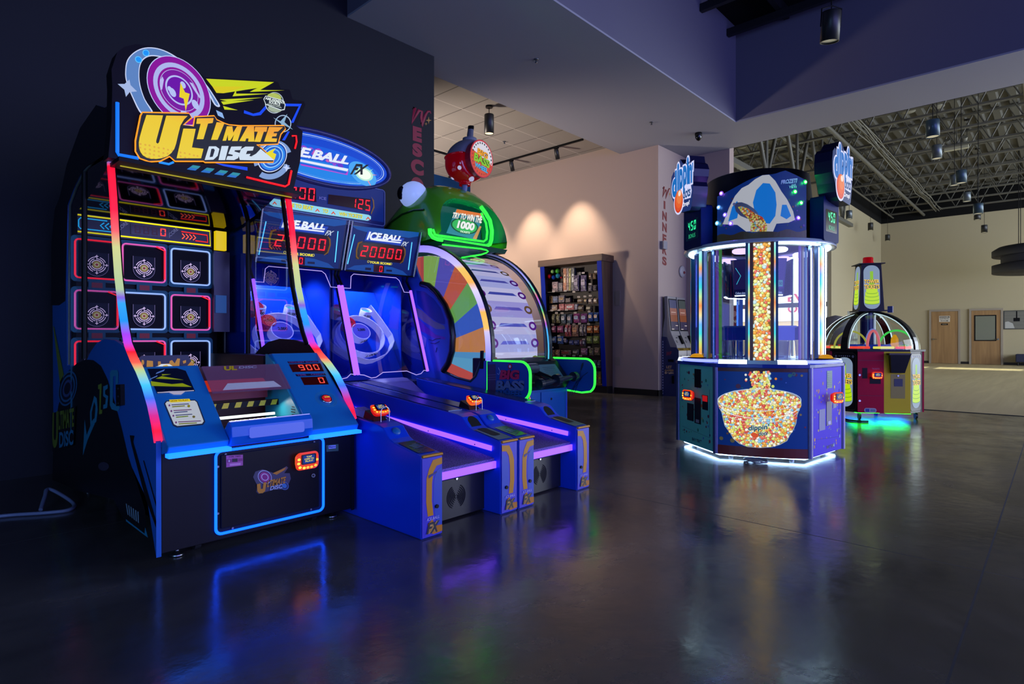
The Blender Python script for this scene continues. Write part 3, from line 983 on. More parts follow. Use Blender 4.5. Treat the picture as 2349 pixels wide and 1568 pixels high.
m = MB(); m.box((1.213, 3.44, 0.70), (1.64, 3.46, 0.735), BLACK)
for k in range(6):
    x = 1.24 + k * 0.07
    m.hexa([(x, 3.438, 0.703), (x + 0.034, 3.438, 0.703), (x + 0.034, 3.44, 0.703), (x, 3.44, 0.703), (x + 0.012, 3.438, 0.733), (x + 0.044, 3.438, 0.733), (x + 0.044, 3.44, 0.733), (x + 0.012, 3.44, 0.733)], paint('#d8c020', 0.4))
m.build('hazard_stripe', dm)
m = MB(); m.box((1.24, 3.40, 0.648), (1.60, 3.415, 0.662), glow('#e8f4e8', 1.6)); m.build('tray_light', dm)
lamp('AREA', 'tray_glow', (1.43, 3.40, 0.72), 0.9, (1.0, 0.95, 0.85), target=(1.43, 3.30, 0.5), shape='RECTANGLE', size=0.35, size_y=0.02)
# clear cover and its printed top
m = MB(); cv = film('pink tinted cover', '#8e5f7c', 0.55, 0.12)
a0, b0 = pS.uv(pS(0, 0.31)), 0
m.pbox(pS, 1.215, 1.652, 0.32, 0.53, 0.012, 0.018, cv); m.build('tray_cover', dm)
m = MB(); m.flat(pS, [(1.27, 0.335), (1.60, 0.335), (1.57, 0.385), (1.31, 0.385)], 0.0195, paint('#d8d4d4', 0.3)); m.textuv(pS, 1.36, 0.505, 0.07, 0.035, 'UL', paint('#d8b820'), 0.05, 0.2, c=0.021); m.textuv(pS, 1.46, 0.508, 0.11, 0.02, 'DISC', paint('#a8a0b8'), 0.04, 0.2, c=0.021)
m.build('cover_print', dm)
# score window on the right console
def SQ(a0, a1, b0, b1): return [pS(a0, b0), pS(a1, b0), pS(a1, b1), pS(a0, b1)]
c7 = crop(600, 800, 5.107)
m = MB()
RW, RDK = glow('#ff5040', 1.25), paint('#3a0508', 0.2)
for q, body in (([(365, 272), (732, 262), (688, 168), (318, 180)], '900'), ([(500, 424), (788, 416), (748, 322), (455, 333)], '0')):
    Q = [pS.px(x, y) + Sn * 0.001 for x, y in c7(q)]
    m.poly(Q, paint('#4a060a', 0.15))
    x0 = 0.22 if body == '900' else 0.60
    Q2 = [bil(Q, x0, 0.16), bil(Q, 0.92, 0.16), bil(Q, 0.92, 0.86), bil(Q, x0, 0.86)]
    m.seven(Q2, body, RW, None, 0.002)
m.build('score_display', dm)
m = MB()
for q, body in (([(318, 172), (668, 160), (655, 138), (300, 148)], 'HIGHEST SCORE'), ([(410, 322), (757, 308), (742, 285), (395, 296)], 'TIME    CREDIT')):
    Q = [pS.px(x, y) + Sn * 0.001 for x, y in c7(q)]
    m.poly(Q, paint('#1d1230')); m.textq([bil(Q, 0.03, 0.15), bil(Q, 0.97, 0.15), bil(Q, 0.97, 0.85), bil(Q, 0.03, 0.85)], body, paint('#8a4a9a'), 0.03, c=0.001)
m.build('score_caption', dm)
# start button
bc = pS.px(*c7([(757, 590)])[0])
m = MB()
m.lathe([(0.034, 0), (0.036, 0.006), (0.031, 0.011), (0.027, 0.008)], bc, CHROME, 24, ax=Sn); m.lathe([(0.027, 0.004), (0.026, 0.012), (0.018, 0.018), (0, 0.020)], bc, glow('#d01428', 0.7), 24, ax=Sn)
pb = Plane(bc, (1, 0, 0), (0, 0.49, 0.42))
m.textuv(pb, 0, 0, 0.036, 0.011, 'START', glow('#f0e040', 0.8), 0.03, c=0.0215)
m.build('start_button', dm)
m = MB()
for r in (0.056, 0.066):
    m.ring(pb, ell(0, 0, r, r, n=40), ell(0, 0, r - 0.003, r - 0.003, n=40), 0.001, paint('#3d8ab0'))
m.build('button_ring', dm)
# how-to-play card and printed board on the left console
c6 = crop(320, 800, 6.525)
m = MB()
m.pxp(pS, c6([(365, 820), (400, 775), (830, 760), (870, 790), (985, 1090), (950, 1140), (560, 1178), (500, 1150)]), 0.001, glow('#20305c', 0.5))
m.pxp(pS, c6([(385, 822), (410, 790), (825, 775), (855, 800), (960, 1085), (935, 1120), (565, 1155), (515, 1130)]), 0.002, glow('#c8d0e0', 0.72))
m.pxp(pS, c6([(440, 765), (745, 750), (765, 790), (460, 808)]), 0.003, glow('#e8d028', 0.8))
m.textp(pS, c6([(470, 797), (735, 780), (725, 762), (460, 778)]), 'HOW TO PLAY', paint('#a01818'), 0.03, c=0.004)
rows_ = [(430, 835, 740, 'INSERT COINS OR TAP CARD'), (460, 920, 780, 'PRESS START, GET READY'), (490, 990, 790, 'TOSS THE DISCS AT'), (530, 1090, 920, 'HIT TARGETS TO SCORE POINTS')]
for i, (x, y, x2, t) in enumerate(rows_):
    m.pxp(pS, c6([(x + 50, y + 14), (x2, y - 2), (x2 - 6, y - 14), (x + 44, y + 2)]), 0.003, paint('#a04070' if i % 2 else '#5a5a78'))
    m.pxp(pS, c6([(x + 58, y + 45), (x2 - 60, y + 28), (x2 - 66, y + 14), (x + 52, y + 30)]), 0.003, paint(('#b8b020', '#7a7a90', '#a8c020', '#c0b828')[i]))
    m.pxp(pS, c6(ell(x + 15, y + 15, 14, 16)), 0.003, paint('#b06088'))
m.pxp(pS, c6(ell(735, 860, 22, 20)), 0.003, paint('#e0c830')); m.pxp(pS, c6(ell(810, 1020, 22, 18)), 0.003, paint('#b09a40'))
m.build('instruction_card', dm)
m = MB()
m.pxp(pS, c6([(215, 560), (265, 670), (830, 635), (690, 330), (560, 290), (120, 300)]), 0.002, paint('#0c1630', 0.2))
m.pxp(pS, c6([(240, 450), (330, 415), (660, 470)]), 0.004, glow('#b8cc20', 0.4)); m.pxp(pS, c6([(165, 490), (780, 575), (640, 520), (760, 570), (180, 560)]), 0.004, glow('#b8cc20', 0.42)); m.pxp(pS, c6([(330, 385), (470, 385), (340, 405)]), 0.004, glow('#b8cc20', 0.4))
m.pxp(pS, c6([(255, 360), (380, 310), (360, 340), (240, 385)]), 0.004, paint('#8ab0d8')); m.pxp(pS, c6([(140, 460), (270, 400), (262, 420), (150, 470)]), 0.004, paint('#8ab0d8'))
m.pxp(pS, c6([(262, 655), (345, 650), (450, 640), (690, 632), (810, 622), (815, 635), (680, 645), (620, 690), (510, 690), (440, 660), (270, 668)]), 0.004, glow('#c0b8d8', 0.7))
m.build('printed_board', dm)
# folded flag-like topper standing over the left console
pT = facing_front(3.62)
m = MB()
m.pxp(pT, c6([(-10, 130), (30, 100), (720, 88), (800, 240), (770, 335), (60, 345), (0, 250)]), 0, paint('#141c3a', 0.4), th=0.006)
OR_ = glow('#e0a028', 0.5)
m.pxp(pT, c6([(30, 160), (60, 170), (65, 215), (40, 250), (10, 245)]), 0.007, OR_)
m.pxp(pT, c6([(105, 170), (195, 180), (200, 340), (95, 335)]), 0.007, OR_); m.pxp(pT, c6([(270, 185), (310, 185), (315, 225), (440, 215), (445, 180), (480, 165), (520, 215), (560, 140), (600, 145), (580, 330), (270, 340)]), 0.007, OR_)
m.pxp(pT, c6([(640, 180), (690, 165), (690, 205), (650, 220)]), 0.007, OR_); m.pxp(pT, c6([(700, 260), (770, 180), (810, 240), (770, 335), (690, 335)]), 0.007, OR_)
m.pxp(pT, c6([(120, 285), (270, 255), (320, 225), (440, 225), (500, 262), (680, 265), (665, 285), (130, 298)]), 0.009, glow('#d8e4f0', 0.9))
m.pxp(pT, c6([(340, 250), (400, 235), (440, 270), (350, 280)]), 0.011, glow('#e8c030', 0.8))
m.build('console_topper', dm)

# ---- target wall
pB = facing_front(4.95)
m = MB(); m.box((0.93, 4.965, 0.45), (1.80, 5.05, 2.0), paint('#0c0f12', 0.4, 0.1)); m.build('target_board', dm)
cols_ = (1.045, 1.337, 1.655); rows2 = (1.65, 1.297, 0.945, 0.592)
PINKF, BLUEF, REDF = glow('#d858b0', 1.1), glow('#90b0ff', 1.2), glow('#ff2038', 1.3)
TGT = glow('#d8c0f0', 1.05); SHIELD = glow('#7068a0', 0.6)
TGT2 = glow('#d8d0a0', 0.7)
for ci, cx_ in enumerate(cols_):
    for ri, cz in enumerate(rows2):
        w_ = 0.275 if ci else 0.25
        m = MB()
        # bezel with a deep dark pocket
        o_ = rrect(w_ + 0.05, 0.32, 0.03, 4, cx_, cz); i_ = rrect(w_ - 0.005, 0.262, 0.02, 4, cx_, cz)
        m.ring(pB, o_, i_, 0.004, TEAL); m.ring(pB, i_, [(x, y) for x, y in rrect(w_ - 0.02, 0.245, 0.02, 4, cx_, cz)], -0.008, paint('#06070b'))
        m.flat(pB, rrect(w_ - 0.02, 0.245, 0.02, 4, cx_, cz), -0.01, paint('#08090f', 0.3, 0.06))
        cell = m.build('target_cell', dm)
        m = MB()
        path = rrect(w_, 0.265, 0.022, 4, cx_, cz)
        if (ci + ri) % 2 == 1:
            m.tube([pB(x, y, 0.008) for x, y in path], 0.0062, PINKF if ri < 3 else PINKF, 6, closed=True)
            m.tube([pB(cx_ + w_ / 2 - 0.004, cz - 0.11, 0.013), pB(cx_ + w_ / 2 - 0.004, cz + 0.105, 0.013), pB(cx_ + w_ / 2 - 0.06, cz + 0.131, 0.013)], 0.006, REDF, 6)
        else:
            m.tube([pB(x, y, 0.008) for x, y in path], 0.0062, REDF if ci == 0 else BLUEF, 6, closed=True)
        m.build('neon_frame', cell)
        m = MB(); cz2 = cz - 0.035
        m.tube([pB(cx_ + x, cz + y, 0.001) for x, y in [(-0.07, 0.05)] + ell(0, -0.045, 0.07, 0.07, n=12, a0=180, a1=360) + [(0.07, 0.05)]], 0.0022, SHIELD, 4)
        m.flat(pB, [(cx_ - 0.069, cz + 0.05)] + [(cx_ + x, cz + y) for x, y in ell(0, -0.045, 0.069, 0.069, n=12, a0=180, a1=360)] + [(cx_ + 0.069, cz + 0.05)], -0.004, paint('#161a28', 0.3, 0.1))
        for r, a0, a1 in ((0.056, 20, 70), (0.056, 95, 160), (0.056, 195, 245), (0.056, 285, 345), (0.044, 5, 85), (0.044, 110, 175), (0.044, 190, 260), (0.044, 280, 350), (0.033, 15, 165), (0.033, 195, 345)):
            pts = ell(cx_, cz2, r, r, n=8, a0=a0, a1=a1); pin = ell(cx_, cz2, r - 0.0045, r - 0.0045, n=8, a0=a0, a1=a1)
            m.flat(pB, pts + pin[::-1], 0.003, TGT)
        for a in (0, 90, 180, 270):
            c_, s_ = math.cos(math.radians(a)), math.sin(math.radians(a))
            m.flat(pB, [(cx_ + c_ * r - s_ * t, cz2 + s_ * r + c_ * t) for r, t in ((0.036, -0.002), (0.068, -0.002), (0.068, 0.002), (0.036, 0.002))], 0.003, TGT)
            m.flat(pB, [(cx_ + c_ * r - s_ * t, cz2 + s_ * r + c_ * t) for r, t in ((0.056, -0.009), (0.061, -0.009), (0.061, 0.009), (0.056, 0.009))], 0.003, TGT)
        m.ring(pB, ell(cx_, cz2, 0.026, 0.026, n=20), ell(cx_, cz2, 0.016, 0.016, n=20), 0.004, glow('#a89038', 0.6)); m.ring(pB, ell(cx_, cz2, 0.015, 0.015, n=20), ell(cx_, cz2, 0.009, 0.009, n=20), 0.004, TGT2)
        m.flat(pB, ell(cx_, cz2, 0.007, 0.007, n=12), 0.004, glow('#a02840', 0.7))
        m.build('target', cell)
        m = MB(); m.pbox(pB, cx_ - 0.05, cx_ + 0.05, cz - 0.205, cz - 0.155, 0.004, 0.012, TEAL); m.pbox(pB, cx_ - 0.032, cx_ + 0.032, cz - 0.198, cz - 0.162, 0.011, 0.0135, glow('#5a060c', 0.7))
        m.build('value_display', cell)
# score band above the targets
m = MB(); m.box((0.93, 4.925, 1.815), (1.80, 4.96, 1.955), paint('#14121a', 0.3)); m.build('score_band', dm)
sb = dm.children[-1]
pC = facing_front(4.925)
YN, CN, RN = glow('#f0e000', 1.3), glow('#20b0f8', 1.3), glow('#ff2020', 1.3)
m = MB()
m.tube([pC(0.93, 1.945, 0.006), pC(1.785, 1.945, 0.006), pC(1.79, 1.83, 0.006), pC(0.93, 1.83, 0.006)], 0.0055, YN, 6)
m.build('yellow_neon', sb)
m = MB(); m.tube([pC(1.10, 1.925, 0.006), pC(0.945, 1.925, 0.006), pC(0.935, 1.91, 0.006), pC(0.935, 1.865, 0.006), pC(0.945, 1.852, 0.006), pC(1.13, 1.852, 0.006)], 0.004, CN, 6)
for k in range(3):
    x = 1.06 + k * 0.028
    m.tube([pC(x + 0.022, 1.91, 0.006), pC(x, 1.888, 0.006), pC(x + 0.022, 1.866, 0.006)], 0.004, CN, 5)
m.build('blue_neon', sb)
m = MB(); m.tube([pC(1.58, 1.915, 0.006), pC(1.765, 1.91, 0.006), pC(1.77, 1.855, 0.006), pC(1.68, 1.857, 0.006)], 0.004, RN, 6)
for k in range(4):
    x = 1.585 + k * 0.026
    m.tube([pC(x, 1.90, 0.006), pC(x + 0.018, 1.88, 0.006), pC(x, 1.86, 0.006)], 0.0042, glow('#ff5848', 1.3), 5)
m.build('red_neon', sb)
m = MB(); m.pbox(pC, 1.245, 1.495, 1.852, 1.93, 0, 0.008, paint('#5a5058')); m.pbox(pC, 1.25, 1.49, 1.856, 1.926, 0.008, 0.01, paint('#2a0608', 0.2))
m.seven([pC(1.26, 1.862), pC(1.48, 1.862), pC(1.48, 1.92), pC(1.26, 1.92)], '   0', glow('#ff3c30', 1.4), None, 0.012, t=0.12); m.seven([pC(1.26, 1.862), pC(1.425, 1.862), pC(1.425, 1.92), pC(1.26, 1.92)], '888', paint('#5a1012'), None, 0.0115, t=0.12)
m.build('score_display', sb)
m = MB()
for x in (1.205, 1.535):
    m.textq([pC(x - 0.04, 1.855), pC(x + 0.025, 1.925), pC(x + 0.01, 1.945), pC(x - 0.055, 1.875)], 'SCORE', paint('#b0aab0'), 0.02, c=0.004)
m.build('score_caption', sb)
# right inner post with lit yellow and blue blocks
m = MB(); m.box((1.80, 4.0, 0.80), (1.962, 5.05, 0.98), SIDEDK); m.box((1.81, 4.90, 1.15), (1.93, 5.05, 1.79), paint('#33283a', 0.3)); m.build('inner_post', dm)
m = MB(); m.box((1.82, 4.885, 1.80), (1.90, 4.93, 1.95), glow('#e8c808', 0.9)); m.build('post_light', dm)
m = MB(); m.box((1.82, 4.885, 1.30), (1.90, 4.90, 1.44), glow('#2a5cb0', 0.5)); m.build('post_light', dm)
# mirror-like ceiling inside
m = MB()
MIR = mat('dark mirror sheet', '#4a4450', 0.06, metal=1.0)
cp = [(4.95, 1.965), (4.75, 1.99), (4.5, 2.03), (4.25, 2.09), (4.08, 2.14)]
m.grid([[(0.93, y, z), (1.955, y, z)] for y, z in cp], MIR, smooth=True); m.grid([[(0.93, y, z + 0.02), (1.955, y, z + 0.02)] for y, z in cp], BLACK, smooth=True)
m.build('inner_ceiling', dm)
# side glass with black posts
GS = glass('side glass', '#e8ecf4', 0.10)
for x in (XL + 0.011, XR - 0.011):
    m = MB(); pl = Plane((x, 0, 0), (0, -1, 0), (0, 0, 1))
    src = [(246, 330), (190, 391), (172, 426), (156, 470), (154, 660), (154, 836), (198, 826), (222, 786), (240, 778), (262, 781), (288, 796), (274, 700), (262, 560), (252, 420)]
    pts = [pL.px(a, b) for a, b in src]
    m.poly([V((x, p.y, p.z)) for p in pts], GS); m.build('side_glass', dm)
    m = MB(); a, b = pL.px(189, 392), pL.px(190, 823)
    m.tube([V((x, a.y, a.z)), V((x, a.y, b.z))], 0.017, BLACK, 6)
    m.tube([V((x, p.y, p.z)) for p in pts[0:6]], 0.008, paint('#5a6058', 0.3), 5)
    m.build('glass_post', dm)

# ---- marquee
pM = facing_front(3.905)
c1 = crop(100, 80, 3.789)
MBK = paint('#17131c', 0.4, 0.15)
m = MB()
mo = [(562, 1065), (590, 760), (597, 440), (590, 300), (640, 150), (700, 104), (800, 80), (900, 90), (1050, 130), (1250, 250), (1405, 368), (1990, 396), (2040, 412), (2062, 468), (2140, 475), (2165, 560), (2265, 578), (2275, 610), (2195, 790), (2252, 835), (2230, 1100), (2172, 1343), (1700, 1262), (1200, 1172)]
m.pxp(pM, c1(mo), -0.11, MBK, th=0.11, mside=BLACK); mq = m.build('marquee', dm)
m = MB()
def G(pts, c, h, es=1.0): m.pxp(pM, c1(pts), c, glow(h, es))
# big disc
G(smooth([(708, 320), (725, 220), (790, 148), (880, 112), (990, 117), (1110, 165), (1250, 265), (1400, 415), (1500, 560), (1532, 622), (1483, 608), (1400, 465), (1250, 325), (1100, 225), (1000, 192), (915, 190), (855, 232), (832, 310), (838, 430), (880, 560), (952, 682), (850, 690), (770, 545), (718, 410)]), 0.003, '#d0dcff', 0.9)
G(smooth([(716, 320), (733, 225), (795, 156), (882, 121), (988, 126), (1104, 173), (1244, 273), (1392, 420), (1490, 563), (1515, 608), (1490, 598), (1408, 455), (1256, 316), (1104, 216), (1002, 183), (910, 181), (848, 225), (824, 308), (830, 432), (872, 562), (935, 676), (856, 680), (778, 542), (726, 408)]), 0.004, '#5f88c8', 0.9)
G(ell(887, 160, 32, 28, 40), 0.006, '#58c0ff', 1.0); G(ell(887, 160, 24, 21, 40), 0.007, '#1890f8', 1.0); G(ell(822, 217, 33, 27, 40), 0.006, '#58c0ff', 1.0); G(ell(822, 217, 25, 20, 40), 0.007, '#1890f8', 1.0)
E_ = lambda k: ell(1172, 486, 342 * k, 232 * k, 52, n=44)
for k, h, c in ((1.0, '#c0d0ff', 0.005), (0.975, '#8a0a9a', 0.006), (0.80, '#b0b8f0', 0.007), (0.665, '#8c0898', 0.008), (0.60, '#c0c0f8', 0.009), (0.585, '#7a10a0', 0.010), (0.43, '#b8c0f8', 0.011), (0.38, '#6a08a8', 0.012)):
    G(E_(k), c, h, 0.95)
for px_, py_, a, b, r in ((1115, 505, 55, 30, 60), (1205, 440, 42, 25, 60), (1312, 610, 58, 30, 60), (1222, 690, 52, 24, 30), (1090, 475, 34, 20, 60)):
    G(ell(px_, py_, a * .8, b * .8, r), 0.013, '#b8c4f8', 0.95)
G([(1182, 420), (1222, 505), (1262, 518), (1228, 668), (1210, 560), (1172, 545)], 0.015, '#e8d018', 1.0)
G([(1010, 395), (1028, 365), (1040, 395), (1025, 480), (1010, 480)], 0.011, '#c0c0f8', 0.9); G([(1262, 415), (1290, 425), (1360, 545), (1350, 555), (1300, 480)], 0.011, '#c0c0f8', 0.9)
G([(640, 430), (700, 430), (742, 392), (752, 440), (808, 495), (745, 500), (712, 542), (698, 480)], 0.009, '#a8bce8', 0.95)
G([(1495, 655), (1550, 680), (1568, 730), (1512, 702)], 0.006, '#90b8f0', 0.95)
# yellow bolts
for pts in ([(1410, 382), (2000, 412), (1790, 492), (1860, 462), (1560, 508), (1500, 505), (1465, 450)], [(1790, 497), (1880, 450), (2000, 412), (1880, 480), (2092, 483)], [(1640, 535), (1670, 478), (1672, 512), (1960, 512)], [(1528, 562), (1905, 545), (1780, 560), (1600, 580)], [(1540, 580), (1825, 568), (1560, 608)], [(1558, 618), (1685, 655), (1570, 650)]):
    G(pts, 0.004, '#c8d40c', 1.0)
G([(1465, 450), (1760, 450), (1560, 508), (1500, 505)], 0.005, '#d8c808', 1.0)
# globe badge
G(ell(2003, 592, 82, 92, 0), 0.006, '#c8d8e8', 0.9); G(ell(2003, 592, 76, 86, 0), 0.007, '#20303a', 0.6); G(ell(2000, 545, 62, 36, 10), 0.008, '#b8c860', 0.9); G(ell(2005, 645, 60, 30, 10), 0.008, '#a8b8a0', 0.9)
G([(1905, 560), (1925, 530), (2080, 570), (2098, 610), (2090, 655), (2060, 660), (1925, 610)], 0.009, '#d8e4e8', 0.95); G([(1911, 562), (1928, 537), (2075, 577), (2090, 612), (2083, 648), (2060, 652), (1928, 604)], 0.010, '#16222c', 0.5)
def TX(q, s, h, es=1.0, bold=0.03, c=0.012, sh=0): m.textp(pM, c1(q), s, glow(h, es), bold, sh, c)
TX([(1918, 564), (2084, 606), (2088, 584), (1924, 541)], 'AMUSEMENT', '#e8f4f0'); TX([(1950, 598), (2048, 622), (2052, 598), (1954, 574)], 'SOURCE', '#e8f4f0'); TX([(1936, 610), (2062, 641), (2064, 631), (1938, 600)], 'INTERNATIONAL', '#c8d8d0')
# blue neon path and star
for pts in ([(1740, 655), (1820, 685), (1875, 672), (1930, 610), (1945, 630), (1885, 698), (1820, 706), (1738, 682)], [(2085, 598), (2242, 600), (2170, 765), (2145, 765), (2215, 622), (2090, 620)], [(2118, 840), (2138, 840), (2095, 918), (2070, 915)], [(1480, 1112), (1770, 1150), (1770, 1180), (1560, 1140)]):
    G(pts, 0.004, '#1048f0', 1.0)
G([(1992, 720), (2055, 752), (2115, 688), (2090, 760), (2165, 825), (2085, 785), (2060, 830), (2062, 775)], 0.006, '#90b8d8', 0.9)
m.ring(pM, [pM.uv(pM.px(*q)) for q in c1(ell(2078, 772, 72, 75))], [pM.uv(pM.px(*q)) for q in c1(ell(2078, 772, 64, 67))], 0.005, glow('#b0c8e8', 0.9))
# corner neon under mesh
m.tube([pM.px(*q) + pM.n * 0.008 for q in c1([(638, 590), (638, 1020), (650, 1045), (820, 1075)])], 0.010, glow('#1070f0', 1.2), 6); m.tube([pM.px(*q) + pM.n * 0.008 for q in c1([(1000, 1108), (1085, 1125), (1125, 1108)])], 0.007, glow('#2088f8', 1.2), 6)
m.tube([pM.px(*q) + pM.n * 0.008 for q in c1([(2155, 880), (2190, 878), (2195, 930), (2180, 990)])], 0.006, glow('#ff1820', 1.2), 6); m.tube([pM.px(*q) + pM.n * 0.008 for q in c1([(1760, 1238), (1930, 1280), (2095, 1318), (2125, 1300), (2150, 1180)])], 0.007, glow('#ff1820', 1.2), 6)
# dashes
for x, y in ((1240, 1170), (1362, 1192), (1480, 1212), (1588, 1232)):
    G([(x, y), (x + 78, y + 10), (x + 122, y - 28), (x + 55, y - 38)], 0.004, '#2878d8', 0.8); G([(x + 30, y - 16), (x + 100, y - 6), (x + 122, y - 28), (x + 55, y - 38)], 0.005, '#2f9cb0', 0.8)
# small disc
R_ = lambda k: ell(1985, 1062, 150 * k, 122 * k, -50, n=40)
G(ell(1990, 1080, 172, 158, -40, 40, 200, 380) + ell(1990, 1080, 128, 112, -40, 40, 200, 380)[::-1], 0.004, '#88a8e0', 0.85); G(ell(1975, 1085, 180, 165, -40, 40, 60, 165) + ell(1975, 1085, 132, 118, -40, 40, 60, 165)[::-1], 0.004, '#88a8e0', 0.85)
for k, h, c in ((0.95, '#e0ecff', 0.005), (0.90, '#0838a0', 0.006), (0.82, '#2888f0', 0.007), (0.68, '#a8d8ff', 0.008), (0.62, '#1058c8', 0.009), (0.5, '#68b8ff', 0.010), (0.42, '#2070e0', 0.011)):
    G(R_(k), c, h, 0.95)
G([(2108, 1120), (2118, 1150), (2145, 1158), (2120, 1168), (2105, 1190), (2098, 1162), (2075, 1150), (2098, 1145)], 0.006, '#c8d8ff', 0.95)
m.build('marquee_art', mq)
# raised lettering
m = MB()
sil = [(848, 685), (1250, 692), (1272, 728), (1200, 792), (1288, 802), (1302, 722), (1470, 714), (1490, 747), (1562, 780), (1600, 792), (1700, 800), (2075, 797), (2086, 824), (2045, 870), (2020, 955), (1835, 963), (1872, 985), (1985, 1090), (1980, 1112), (1390, 1114), (1375, 1104), (1130, 1104), (1082, 1062), (1000, 1103), (905, 1108), (825, 1080), (788, 1020), (788, 930), (832, 712)]
m.pxp(pM, c1(sil), 0.016, paint('#2a2c10', 0.4), th=0.012)
m.tube([pM.px(*q) + pM.n * 0.024 for q in c1(sil)], 0.0058, glow('#ff9818', 1.2), 5, closed=True)
YEL = mat('yellow letter face', '#181008', 0.35, emit='#ffffff', es=1.0)
nt, b = nodes(YEL); g = add(nt, 'ShaderNodeNewGeometry'); sx = add(nt, 'ShaderNodeSeparateXYZ'); nt.links.new(g.outputs['Position'], sx.inputs[0])
mr = add(nt, 'ShaderNodeMapRange'); mr.inputs['From Min'].default_value = 2.10; mr.inputs['From Max'].default_value = 2.475; nt.links.new(sx.outputs[2], mr.inputs['Value'])
r = ramp(nt, [(0, '#e8d010'), (0.78, '#ecc810'), (0.93, '#f0b418'), (1.0, '#f0a020')]); nt.links.new(mr.outputs[0], r.inputs[0])
vo = add(nt, 'ShaderNodeTexVoronoi', voronoi_dimensions='2D'); vo.inputs['Scale'].default_value = 42; vo.inputs['Randomness'].default_value = 0.2
cv2 = add(nt, 'ShaderNodeCombineXYZ'); nt.links.new(sx.outputs[0], cv2.inputs[0]); nt.links.new(sx.outputs[2], cv2.inputs[1]); nt.links.new(cv2.outputs[0], vo.inputs['Vector'])
lt = add(nt, 'ShaderNodeMath', operation='LESS_THAN'); lt.inputs[1].default_value = 0.24; nt.links.new(vo.outputs['Distance'], lt.inputs[0])
inv = add(nt, 'ShaderNodeMath', operation='LESS_THAN'); inv.inputs[1].default_value = 0.34; nt.links.new(mr.outputs[0], inv.inputs[0])
ml = add(nt, 'ShaderNodeMath', operation='MULTIPLY'); nt.links.new(lt.outputs[0], ml.inputs[0]); nt.links.new(inv.outputs[0], ml.inputs[1])
m5 = add(nt, 'ShaderNodeMath', operation='MULTIPLY'); m5.inputs[1].default_value = 0.6; nt.links.new(ml.outputs[0], m5.inputs[0])
mx = add(nt, 'ShaderNodeMixRGB'); mx.inputs[2].default_value = (*lin('#d89018'), 1); nt.links.new(m5.outputs[0], mx.inputs[0]); nt.links.new(r.outputs[0], mx.inputs[1]); nt.links.new(mx.outputs[0], b.inputs['Emission Color'])
def YP(pts): m.pxp(pM, c1(pts), 0.028, YEL, th=0.006)
YP([(880, 708), (1022, 712), (964, 925), (962, 945), (975, 957), (990, 942), (1052, 714), (1235, 716), (1205, 745), (1172, 800), (1150, 890), (1135, 955), (1120, 1000), (1095, 1035), (1062, 1062), (1020, 1078), (970, 1086), (920, 1085), (880, 1074), (850, 1055), (828, 1025), (817, 990), (815, 945), (822, 900), (850, 800)])
YP([(1200, 825), (1305, 828), (1272, 988), (1372, 1000), (1352, 1080), (1142, 1080)])
YP([(1318, 737), (1460, 734), (1452, 775), (1412, 780), (1372, 915), (1316, 915), (1350, 782), (1312, 782)])
YP([(1488, 770), (1555, 775), (1495, 920), (1440, 920)])
YP([(1540, 928), (1577, 805), (1622, 805), (1630, 862), (1664, 805), (1708, 805), (1668, 930), (1622, 930), (1642, 868), (1606, 925), (1588, 925), (1585, 868), (1568, 928)])
YP([(1685, 930), (1755, 806), (1810, 806), (1812, 935), (1762, 935), (1765, 908), (1742, 908), (1735, 932)])
YP([(1822, 810), (1925, 810), (1918, 850), (1895, 850), (1865, 938), (1815, 936), (1845, 850), (1815, 848)])
YP([(1942, 810), (2060, 812), (2020, 848), (1985, 850), (1978, 865), (2010, 865), (2002, 890), (1970, 890), (1962, 908), (2010, 910), (2004, 938), (1900, 936)])
WHT = glow('#d4e4f4', 0.95)
def WP(pts): m.pxp(pM, c1(pts), 0.028, WHT, th=0.005)
WP([(1422, 978), (1480, 978), (1510, 1000), (1495, 1060), (1460, 1092), (1385, 1095)])
WP([(1532, 975), (1590, 975), (1560, 1095), (1505, 1095)]); WP([(1615, 980), (1705, 978), (1692, 1008), (1645, 1010), (1640, 1022), (1685, 1035), (1672, 1080), (1640, 1095), (1570, 1093), (1582, 1062), (1625, 1062), (1630, 1050), (1590, 1040)])
WP([(1735, 980), (1810, 980), (1800, 1012), (1752, 1015), (1740, 1045), (1780, 1042), (1770, 1062), (1985, 1096), (1800, 1096), (1690, 1094), (1680, 1060), (1700, 1000)]); WP([(1830, 1040), (1868, 1000), (1982, 1094), (1880, 1080), (1790, 1062)])
m.pxp(pM, c1([(1440, 1000), (1462, 998), (1470, 1012), (1452, 1068), (1425, 1072)]), 0.034, paint('#2a2c10'))
m.pxp(pM, c1([(1905, 1040), (2000, 990), (1975, 1030), (2005, 1045), (1990, 1092)]), 0.03, glow('#e8d810', 1.0))
m.build('marquee_letters', mq)
# bottom bar of the marquee
m = MB(); a, b = pM.px(*c1([(612, 1078)])[0]), pM.px(*c1([(2172, 1345)])[0]); m.box((XL, 3.80, a.z - 0.03), (XR, 3.99, a.z - 0.006), BLACK); m.build('marquee_sill', dm)
m = MB(); m.box((XL + 0.03, 3.90, a.z - 0.036), (XR - 0.03, 3.905, a.z - 0.028), glow('#c8b828', 0.7)); m.build('sill_light', dm)
# ================================================================ two ball rolling alleys with a shared marquee
ALB = paint('#0c40d4', 0.32)
ALD = paint('#1a1a5c', 0.3)
PURPLE = glow('#7040ff', 3.1)
PSOFT = glow('#6c3cff', 3.0)
YY = 2.545
ORANGE = paint('#d08a10', 0.35)

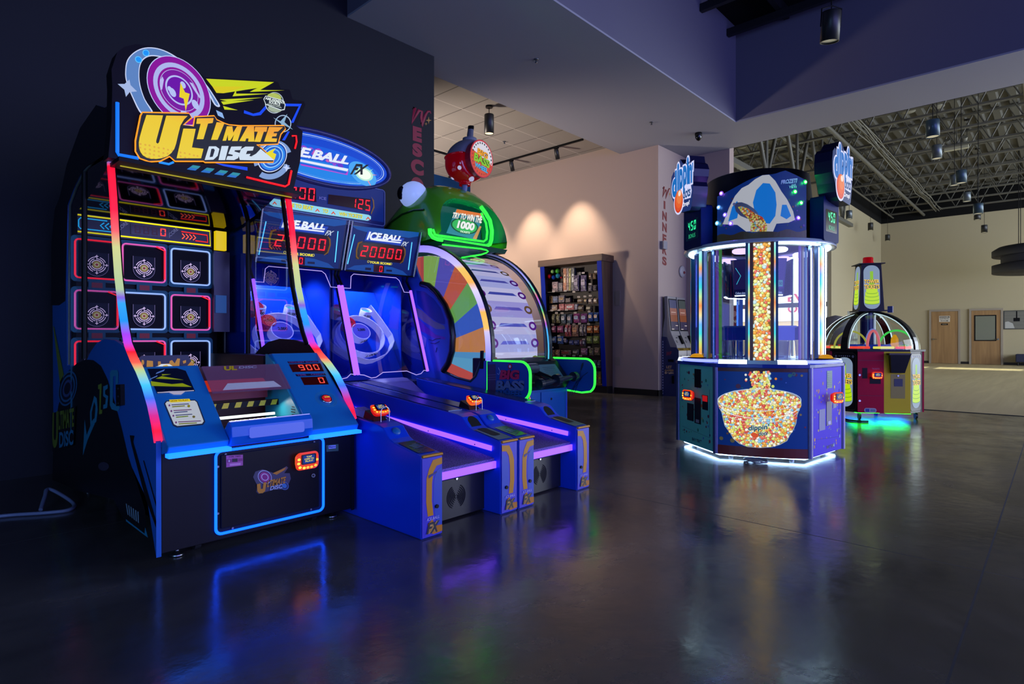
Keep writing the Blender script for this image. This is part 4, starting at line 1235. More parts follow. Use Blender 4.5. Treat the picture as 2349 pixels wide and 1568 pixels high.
def carpet():
    m = mat('speckled lane felt', '#4a3a70', 0.8)
    nt, b = nodes(m); g = add(nt, 'ShaderNodeNewGeometry')
    n = add(nt, 'ShaderNodeTexNoise'); n.inputs['Scale'].default_value = 240; n.inputs['Detail'].default_value = 2
    nt.links.new(g.outputs['Position'], n.inputs['Vector'])
    r = ramp(nt, [(0.38, '#2e2450'), (0.62, '#8a76b4')]); nt.links.new(n.outputs[0], r.inputs[0]); nt.links.new(r.outputs[0], b.inputs['Base Color'])
    return m
FELT = carpet()

def ribbon_wall(m, pl, path, h, t, mtl, closed=True, top=None):
    """standing band of height h along a path drawn on plane pl"""
    n = len(path)
    rows = []
    for i, (a, b) in enumerate(path):
        a0, b0 = path[i - 1] if (closed or i > 0) else path[i]
        a1, b1 = path[(i + 1) % n] if (closed or i < n - 1) else path[i]
        d = V((a1 - a0, b1 - b0)); d.normalize(); nn = V((-d.y, d.x)) * t
        rows.append([pl(a, b, 0), pl(a, b, h), pl(a + nn.x, b + nn.y, h), pl(a + nn.x, b + nn.y, 0)])
    m.grid(rows, mtl, smooth=False, close_v=closed)

# measured once on the right alley, used on both
pD0 = Plane((2.80, 4.63, 1.70), (1, 0, 0), (0, -0.11, 0.37))
cD = crop(620, 480, 5.6)
def duv(pts): return [pD0.uv(pD0.px(x, y)) for x, y in cD(pts)]
pR0 = Plane((3.1875, 4.80, 0.76), (1, 0, 0), (0, 0.44, 0.74))
cR = crop(560, 600, 3.92)
def ruv(pts): return [pR0.uv(pR0.px(x, y)) for x, y in cR(pts)]

def alley(X0, label, first):
    t = thing('ball_rolling_alley', label, 'arcade game', (X0 + 0.3875, 3.9, 0), 'ball rolling alleys')
    X1 = X0 + 0.772
    # side rails
    for nm, a, b in (('left_rail', X0, X0 + 0.148), ('right_rail', X1 - 0.148, X1)):
        m = MB()
        pr = [(YY, 0.0), (YY, 0.455), (2.80, 0.50), (2.835, 0.515), (2.90, 0.575), (2.96, 0.590), (4.40, 0.725), (4.40, 0.0)]
        m.prism([V((a, y, z)) for y, z in pr], [V((b, y, z)) for y, z in pr], ALB)
        o = m.build(nm, t, bevel=0.006)
        # metal cap and front end panel
        m = MB()
        m.hexa([(a + 0.012, 3.05, 0.5995), (b - 0.012, 3.05, 0.5995), (b - 0.012, 4.38, 0.724), (a + 0.012, 4.38, 0.724), (a + 0.012, 3.05, 0.604), (b - 0.012, 3.05, 0.604), (b - 0.012, 4.38, 0.7285), (a + 0.012, 4.38, 0.7285)], paint('#4a5a8a', 0.25, metal=0.8))
        m.build('rail_cap', o)
        pe = facing_front(YY - 0.004)
        m = MB()
        w_ = b - a
        m.pbox(pe, a + 0.004, b - 0.004, 0.008, 0.440, 0, 0.003, paint('#4034c0', 0.35))
        left = nm == 'left_rail'
        def fx(x): return a + w_ * (x if left else 1 - x)
        # swoosh
        sw = [(0.28, 0.12), (0.20, 0.20), (0.22, 0.33), (0.34, 0.38), (0.52, 0.425), (0.97, 0.432), (0.97, 0.395), (0.70, 0.39), (0.55, 0.36), (0.48, 0.30), (0.47, 0.20), (0.55, 0.12)]
        m.flat(pe, [(fx(x), z) for x, z in sw], 0.0045, ORANGE)
        m.flat(pe, [(fx(x), z) for x, z in ((0.62, 0.12), (0.55, 0.20), (0.57, 0.31), (0.68, 0.36), (0.97, 0.38), (0.97, 0.05), (0.8, 0.05))], 0.004, paint('#2a48b8', 0.35))
        if left:
            m.flat(pe, [(fx(x), z) for x, z in ((0.30, 0.345), (0.72, 0.36), (0.70, 0.352), (0.32, 0.328))], 0.006, paint('#2a2070'))
        m.flat(pe, [(a + w_ * .28, 0.08), (a + w_ * .5, 0.10), (a + w_ * .62, 0.06), (a + w_ * .97, 0.055), (a + w_ * .97, 0.02), (a + w_ * .55, 0.015), (a + w_ * .3, 0.035)], 0.0055, paint('#c87818', 0.35))
        m.textuv(pe, a + w_ * .52, 0.105, w_ * .6, 0.016, 'ICE.BALL', paint('#b0a8e8'), 0.02, 0.3, c=0.008)
        for bo, h, c in ((0.09, '#d8a860', 0.007), (0.03, '#14122a', 0.009)):
            m.textuv(pe, a + w_ * .52, 0.055, w_ * .62, 0.06, 'FX', paint(h), bo, 0.35, c=c)
        m.build('end_panel', o)
        m = MB()
        m.tube([(a + 0.004, YY - 0.008, 0.452), (b - 0.004, YY - 0.008, 0.452)], 0.0085, ORANGE, 8); m.build('bumper', o)
        m = MB(); m.cyl((fx(0.70), YY - 0.006, 0.165), (fx(0.70), YY - 0.016, 0.165), 0.011, BLACK, 12); m.build('lock', o)
        if left:
            # ticket console: instruction window, button, reader and wire loop
            pk = Plane((a, 2.56, 0.4605), (1, 0, 0), (0, 0.24, 0.042))
            m = MB(); m.flat(pk, [(0.016, 0.02), (w_ - 0.016, 0.02), (w_ - 0.016, 0.22), (0.016, 0.22)], 0.001, paint('#141828', 0.15))
            for k in range(9):
                m.flat(pk, [(0.02 + (k * 37 % 100) / 1000, 0.04 + k * 0.018), (0.05 + (k * 37 % 100) / 1000, 0.042 + k * 0.018), (0.05 + (k * 37 % 100) / 1000, 0.047 + k * 0.018), (0.02 + (k * 37 % 100) / 1000, 0.045 + k * 0.018)], 0.002, paint(('#6a7ab8', '#8a7050', '#a03050')[k % 3]))
            m.flat(pk, [(0.05, 0.09), (0.115, 0.105), (0.10, 0.17), (0.04, 0.15)], 0.002, paint('#3a4a78', 0.15))
            m.build('instruction_window', o)
            pq = Plane((a, 2.84, 0.517), (1, 0, 0), (0, 0.065, 0.060))
            m = MB(); m.lathe([(0.027, 0), (0.027, 0.006), (0.024, 0.011), (0, 0.012)], pq(w_ / 2, 0.044, 0), paint('#1c6ab0', 0.3), 20, ax=pq.n); m.build('button', o)
            m = MB(); m.hexa([(a + 0.02, 3.02, 0.59), (b - 0.03, 3.02, 0.59), (b - 0.03, 3.14, 0.60), (a + 0.02, 3.14, 0.60), (a + 0.03, 3.045, 0.625), (b - 0.04, 3.045, 0.625), (b - 0.04, 3.13, 0.655), (a + 0.03, 3.13, 0.655)], DARK); m.build('reader_base', o)
            reader(o, (a + 0.070, 3.045, 0.645), (1, 0, 0), (0, 0.075, 0.060), 0.95, 'red' if first else 'amber')
            m = MB(); m.tube([(a + 0.045, 2.985, 0.595), (a + 0.045, 2.985, 0.655)] + [(a + 0.075 - 0.03 * math.cos(PI * k / 10), 2.985, 0.655 + 0.03 * math.sin(PI * k / 10)) for k in range(1, 10)] + [(a + 0.105, 2.985, 0.655), (a + 0.105, 2.985, 0.595)], 0.0032, CHROME, 6); m.build('wire_loop', o)
        else:
            # scoop for tickets
            pq = Plane((a, 2.84, 0.517), (1, 0, 0), (0, 0.065, 0.060))
            m = MB(); m.flat(pq, ell(w_ / 2, 0.034, 0.045, 0.05, n=20, a0=0, a1=180) + [(w_ / 2 - 0.045, -0.01), (w_ / 2 + 0.045, -0.01)], 0.002, paint('#04040a', 0.6)); m.build('ticket_scoop', o)
            pk = Plane((a, 2.56, 0.4605), (1, 0, 0), (0, 0.24, 0.042))
            m = MB(); m.flat(pk, [(0.01, 0.01), (w_ - 0.01, 0.01), (w_ - 0.01, 0.235), (0.01, 0.235)], 0.0008, paint('#2a5a6a', 0.3)); m.flat(pk, rrect(0.075, 0.16, 0.02, 4, w_ / 2, 0.165), 0.0016, paint('#05050c', 0.6)); m.build('ticket_tray', o)
    # lane bed and front
    la, lb = X0 + 0.148, X1 - 0.148
    m = MB()
    lp = [(2.60, 0.345), (3.2, 0.43), (4.0, 0.545), (4.05, 0.555), (4.05, 0.30), (2.60, 0.30)]
    m.prism([V((la, y, z)) for y, z in lp], [V((lb, y, z)) for y, z in lp], FELT); m.build('lane', t)
    m = MB(); m.box((la, 2.69, 0.012), (lb, 2.72, 0.3), paint('#1e1d26', 0.4)); fp = m.build('front_panel', t)
    pf2 = facing_front(2.688)
    xc = (la + lb) / 2 + 0.0
    m = MB()
    for r in (0.012, 0.024, 0.036, 0.048, 0.060, 0.072):
        for a0 in (-62, 118):
            pts = ell(xc, 0.135, r + 0.0028, r + 0.0028, n=10, a0=a0, a1=a0 + 124); pin = ell(xc, 0.135, r - 0.0028, r - 0.0028, n=10, a0=a0, a1=a0 + 124)
            m.flat(pf2, pts + pin[::-1], 0.001, paint('#030305', 0.8))
    m.build('speaker_grille', fp)
    m = MB(); m.cyl((xc, 2.69, 0.245), (xc, 2.682, 0.245), 0.008, CHROME, 12); m.build('lock', fp)
    m = MB(); m.hexa([(la, 2.60, 0.275), (lb, 2.60, 0.275), (lb, 2.70, 0.275), (la, 2.70, 0.275), (la, 2.585, 0.325), (lb, 2.585, 0.325), (lb, 2.70, 0.345), (la, 2.70, 0.345)], paint('#2a2048', 0.4)); m.build('front_lip', t)
    m = MB(); m.box((la + 0.004, 2.578, 0.288), (lb - 0.004, 2.592, 0.330), PSOFT); m.build('front_light', t)
    # light strips along the inner faces
    for x, sgn in ((la, 1), (lb, -1)):
        m = MB(); pts = []
        p0, p1 = V((x, 2.62, 0.405)), V((x, 4.30, 0.535))
        m.tube([p0 + XV * sgn * 0.004, p1 + XV * sgn * 0.004], 0.017, PURPLE, 8); m.build('lane_light', t)
        m = MB()
        for k in range(4):
            p = p0.lerp(p1, 0.08 + 0.28 * k); m.cyl(p, p + XV * sgn * 0.024, 0.004, BLACK, 6)
        m.build('light_clip', t)
    # ball hop
    m = MB()
    hp = [(4.0, 0.545), (4.12, 0.585), (4.24, 0.645), (4.34, 0.70), (4.42, 0.73), (4.48, 0.735), (4.50, 0.70), (4.50, 0.4), (4.0, 0.4)]
    m.prism([V((la, y, z)) for y, z in hp], [V((lb - 0.09, y, z)) for y, z in hp], paint('#6a62a8', 0.5), smooth=True); m.build('ball_hop', t)
    m = MB(); m.box((lb - 0.09, 4.05, 0.3), (lb, 4.5, 0.5), BLACK); m.box((X0 + 0.02, 4.40, 0.0), (X1 - 0.02, 5.55, 0.70), paint('#0c1040', 0.4)); m.build('rear_base', t)
    # target playfield
    dx = X0 - 2.80
    pR = Plane(V((3.1875 + dx, 4.80, 0.76)), (1, 0, 0), (0, 0.44, 0.74))
    W = X1 - X0
    m = MB(); m.pbox(pR, -W / 2 + 0.02, W / 2 - 0.02, -0.06, 0.95, -0.03, 0, paint('#0c48c8', 0.25)); pfd = m.build('playfield', t)
    WALLM = mat('white ring wall', '#d4d4f0', 0.35, emit='#b4b4f0', es=0.30)  # faint emission added to brighten the ring walls, which are no lamps
    rel = ruv([(1100, 430), (1200, 560), (1290, 690), (1308, 745), (1290, 800), (1240, 862), (1150, 905)])
    outer = [(a, b) for a, b in rel] + [(-0.02, rel[-1][1] - 0.01)] + [(-a, b) for a, b in reversed(rel)]
    m = MB(); ribbon_wall(m, pR, outer, 0.085, 0.008, WALLM, closed=False); m.build('outer_gutter', pfd)
    rr = ruv([(1010, 690), (1200, 690), (1030, 838)])
    ra, rb = abs(rr[1][0] - rr[0][0]), abs(rr[2][1] - rr[0][1])
    cx_, cy_ = 0.0, rr[0][1]
    m = MB(); ribbon_wall(m, pR, ell(cx_, cy_, 0.245, 0.215, n=36), 0.085, 0.008, WALLM)
    def lab(o, d, axis, w_, h_, body):
        d = (d - axis * d.dot(axis)).normalized(); P_ = Plane(o + d * 0.001, axis.cross(d), axis)
        m.textuv(P_, 0, 0, w_, h_, body, paint('#101018'), 0.045, c=0.002)
    an = math.radians(-78); o = pR(cx_ + 0.2455 * math.cos(an), cy_ + 0.2155 * math.sin(an), 0.045)
    lab(o, pR.u * math.cos(an) + pR.v * math.sin(an), pR.n, 0.14, 0.05, '1,000')
    m.build('score_ring', pfd)
    m = MB(); ribbon_wall(m, pR, ell(cx_ - 0.01, cy_ + 0.03, 0.10, 0.09, n=28), 0.09, 0.007, WALLM); m.flat(pR, ell(cx_ - 0.01, cy_ + 0.03, 0.094, 0.084, n=28), 0.088, paint('#6a62c8', 0.4)); m.textuv(pR, cx_ - 0.005, cy_ + 0.045, 0.085, 0.035, '2,000', paint('#141020'), 0.03, c=0.091)
    an = math.radians(-75); lab(pR(cx_ - 0.01 + 0.1 * math.cos(an), cy_ + 0.03 + 0.09 * math.sin(an), 0.045), pR.u * math.cos(an) + pR.v * math.sin(an), pR.n, 0.09, 0.05, '2,000')
    m.build('score_ring', pfd)
    for k, (bx, by, s_) in enumerate(((-0.11, 0.52, '3,000'), (-0.19, 0.66, '4,000'))):
        m = MB(); ribbon_wall(m, pR, ell(bx, by, 0.07, 0.06, n=24), 0.09, 0.007, paint('#e02050', 0.3)); m.flat(pR, ell(bx, by, 0.064, 0.054, n=24), 0.087, glow('#e01848', 0.6)); m.textuv(pR, bx, by, 0.08, 0.03, s_, paint('#40081c'), 0.03, c=0.089); m.build('score_cup', pfd)
    for sx_ in (1, -1):
        m = MB(); a_, b_ = sx_ * 0.145, 0.63
        axis = V((0, -0.45, 0.89)).normalized(); o_ = pR(a_, b_, -0.01)
        m.lathe([(0.058, 0), (0.058, 0.095), (0.052, 0.095), (0.052, 0.07)], o_, WALLM, 24, ax=axis); m.lathe([(0.052, 0.075), (0, 0.075)], o_, glow('#50e0f0', 0.95), 24, ax=axis)
        lab(o_ + axis * 0.05 + V((-0.012, -0.0515, -0.026)), V((-0.2, -0.9, -0.4)), axis, 0.075, 0.032, '10,000')
        m.build('score_cup', pfd)
    # cage walls
    m = MB(); m.box((X0 + 0.01, 5.48, 0.7), (X1 - 0.01, 5.52, 2.1), paint('#0a40b8', 0.25)); m.build('back_wall', t)
    for x in (X0 + 0.008, X1 - 0.008):
        m = MB(); m.box((x - 0.006, 4.82, 0.70), (x + 0.006, 5.48, 2.08), paint('#0d46c4', 0.22)); m.build('cage_side', t)
        m = MB(); m.poly([V((x, y, z)) for y, z in ((4.42, 0.79), (4.82, 0.74), (4.82, 1.70), (4.70, 1.66))], glass('cage glass', '#a8b0d8', 0.07)); m.build('cage_glass', t)
        m = MB()
        m.tube([V((x, 4.67, 1.565)), V((x, 4.405, 0.785))], 0.0135, glow('#7844ff', 3.0), 8); m.build('post_light', t)
        m = MB(); m.tube([V((x, 4.70, 1.56)), V((x, 4.435, 0.78))], 0.014, DARK, 6); m.tube([V((x, 4.67, 1.57)), V((x, 4.735, 1.66)), V((x, 4.70, 1.76))], 0.012, BLACK, 6); m.build('cage_post', t)
        m = MB(); m.tube([V((x, 4.625, 1.70)), V((x, 4.50, 2.12))], 0.010, CHROME, 8); m.build('display_post', t)
    # front acrylic with bright edges
    EDG = glow('#b8a8ff', 1.0)
    pG = Plane((X0, 4.405, 0.785), (1, 0, 0), (0, 0.265, 0.78))
    m = MB(); Wg = W; Hg = 0.824
    top = [(0.02, Hg - 0.02), (0.09, Hg - 0.02), (0.12, Hg + 0.10), (0.15, Hg + 0.125), (W - 0.15, Hg + 0.125), (W - 0.12, Hg + 0.10), (W - 0.09, Hg - 0.02), (W - 0.02, Hg - 0.02)]
    m.tube([pG(a, b, 0.0) for a, b in top], 0.0035, EDG, 5)
    bot = [(0.02, 0.0), (0.06, -0.005), (0.13, -0.035), (0.18, -0.03), (0.26, 0.01), (0.52, 0.012), (0.62, -0.03), (0.68, -0.02), (0.72, 0.01), (0.755, 0.005)]
    m.tube([pG(a, b, 0.0) for a, b in bot], 0.0035, EDG, 5)
    m.build('acrylic_edge', t)
    m = MB(); m.poly([pG(a, b, 0) for a, b in bot + top[::-1]], glass('front acrylic', '#dfe4ff', 0.05)); m.build('front_acrylic', t)
    lamp('SPOT', 'cage_lamp', (X0 + W / 2, 5.1, 1.97), 75.0, (0.45, 0.52, 1.0), target=(X0 + W / 2, 5.12, 0.5), spot_size=math.radians(100), spot_blend=0.5, shadow_soft_size=0.02)
    m = MB(); m.box((X0 + 0.02, 4.62, 2.0), (X1 - 0.02, 5.5, 2.10), paint('#0a1c6a', 0.4)); m.build('cage_roof', t)
    # score display
    pD = Plane(V((X0, 4.63, 1.70)), (1, 0, 0), (0, -0.11, 0.37))
    m = MB(); m.pbox(pD, 0.01, W - 0.01, 0, 0.40, -0.05, 0, paint('#0a1a58', 0.25)); dsp = m.build('score_display', t)
    m = MB()
    def DF(pts, c, mt): m.flat(pD, duv(pts), c, mt)
    DF([(1045, 215), (1905, 310), (1800, 860), (950, 785)], 0.001, glow('#0a2c88', 0.55))
    DF([(1040, 205), (1910, 295), (1900, 345), (1780, 365), (1230, 290), (1110, 255)], 0.002, glow('#1660c8', 0.6))
    DF([(985, 765), (1080, 720), (1300, 705), (1560, 740), (1700, 790), (1765, 850)], 0.002, glow('#1a58c0', 0.6))
    DF([(1130, 410), (1720, 470), (1735, 560), (1700, 690), (1090, 640), (1100, 520)], 0.003, paint('#0a0c30', 0.2))
    DF([(1150, 425), (1710, 488), (1700, 668), (1130, 610)], 0.004, paint('#4a0618', 0.15))
    DF([(1180, 405), (1120, 425), (1095, 520), (1095, 610), (1125, 640), (1135, 625), (1112, 600), (1115, 520), (1140, 440), (1180, 420)], 0.005, ORANGE); DF([(1700, 475), (1735, 510), (1735, 580), (1705, 670), (1660, 700), (1660, 688), (1692, 660), (1718, 580), (1718, 520)], 0.005, ORANGE)
    DF([(1325, 708), (1462, 722), (1456, 812), (1322, 800)], 0.004, paint('#5a0a1c', 0.15))
    m.build('display_art', dsp)
    m = MB()
    def DQ(pts): return [pD(a, b, 0) for a, b in duv(pts)]
    m.seven(DQ([(1135, 600), (1690, 650), (1700, 515), (1160, 455)]), '20000', glow('#ff1830', 1.5), None, 0.006, 0.12, 0.10); m.seven(DQ([(1385, 800), (1440, 805), (1448, 728), (1395, 722)]), '0', glow('#ff1830', 1.5), None, 0.006, 0.0, 0.12)
    m.build('numerals', dsp)
    m = MB()
    DFT = lambda q, s_, mt, bo, sh, c: m.textq(DQ(q), s_, mt, bo, sh, c)
    DF([(1205, 400), (1250, 270), (1300, 280), (1300, 330), (1720, 370), (1665, 465), (1270, 405)], 0.005, glow('#2048c8', 0.8))
    DFT([(1228, 388), (1675, 405), (1705, 345), (1268, 282)], 'ICE.BALL', glow('#e8f0ff', 1.0), 0.05, 0.0, 0.008)
    DF([(1285, 375), (1672, 418), (1664, 434), (1280, 392)], 0.008, glow('#e8f0ff', 1.0))
    DFT([(1672, 468), (1745, 470), (1775, 418), (1695, 412)], 'FX', glow('#d0dcf0', 0.9), 0.03, 0.2, 0.009)
    DFT([(1268, 690), (1540, 714), (1545, 686), (1272, 660)], 'YOUR SCORE', glow('#f0e020', 1.1), 0.04, 0, 0.006)
    for q in ((1255, 668), (1548, 698)):
        a, b = duv([q])[0]; m.ring(pD, ell(a, b, 0.011, 0.011, n=14), ell(a, b, 0.008, 0.008, n=14), 0.006, glow('#f0e020', 1.0))
    for q in ([(1215, 775), (1290, 782), (1292, 750), (1218, 744)], [(1485, 795), (1560, 800), (1560, 775), (1488, 772)]): DF(q, 0.004, paint('#0c1a48'))
    m.build('lettering', dsp)
    m = MB()
    for q in ([(1078, 320), (988, 700)], [(1815, 420), (1770, 775)]):
        a, b = duv(q); m.tube([pD(*a, 0.006), pD(*b, 0.006)], 0.0042, glow('#58c0ff', 1.5), 6)
    m.build('side_neon', dsp)
    m = MB(); m.tube([pD(0.012, 0.0, 0.005), pD(W - 0.012, 0.0, 0.005)], 0.008, BLACK, 6); m.build('display_sill', t)
    return t
alley(2.80, 'purple-lit ball rolling alley on the right of the pair, beside the green fish wheel game', False)
alley(2.012, 'purple-lit ball rolling alley on the left of the pair, beside the disc toss game', True)

# marquee over both
mqt = thing('alley_marquee', 'blue oval lit sign with red score counters standing over both ball rolling alleys', 'sign', (2.79, 5.05, 2.105))
pQ = facing_front(4.95)
cQ = crop(560, 270, 3.645)
m = MB(); m.box((2.12, 4.96, 2.13), (3.46, 5.16, 2.58), paint('#0c1c70', 0.35)); m.build('counter_box', mqt, bevel=0.01)
bx = mqt.children[-1]
m = MB()
m.flat(pQ, [(2.13, 2.26), (3.45, 2.26), (3.45, 2.575), (2.13, 2.575)], -0.008, glow('#0c2c98', 0.5))
m.tube([pQ(a, b, -0.006) for a, b in rrect(1.34, 0.36, 0.03, 4, 2.79, 2.40)], 0.006, paint('#8890c8', 0.3), 5, closed=True)
for q in ([(150, 560), (600, 590), (605, 705), (150, 650)], [(705, 640), (1060, 680), (1055, 780), (700, 720)]):
    m.pxp(pQ, cQ(q), 0.0, paint('#3a0a1c', 0.15))
for q in ([(1062, 660), (1085, 690), (1090, 750), (1062, 810), (1058, 795), (1078, 745), (1074, 695)],):
    m.pxp(pQ, cQ(q), 0.002, ORANGE)
m.build('counter_face', bx)
m = MB()
def QQ(pts): return [pQ.px(x, y) for x, y in cQ(pts)]
m.seven(QQ([(205, 640), (598, 700), (602, 590), (210, 560)]), '30000', glow('#ff1830', 1.5), None, 0.003, 0.05, 0.10); m.seven(QQ([(880, 745), (1060, 785), (1062, 690), (885, 668)]), '125', glow('#ff1830', 1.4), None, 0.003, 0.05, 0.10)
m.textq(QQ([(625, 680), (685, 690), (685, 665), (628, 658)]), 'ICE', glow('#6060c0', 0.8), 0.03, c=0.003)
m.build('numerals', bx)
m = MB()
m.pxp(pQ, cQ([(215, 685), (235, 680), (600, 745), (1025, 815), (1045, 828), (1045, 850), (1025, 862), (600, 800), (240, 742), (208, 725), (205, 700)]), 0.012, glow('#90d8f0', 0.95), th=0.02); m.build('caption_bar', mqt)
cb = mqt.children[-1]
m = MB()
for q, s_ in (([(285, 738), (560, 780), (565, 745), (288, 703)], 'SCORE TO BEAT'), ([(640, 798), (685, 803), (690, 770), (643, 765)], 'TO'), ([(775, 820), (970, 848), (975, 815), (778, 790)], 'WIN TICKETS')):
    m.textq(QQ(q), s_, glow('#e8e020', 1.0), 0.03, c=0.034); m.textq(QQ(q), s_, paint('#1a3a58'), 0.06, c=0.033)
for x, y in ((240, 715), (597, 775), (730, 797), (1020, 842)):
    m.pxp(pQ, cQ([(x - 20, y + 12), (x, y - 12), (x + 20, y + 14), (x + 12, y + 16), (x, y + 2), (x - 12, y + 14)]), 0.034, glow('#e04810', 0.9))
m.build('lettering', cb)
m = MB()
oc = (2.79, 2.745)
m.prism([pQ(x, y, 0.0) for x, y in ell(*oc, 0.70, 0.218, n=56)], [pQ(x, y, -0.16) for x, y in ell(*oc, 0.70, 0.218, n=56)], paint('#0a2890', 0.4)); m.build('oval_sign', mqt)
ov = mqt.children[-1]
m = MB()
rows = []
for x, y in ell(*oc, 1, 1, n=56):
    c_, s_ = x - oc[0], y - oc[1]
    rows.append([pQ(oc[0] + (0.695 + k) * c_, oc[1] + (0.213 + k) * s_, h) for k, h in ((0, 0.0), (0.004, 0.02), (0.02, 0.032), (0.038, 0.02), (0.044, -0.03), (0.036, -0.14), (0.0, -0.16))])
m.grid(rows, paint('#3a3a78', 0.3), close_v=True, flip=True); m.build('oval_frame', ov)
m = MB()
def OV(ax_, bx_, cx_, cy_, c, h, es=1.0, rot=0): m.flat(pQ, ell(cx_, cy_, ax_, bx_, rot, n=48), c, glow(h, es))
OV(0.69, 0.21, *oc, 0.002, '#0848d8', 0.9); OV(0.60, 0.15, 2.79, 2.70, 0.003, '#0c60e8', 0.9); OV(0.45, 0.08, 2.86, 2.635, 0.004, '#1888f0', 0.9)
m.ring(pQ, ell(*oc, 0.655, 0.192, n=56), ell(*oc, 0.648, 0.187, n=56), 0.004, glow('#c8e0ff', 1.0)); m.ring(pQ, ell(*oc, 0.632, 0.178, n=56), ell(*oc, 0.629, 0.1755, n=56), 0.004, glow('#88b8ff', 1.0))
for i in range(40):
    x = 2.36 + 0.62 * i / 40 + random.uniform(-.02, .02); y = 2.83 - 0.09 * i / 40 + random.uniform(-.03, .03); r = random.uniform(0.012, 0.032)
    OV(r, r * 0.8, x, y, 0.0045 + i * 2e-5, ('#b040d8', '#d860c8', '#7038e0', '#9850e8')[i % 4], 0.8)
OV(0.16, 0.10, 3.20, 2.69, 0.0055, '#48a8f8', 0.95, -20)
for i in range(14):
    a = random.uniform(0, 2 * PI); l = random.uniform(0.06, 0.16); c_, s_ = math.cos(a), math.sin(a)
    cx_, cy_ = 3.22, 2.69
    m.flat(pQ, [(cx_ - s_ * 0.012, cy_ + c_ * 0.012), (cx_ + c_ * l, cy_ + s_ * l), (cx_ + s_ * 0.012, cy_ - c_ * 0.012)], 0.006 + i * 1e-5, glow(('#e8f8e0', '#90e8d0', '#f0e898', '#f090a0')[i % 4], 0.95))
OV(0.10, 0.062, 3.215, 2.69, 0.0065, '#b8f0d8', 0.95); OV(0.075, 0.048, 3.215, 2.69, 0.007, '#f4fff0', 1.0)
m.pxp(pQ, cQ([(470, 385), (840, 470), (870, 440), (860, 480), (470, 398)]), 0.0072, glow('#c840d8', 0.9))
m.build('oval_art', ov)
m = MB()
BL_, WH = glow('#2858e0', 0.9), glow('#e4eafa', 1.0)
m.textq(QQ([(310, 305), (880, 400), (890, 330), (320, 215)]), 'ICE.BALL', BL_, 0.10, 0.25, 0.008); m.textq(QQ([(300, 300), (868, 395), (880, 325), (310, 210)]), 'ICE.BALL', WH, 0.045, 0.25, 0.010)
m.pxp(pQ, cQ([(345, 325), (868, 428), (860, 450), (340, 342)]), 0.009, WH); m.pxp(pQ, cQ([(345, 352), (855, 455), (848, 468), (338, 360)]), 0.009, BL_)
m.textq(QQ([(880, 475), (1005, 478), (1040, 395), (910, 385)]), 'FX', paint('#101014', 0.4), 0.05, 0.3, 0.012)
m.build('lettering', ov)
for x in (2.2, 3.38):
    m = MB(); m.box((x - 0.03, 5.04, 2.105), (x + 0.03, 5.10, 2.60), DARK); m.build('support_post', mqt)
# ================================================================ fish headed wheel game
BX0, BX1 = 3.64, 4.56
bw = thing('fish_wheel_game', 'big spinning wheel game with a green fish head, green neon and a red fishing bobber', 'arcade game', (4.1, 4.5, 0))
pW = facing_left(BX0)
WC = (4.66, 0.97)      # wheel centre, Y and Z
cA = crop(920, 540, 3.733)
cH = crop(880, 230, 3.484)
BLUEP = paint('#1f58c8', 0.3)
GREENN = glow('#30ff40', 1.5)
# base and console
m = MB(); m.box((BX0 + 0.02, 3.50, 0.05), (BX1 - 0.02, 5.55, 0.72), paint('#1260a8', 0.3)); m.box((BX0 + 0.05, 3.55, 0.0), (BX1 - 0.05, 5.5, 0.05), BLACK); base = m.build('base_cabinet', bw, bevel=0.006)
pb1 = facing_front(3.498)
for a, b, nm in ((3.70, 3.93, 'ticket_door'), (3.95, 4.14, 'coin_door'), (4.16, 4.50, 'service_door')):
    m = MB(); m.pbox(pb1, a, b, 0.08, 0.60, 0, 0.006, paint('#1668b4', 0.28)); m.build(nm, base)
    d = base.children[-1]
m = MB(); m.cyl((4.30, 3.492, 0.53), (4.30, 3.486, 0.53), 0.012, CHROME, 10); m.build('lock', base)
m = MB(); m.pbox(pb1, 4.36, 4.45, 0.27, 0.30, 0.006, 0.014, BLACK); m.build('ticket_slot', base)
m = MB(); m.pbox(pb1, 4.30, 4.36, 0.12, 0.2, 0.006, 0.01, BLACK); m.build('bill_slot', base)
m = MB(); m.cyl((4.06, 3.492, 0.36), (4.06, 3.47, 0.36), 0.02, glow('#c02010', 0.5), 12); m.build('button', base)
# console top
m = MB()
pr = [(3.50, 0.62), (3.46, 0.66), (3.44, 0.70), (3.60, 0.88), (3.66, 0.915), (3.82, 0.92), (3.9, 0.92), (3.9, 0.62)]
m.prism([V((BX0 + 0.03, y, z)) for y, z in pr], [V((BX1 - 0.03, y, z)) for y, z in pr], paint('#15181c', 0.35)); con = m.build('console', bw, bevel=0.01)
pcn = Plane((BX0, 3.44, 0.70), (1, 0, 0), (0, 0.16, 0.18))
m = MB(); m.flat(pcn, [(0.56, 0.03), (0.82, 0.03), (0.82, 0.2), (0.52, 0.2)], 0.001, paint('#5f8a80', 0.3))
for k in range(6): m.flat(pcn, [(0.60, 0.06 + k * .02), (0.78, 0.06 + k * .02), (0.78, 0.066 + k * .02), (0.60, 0.066 + k * .02)], 0.002, paint('#3a5a54', 0.4))
m.build('instruction_plate', con)
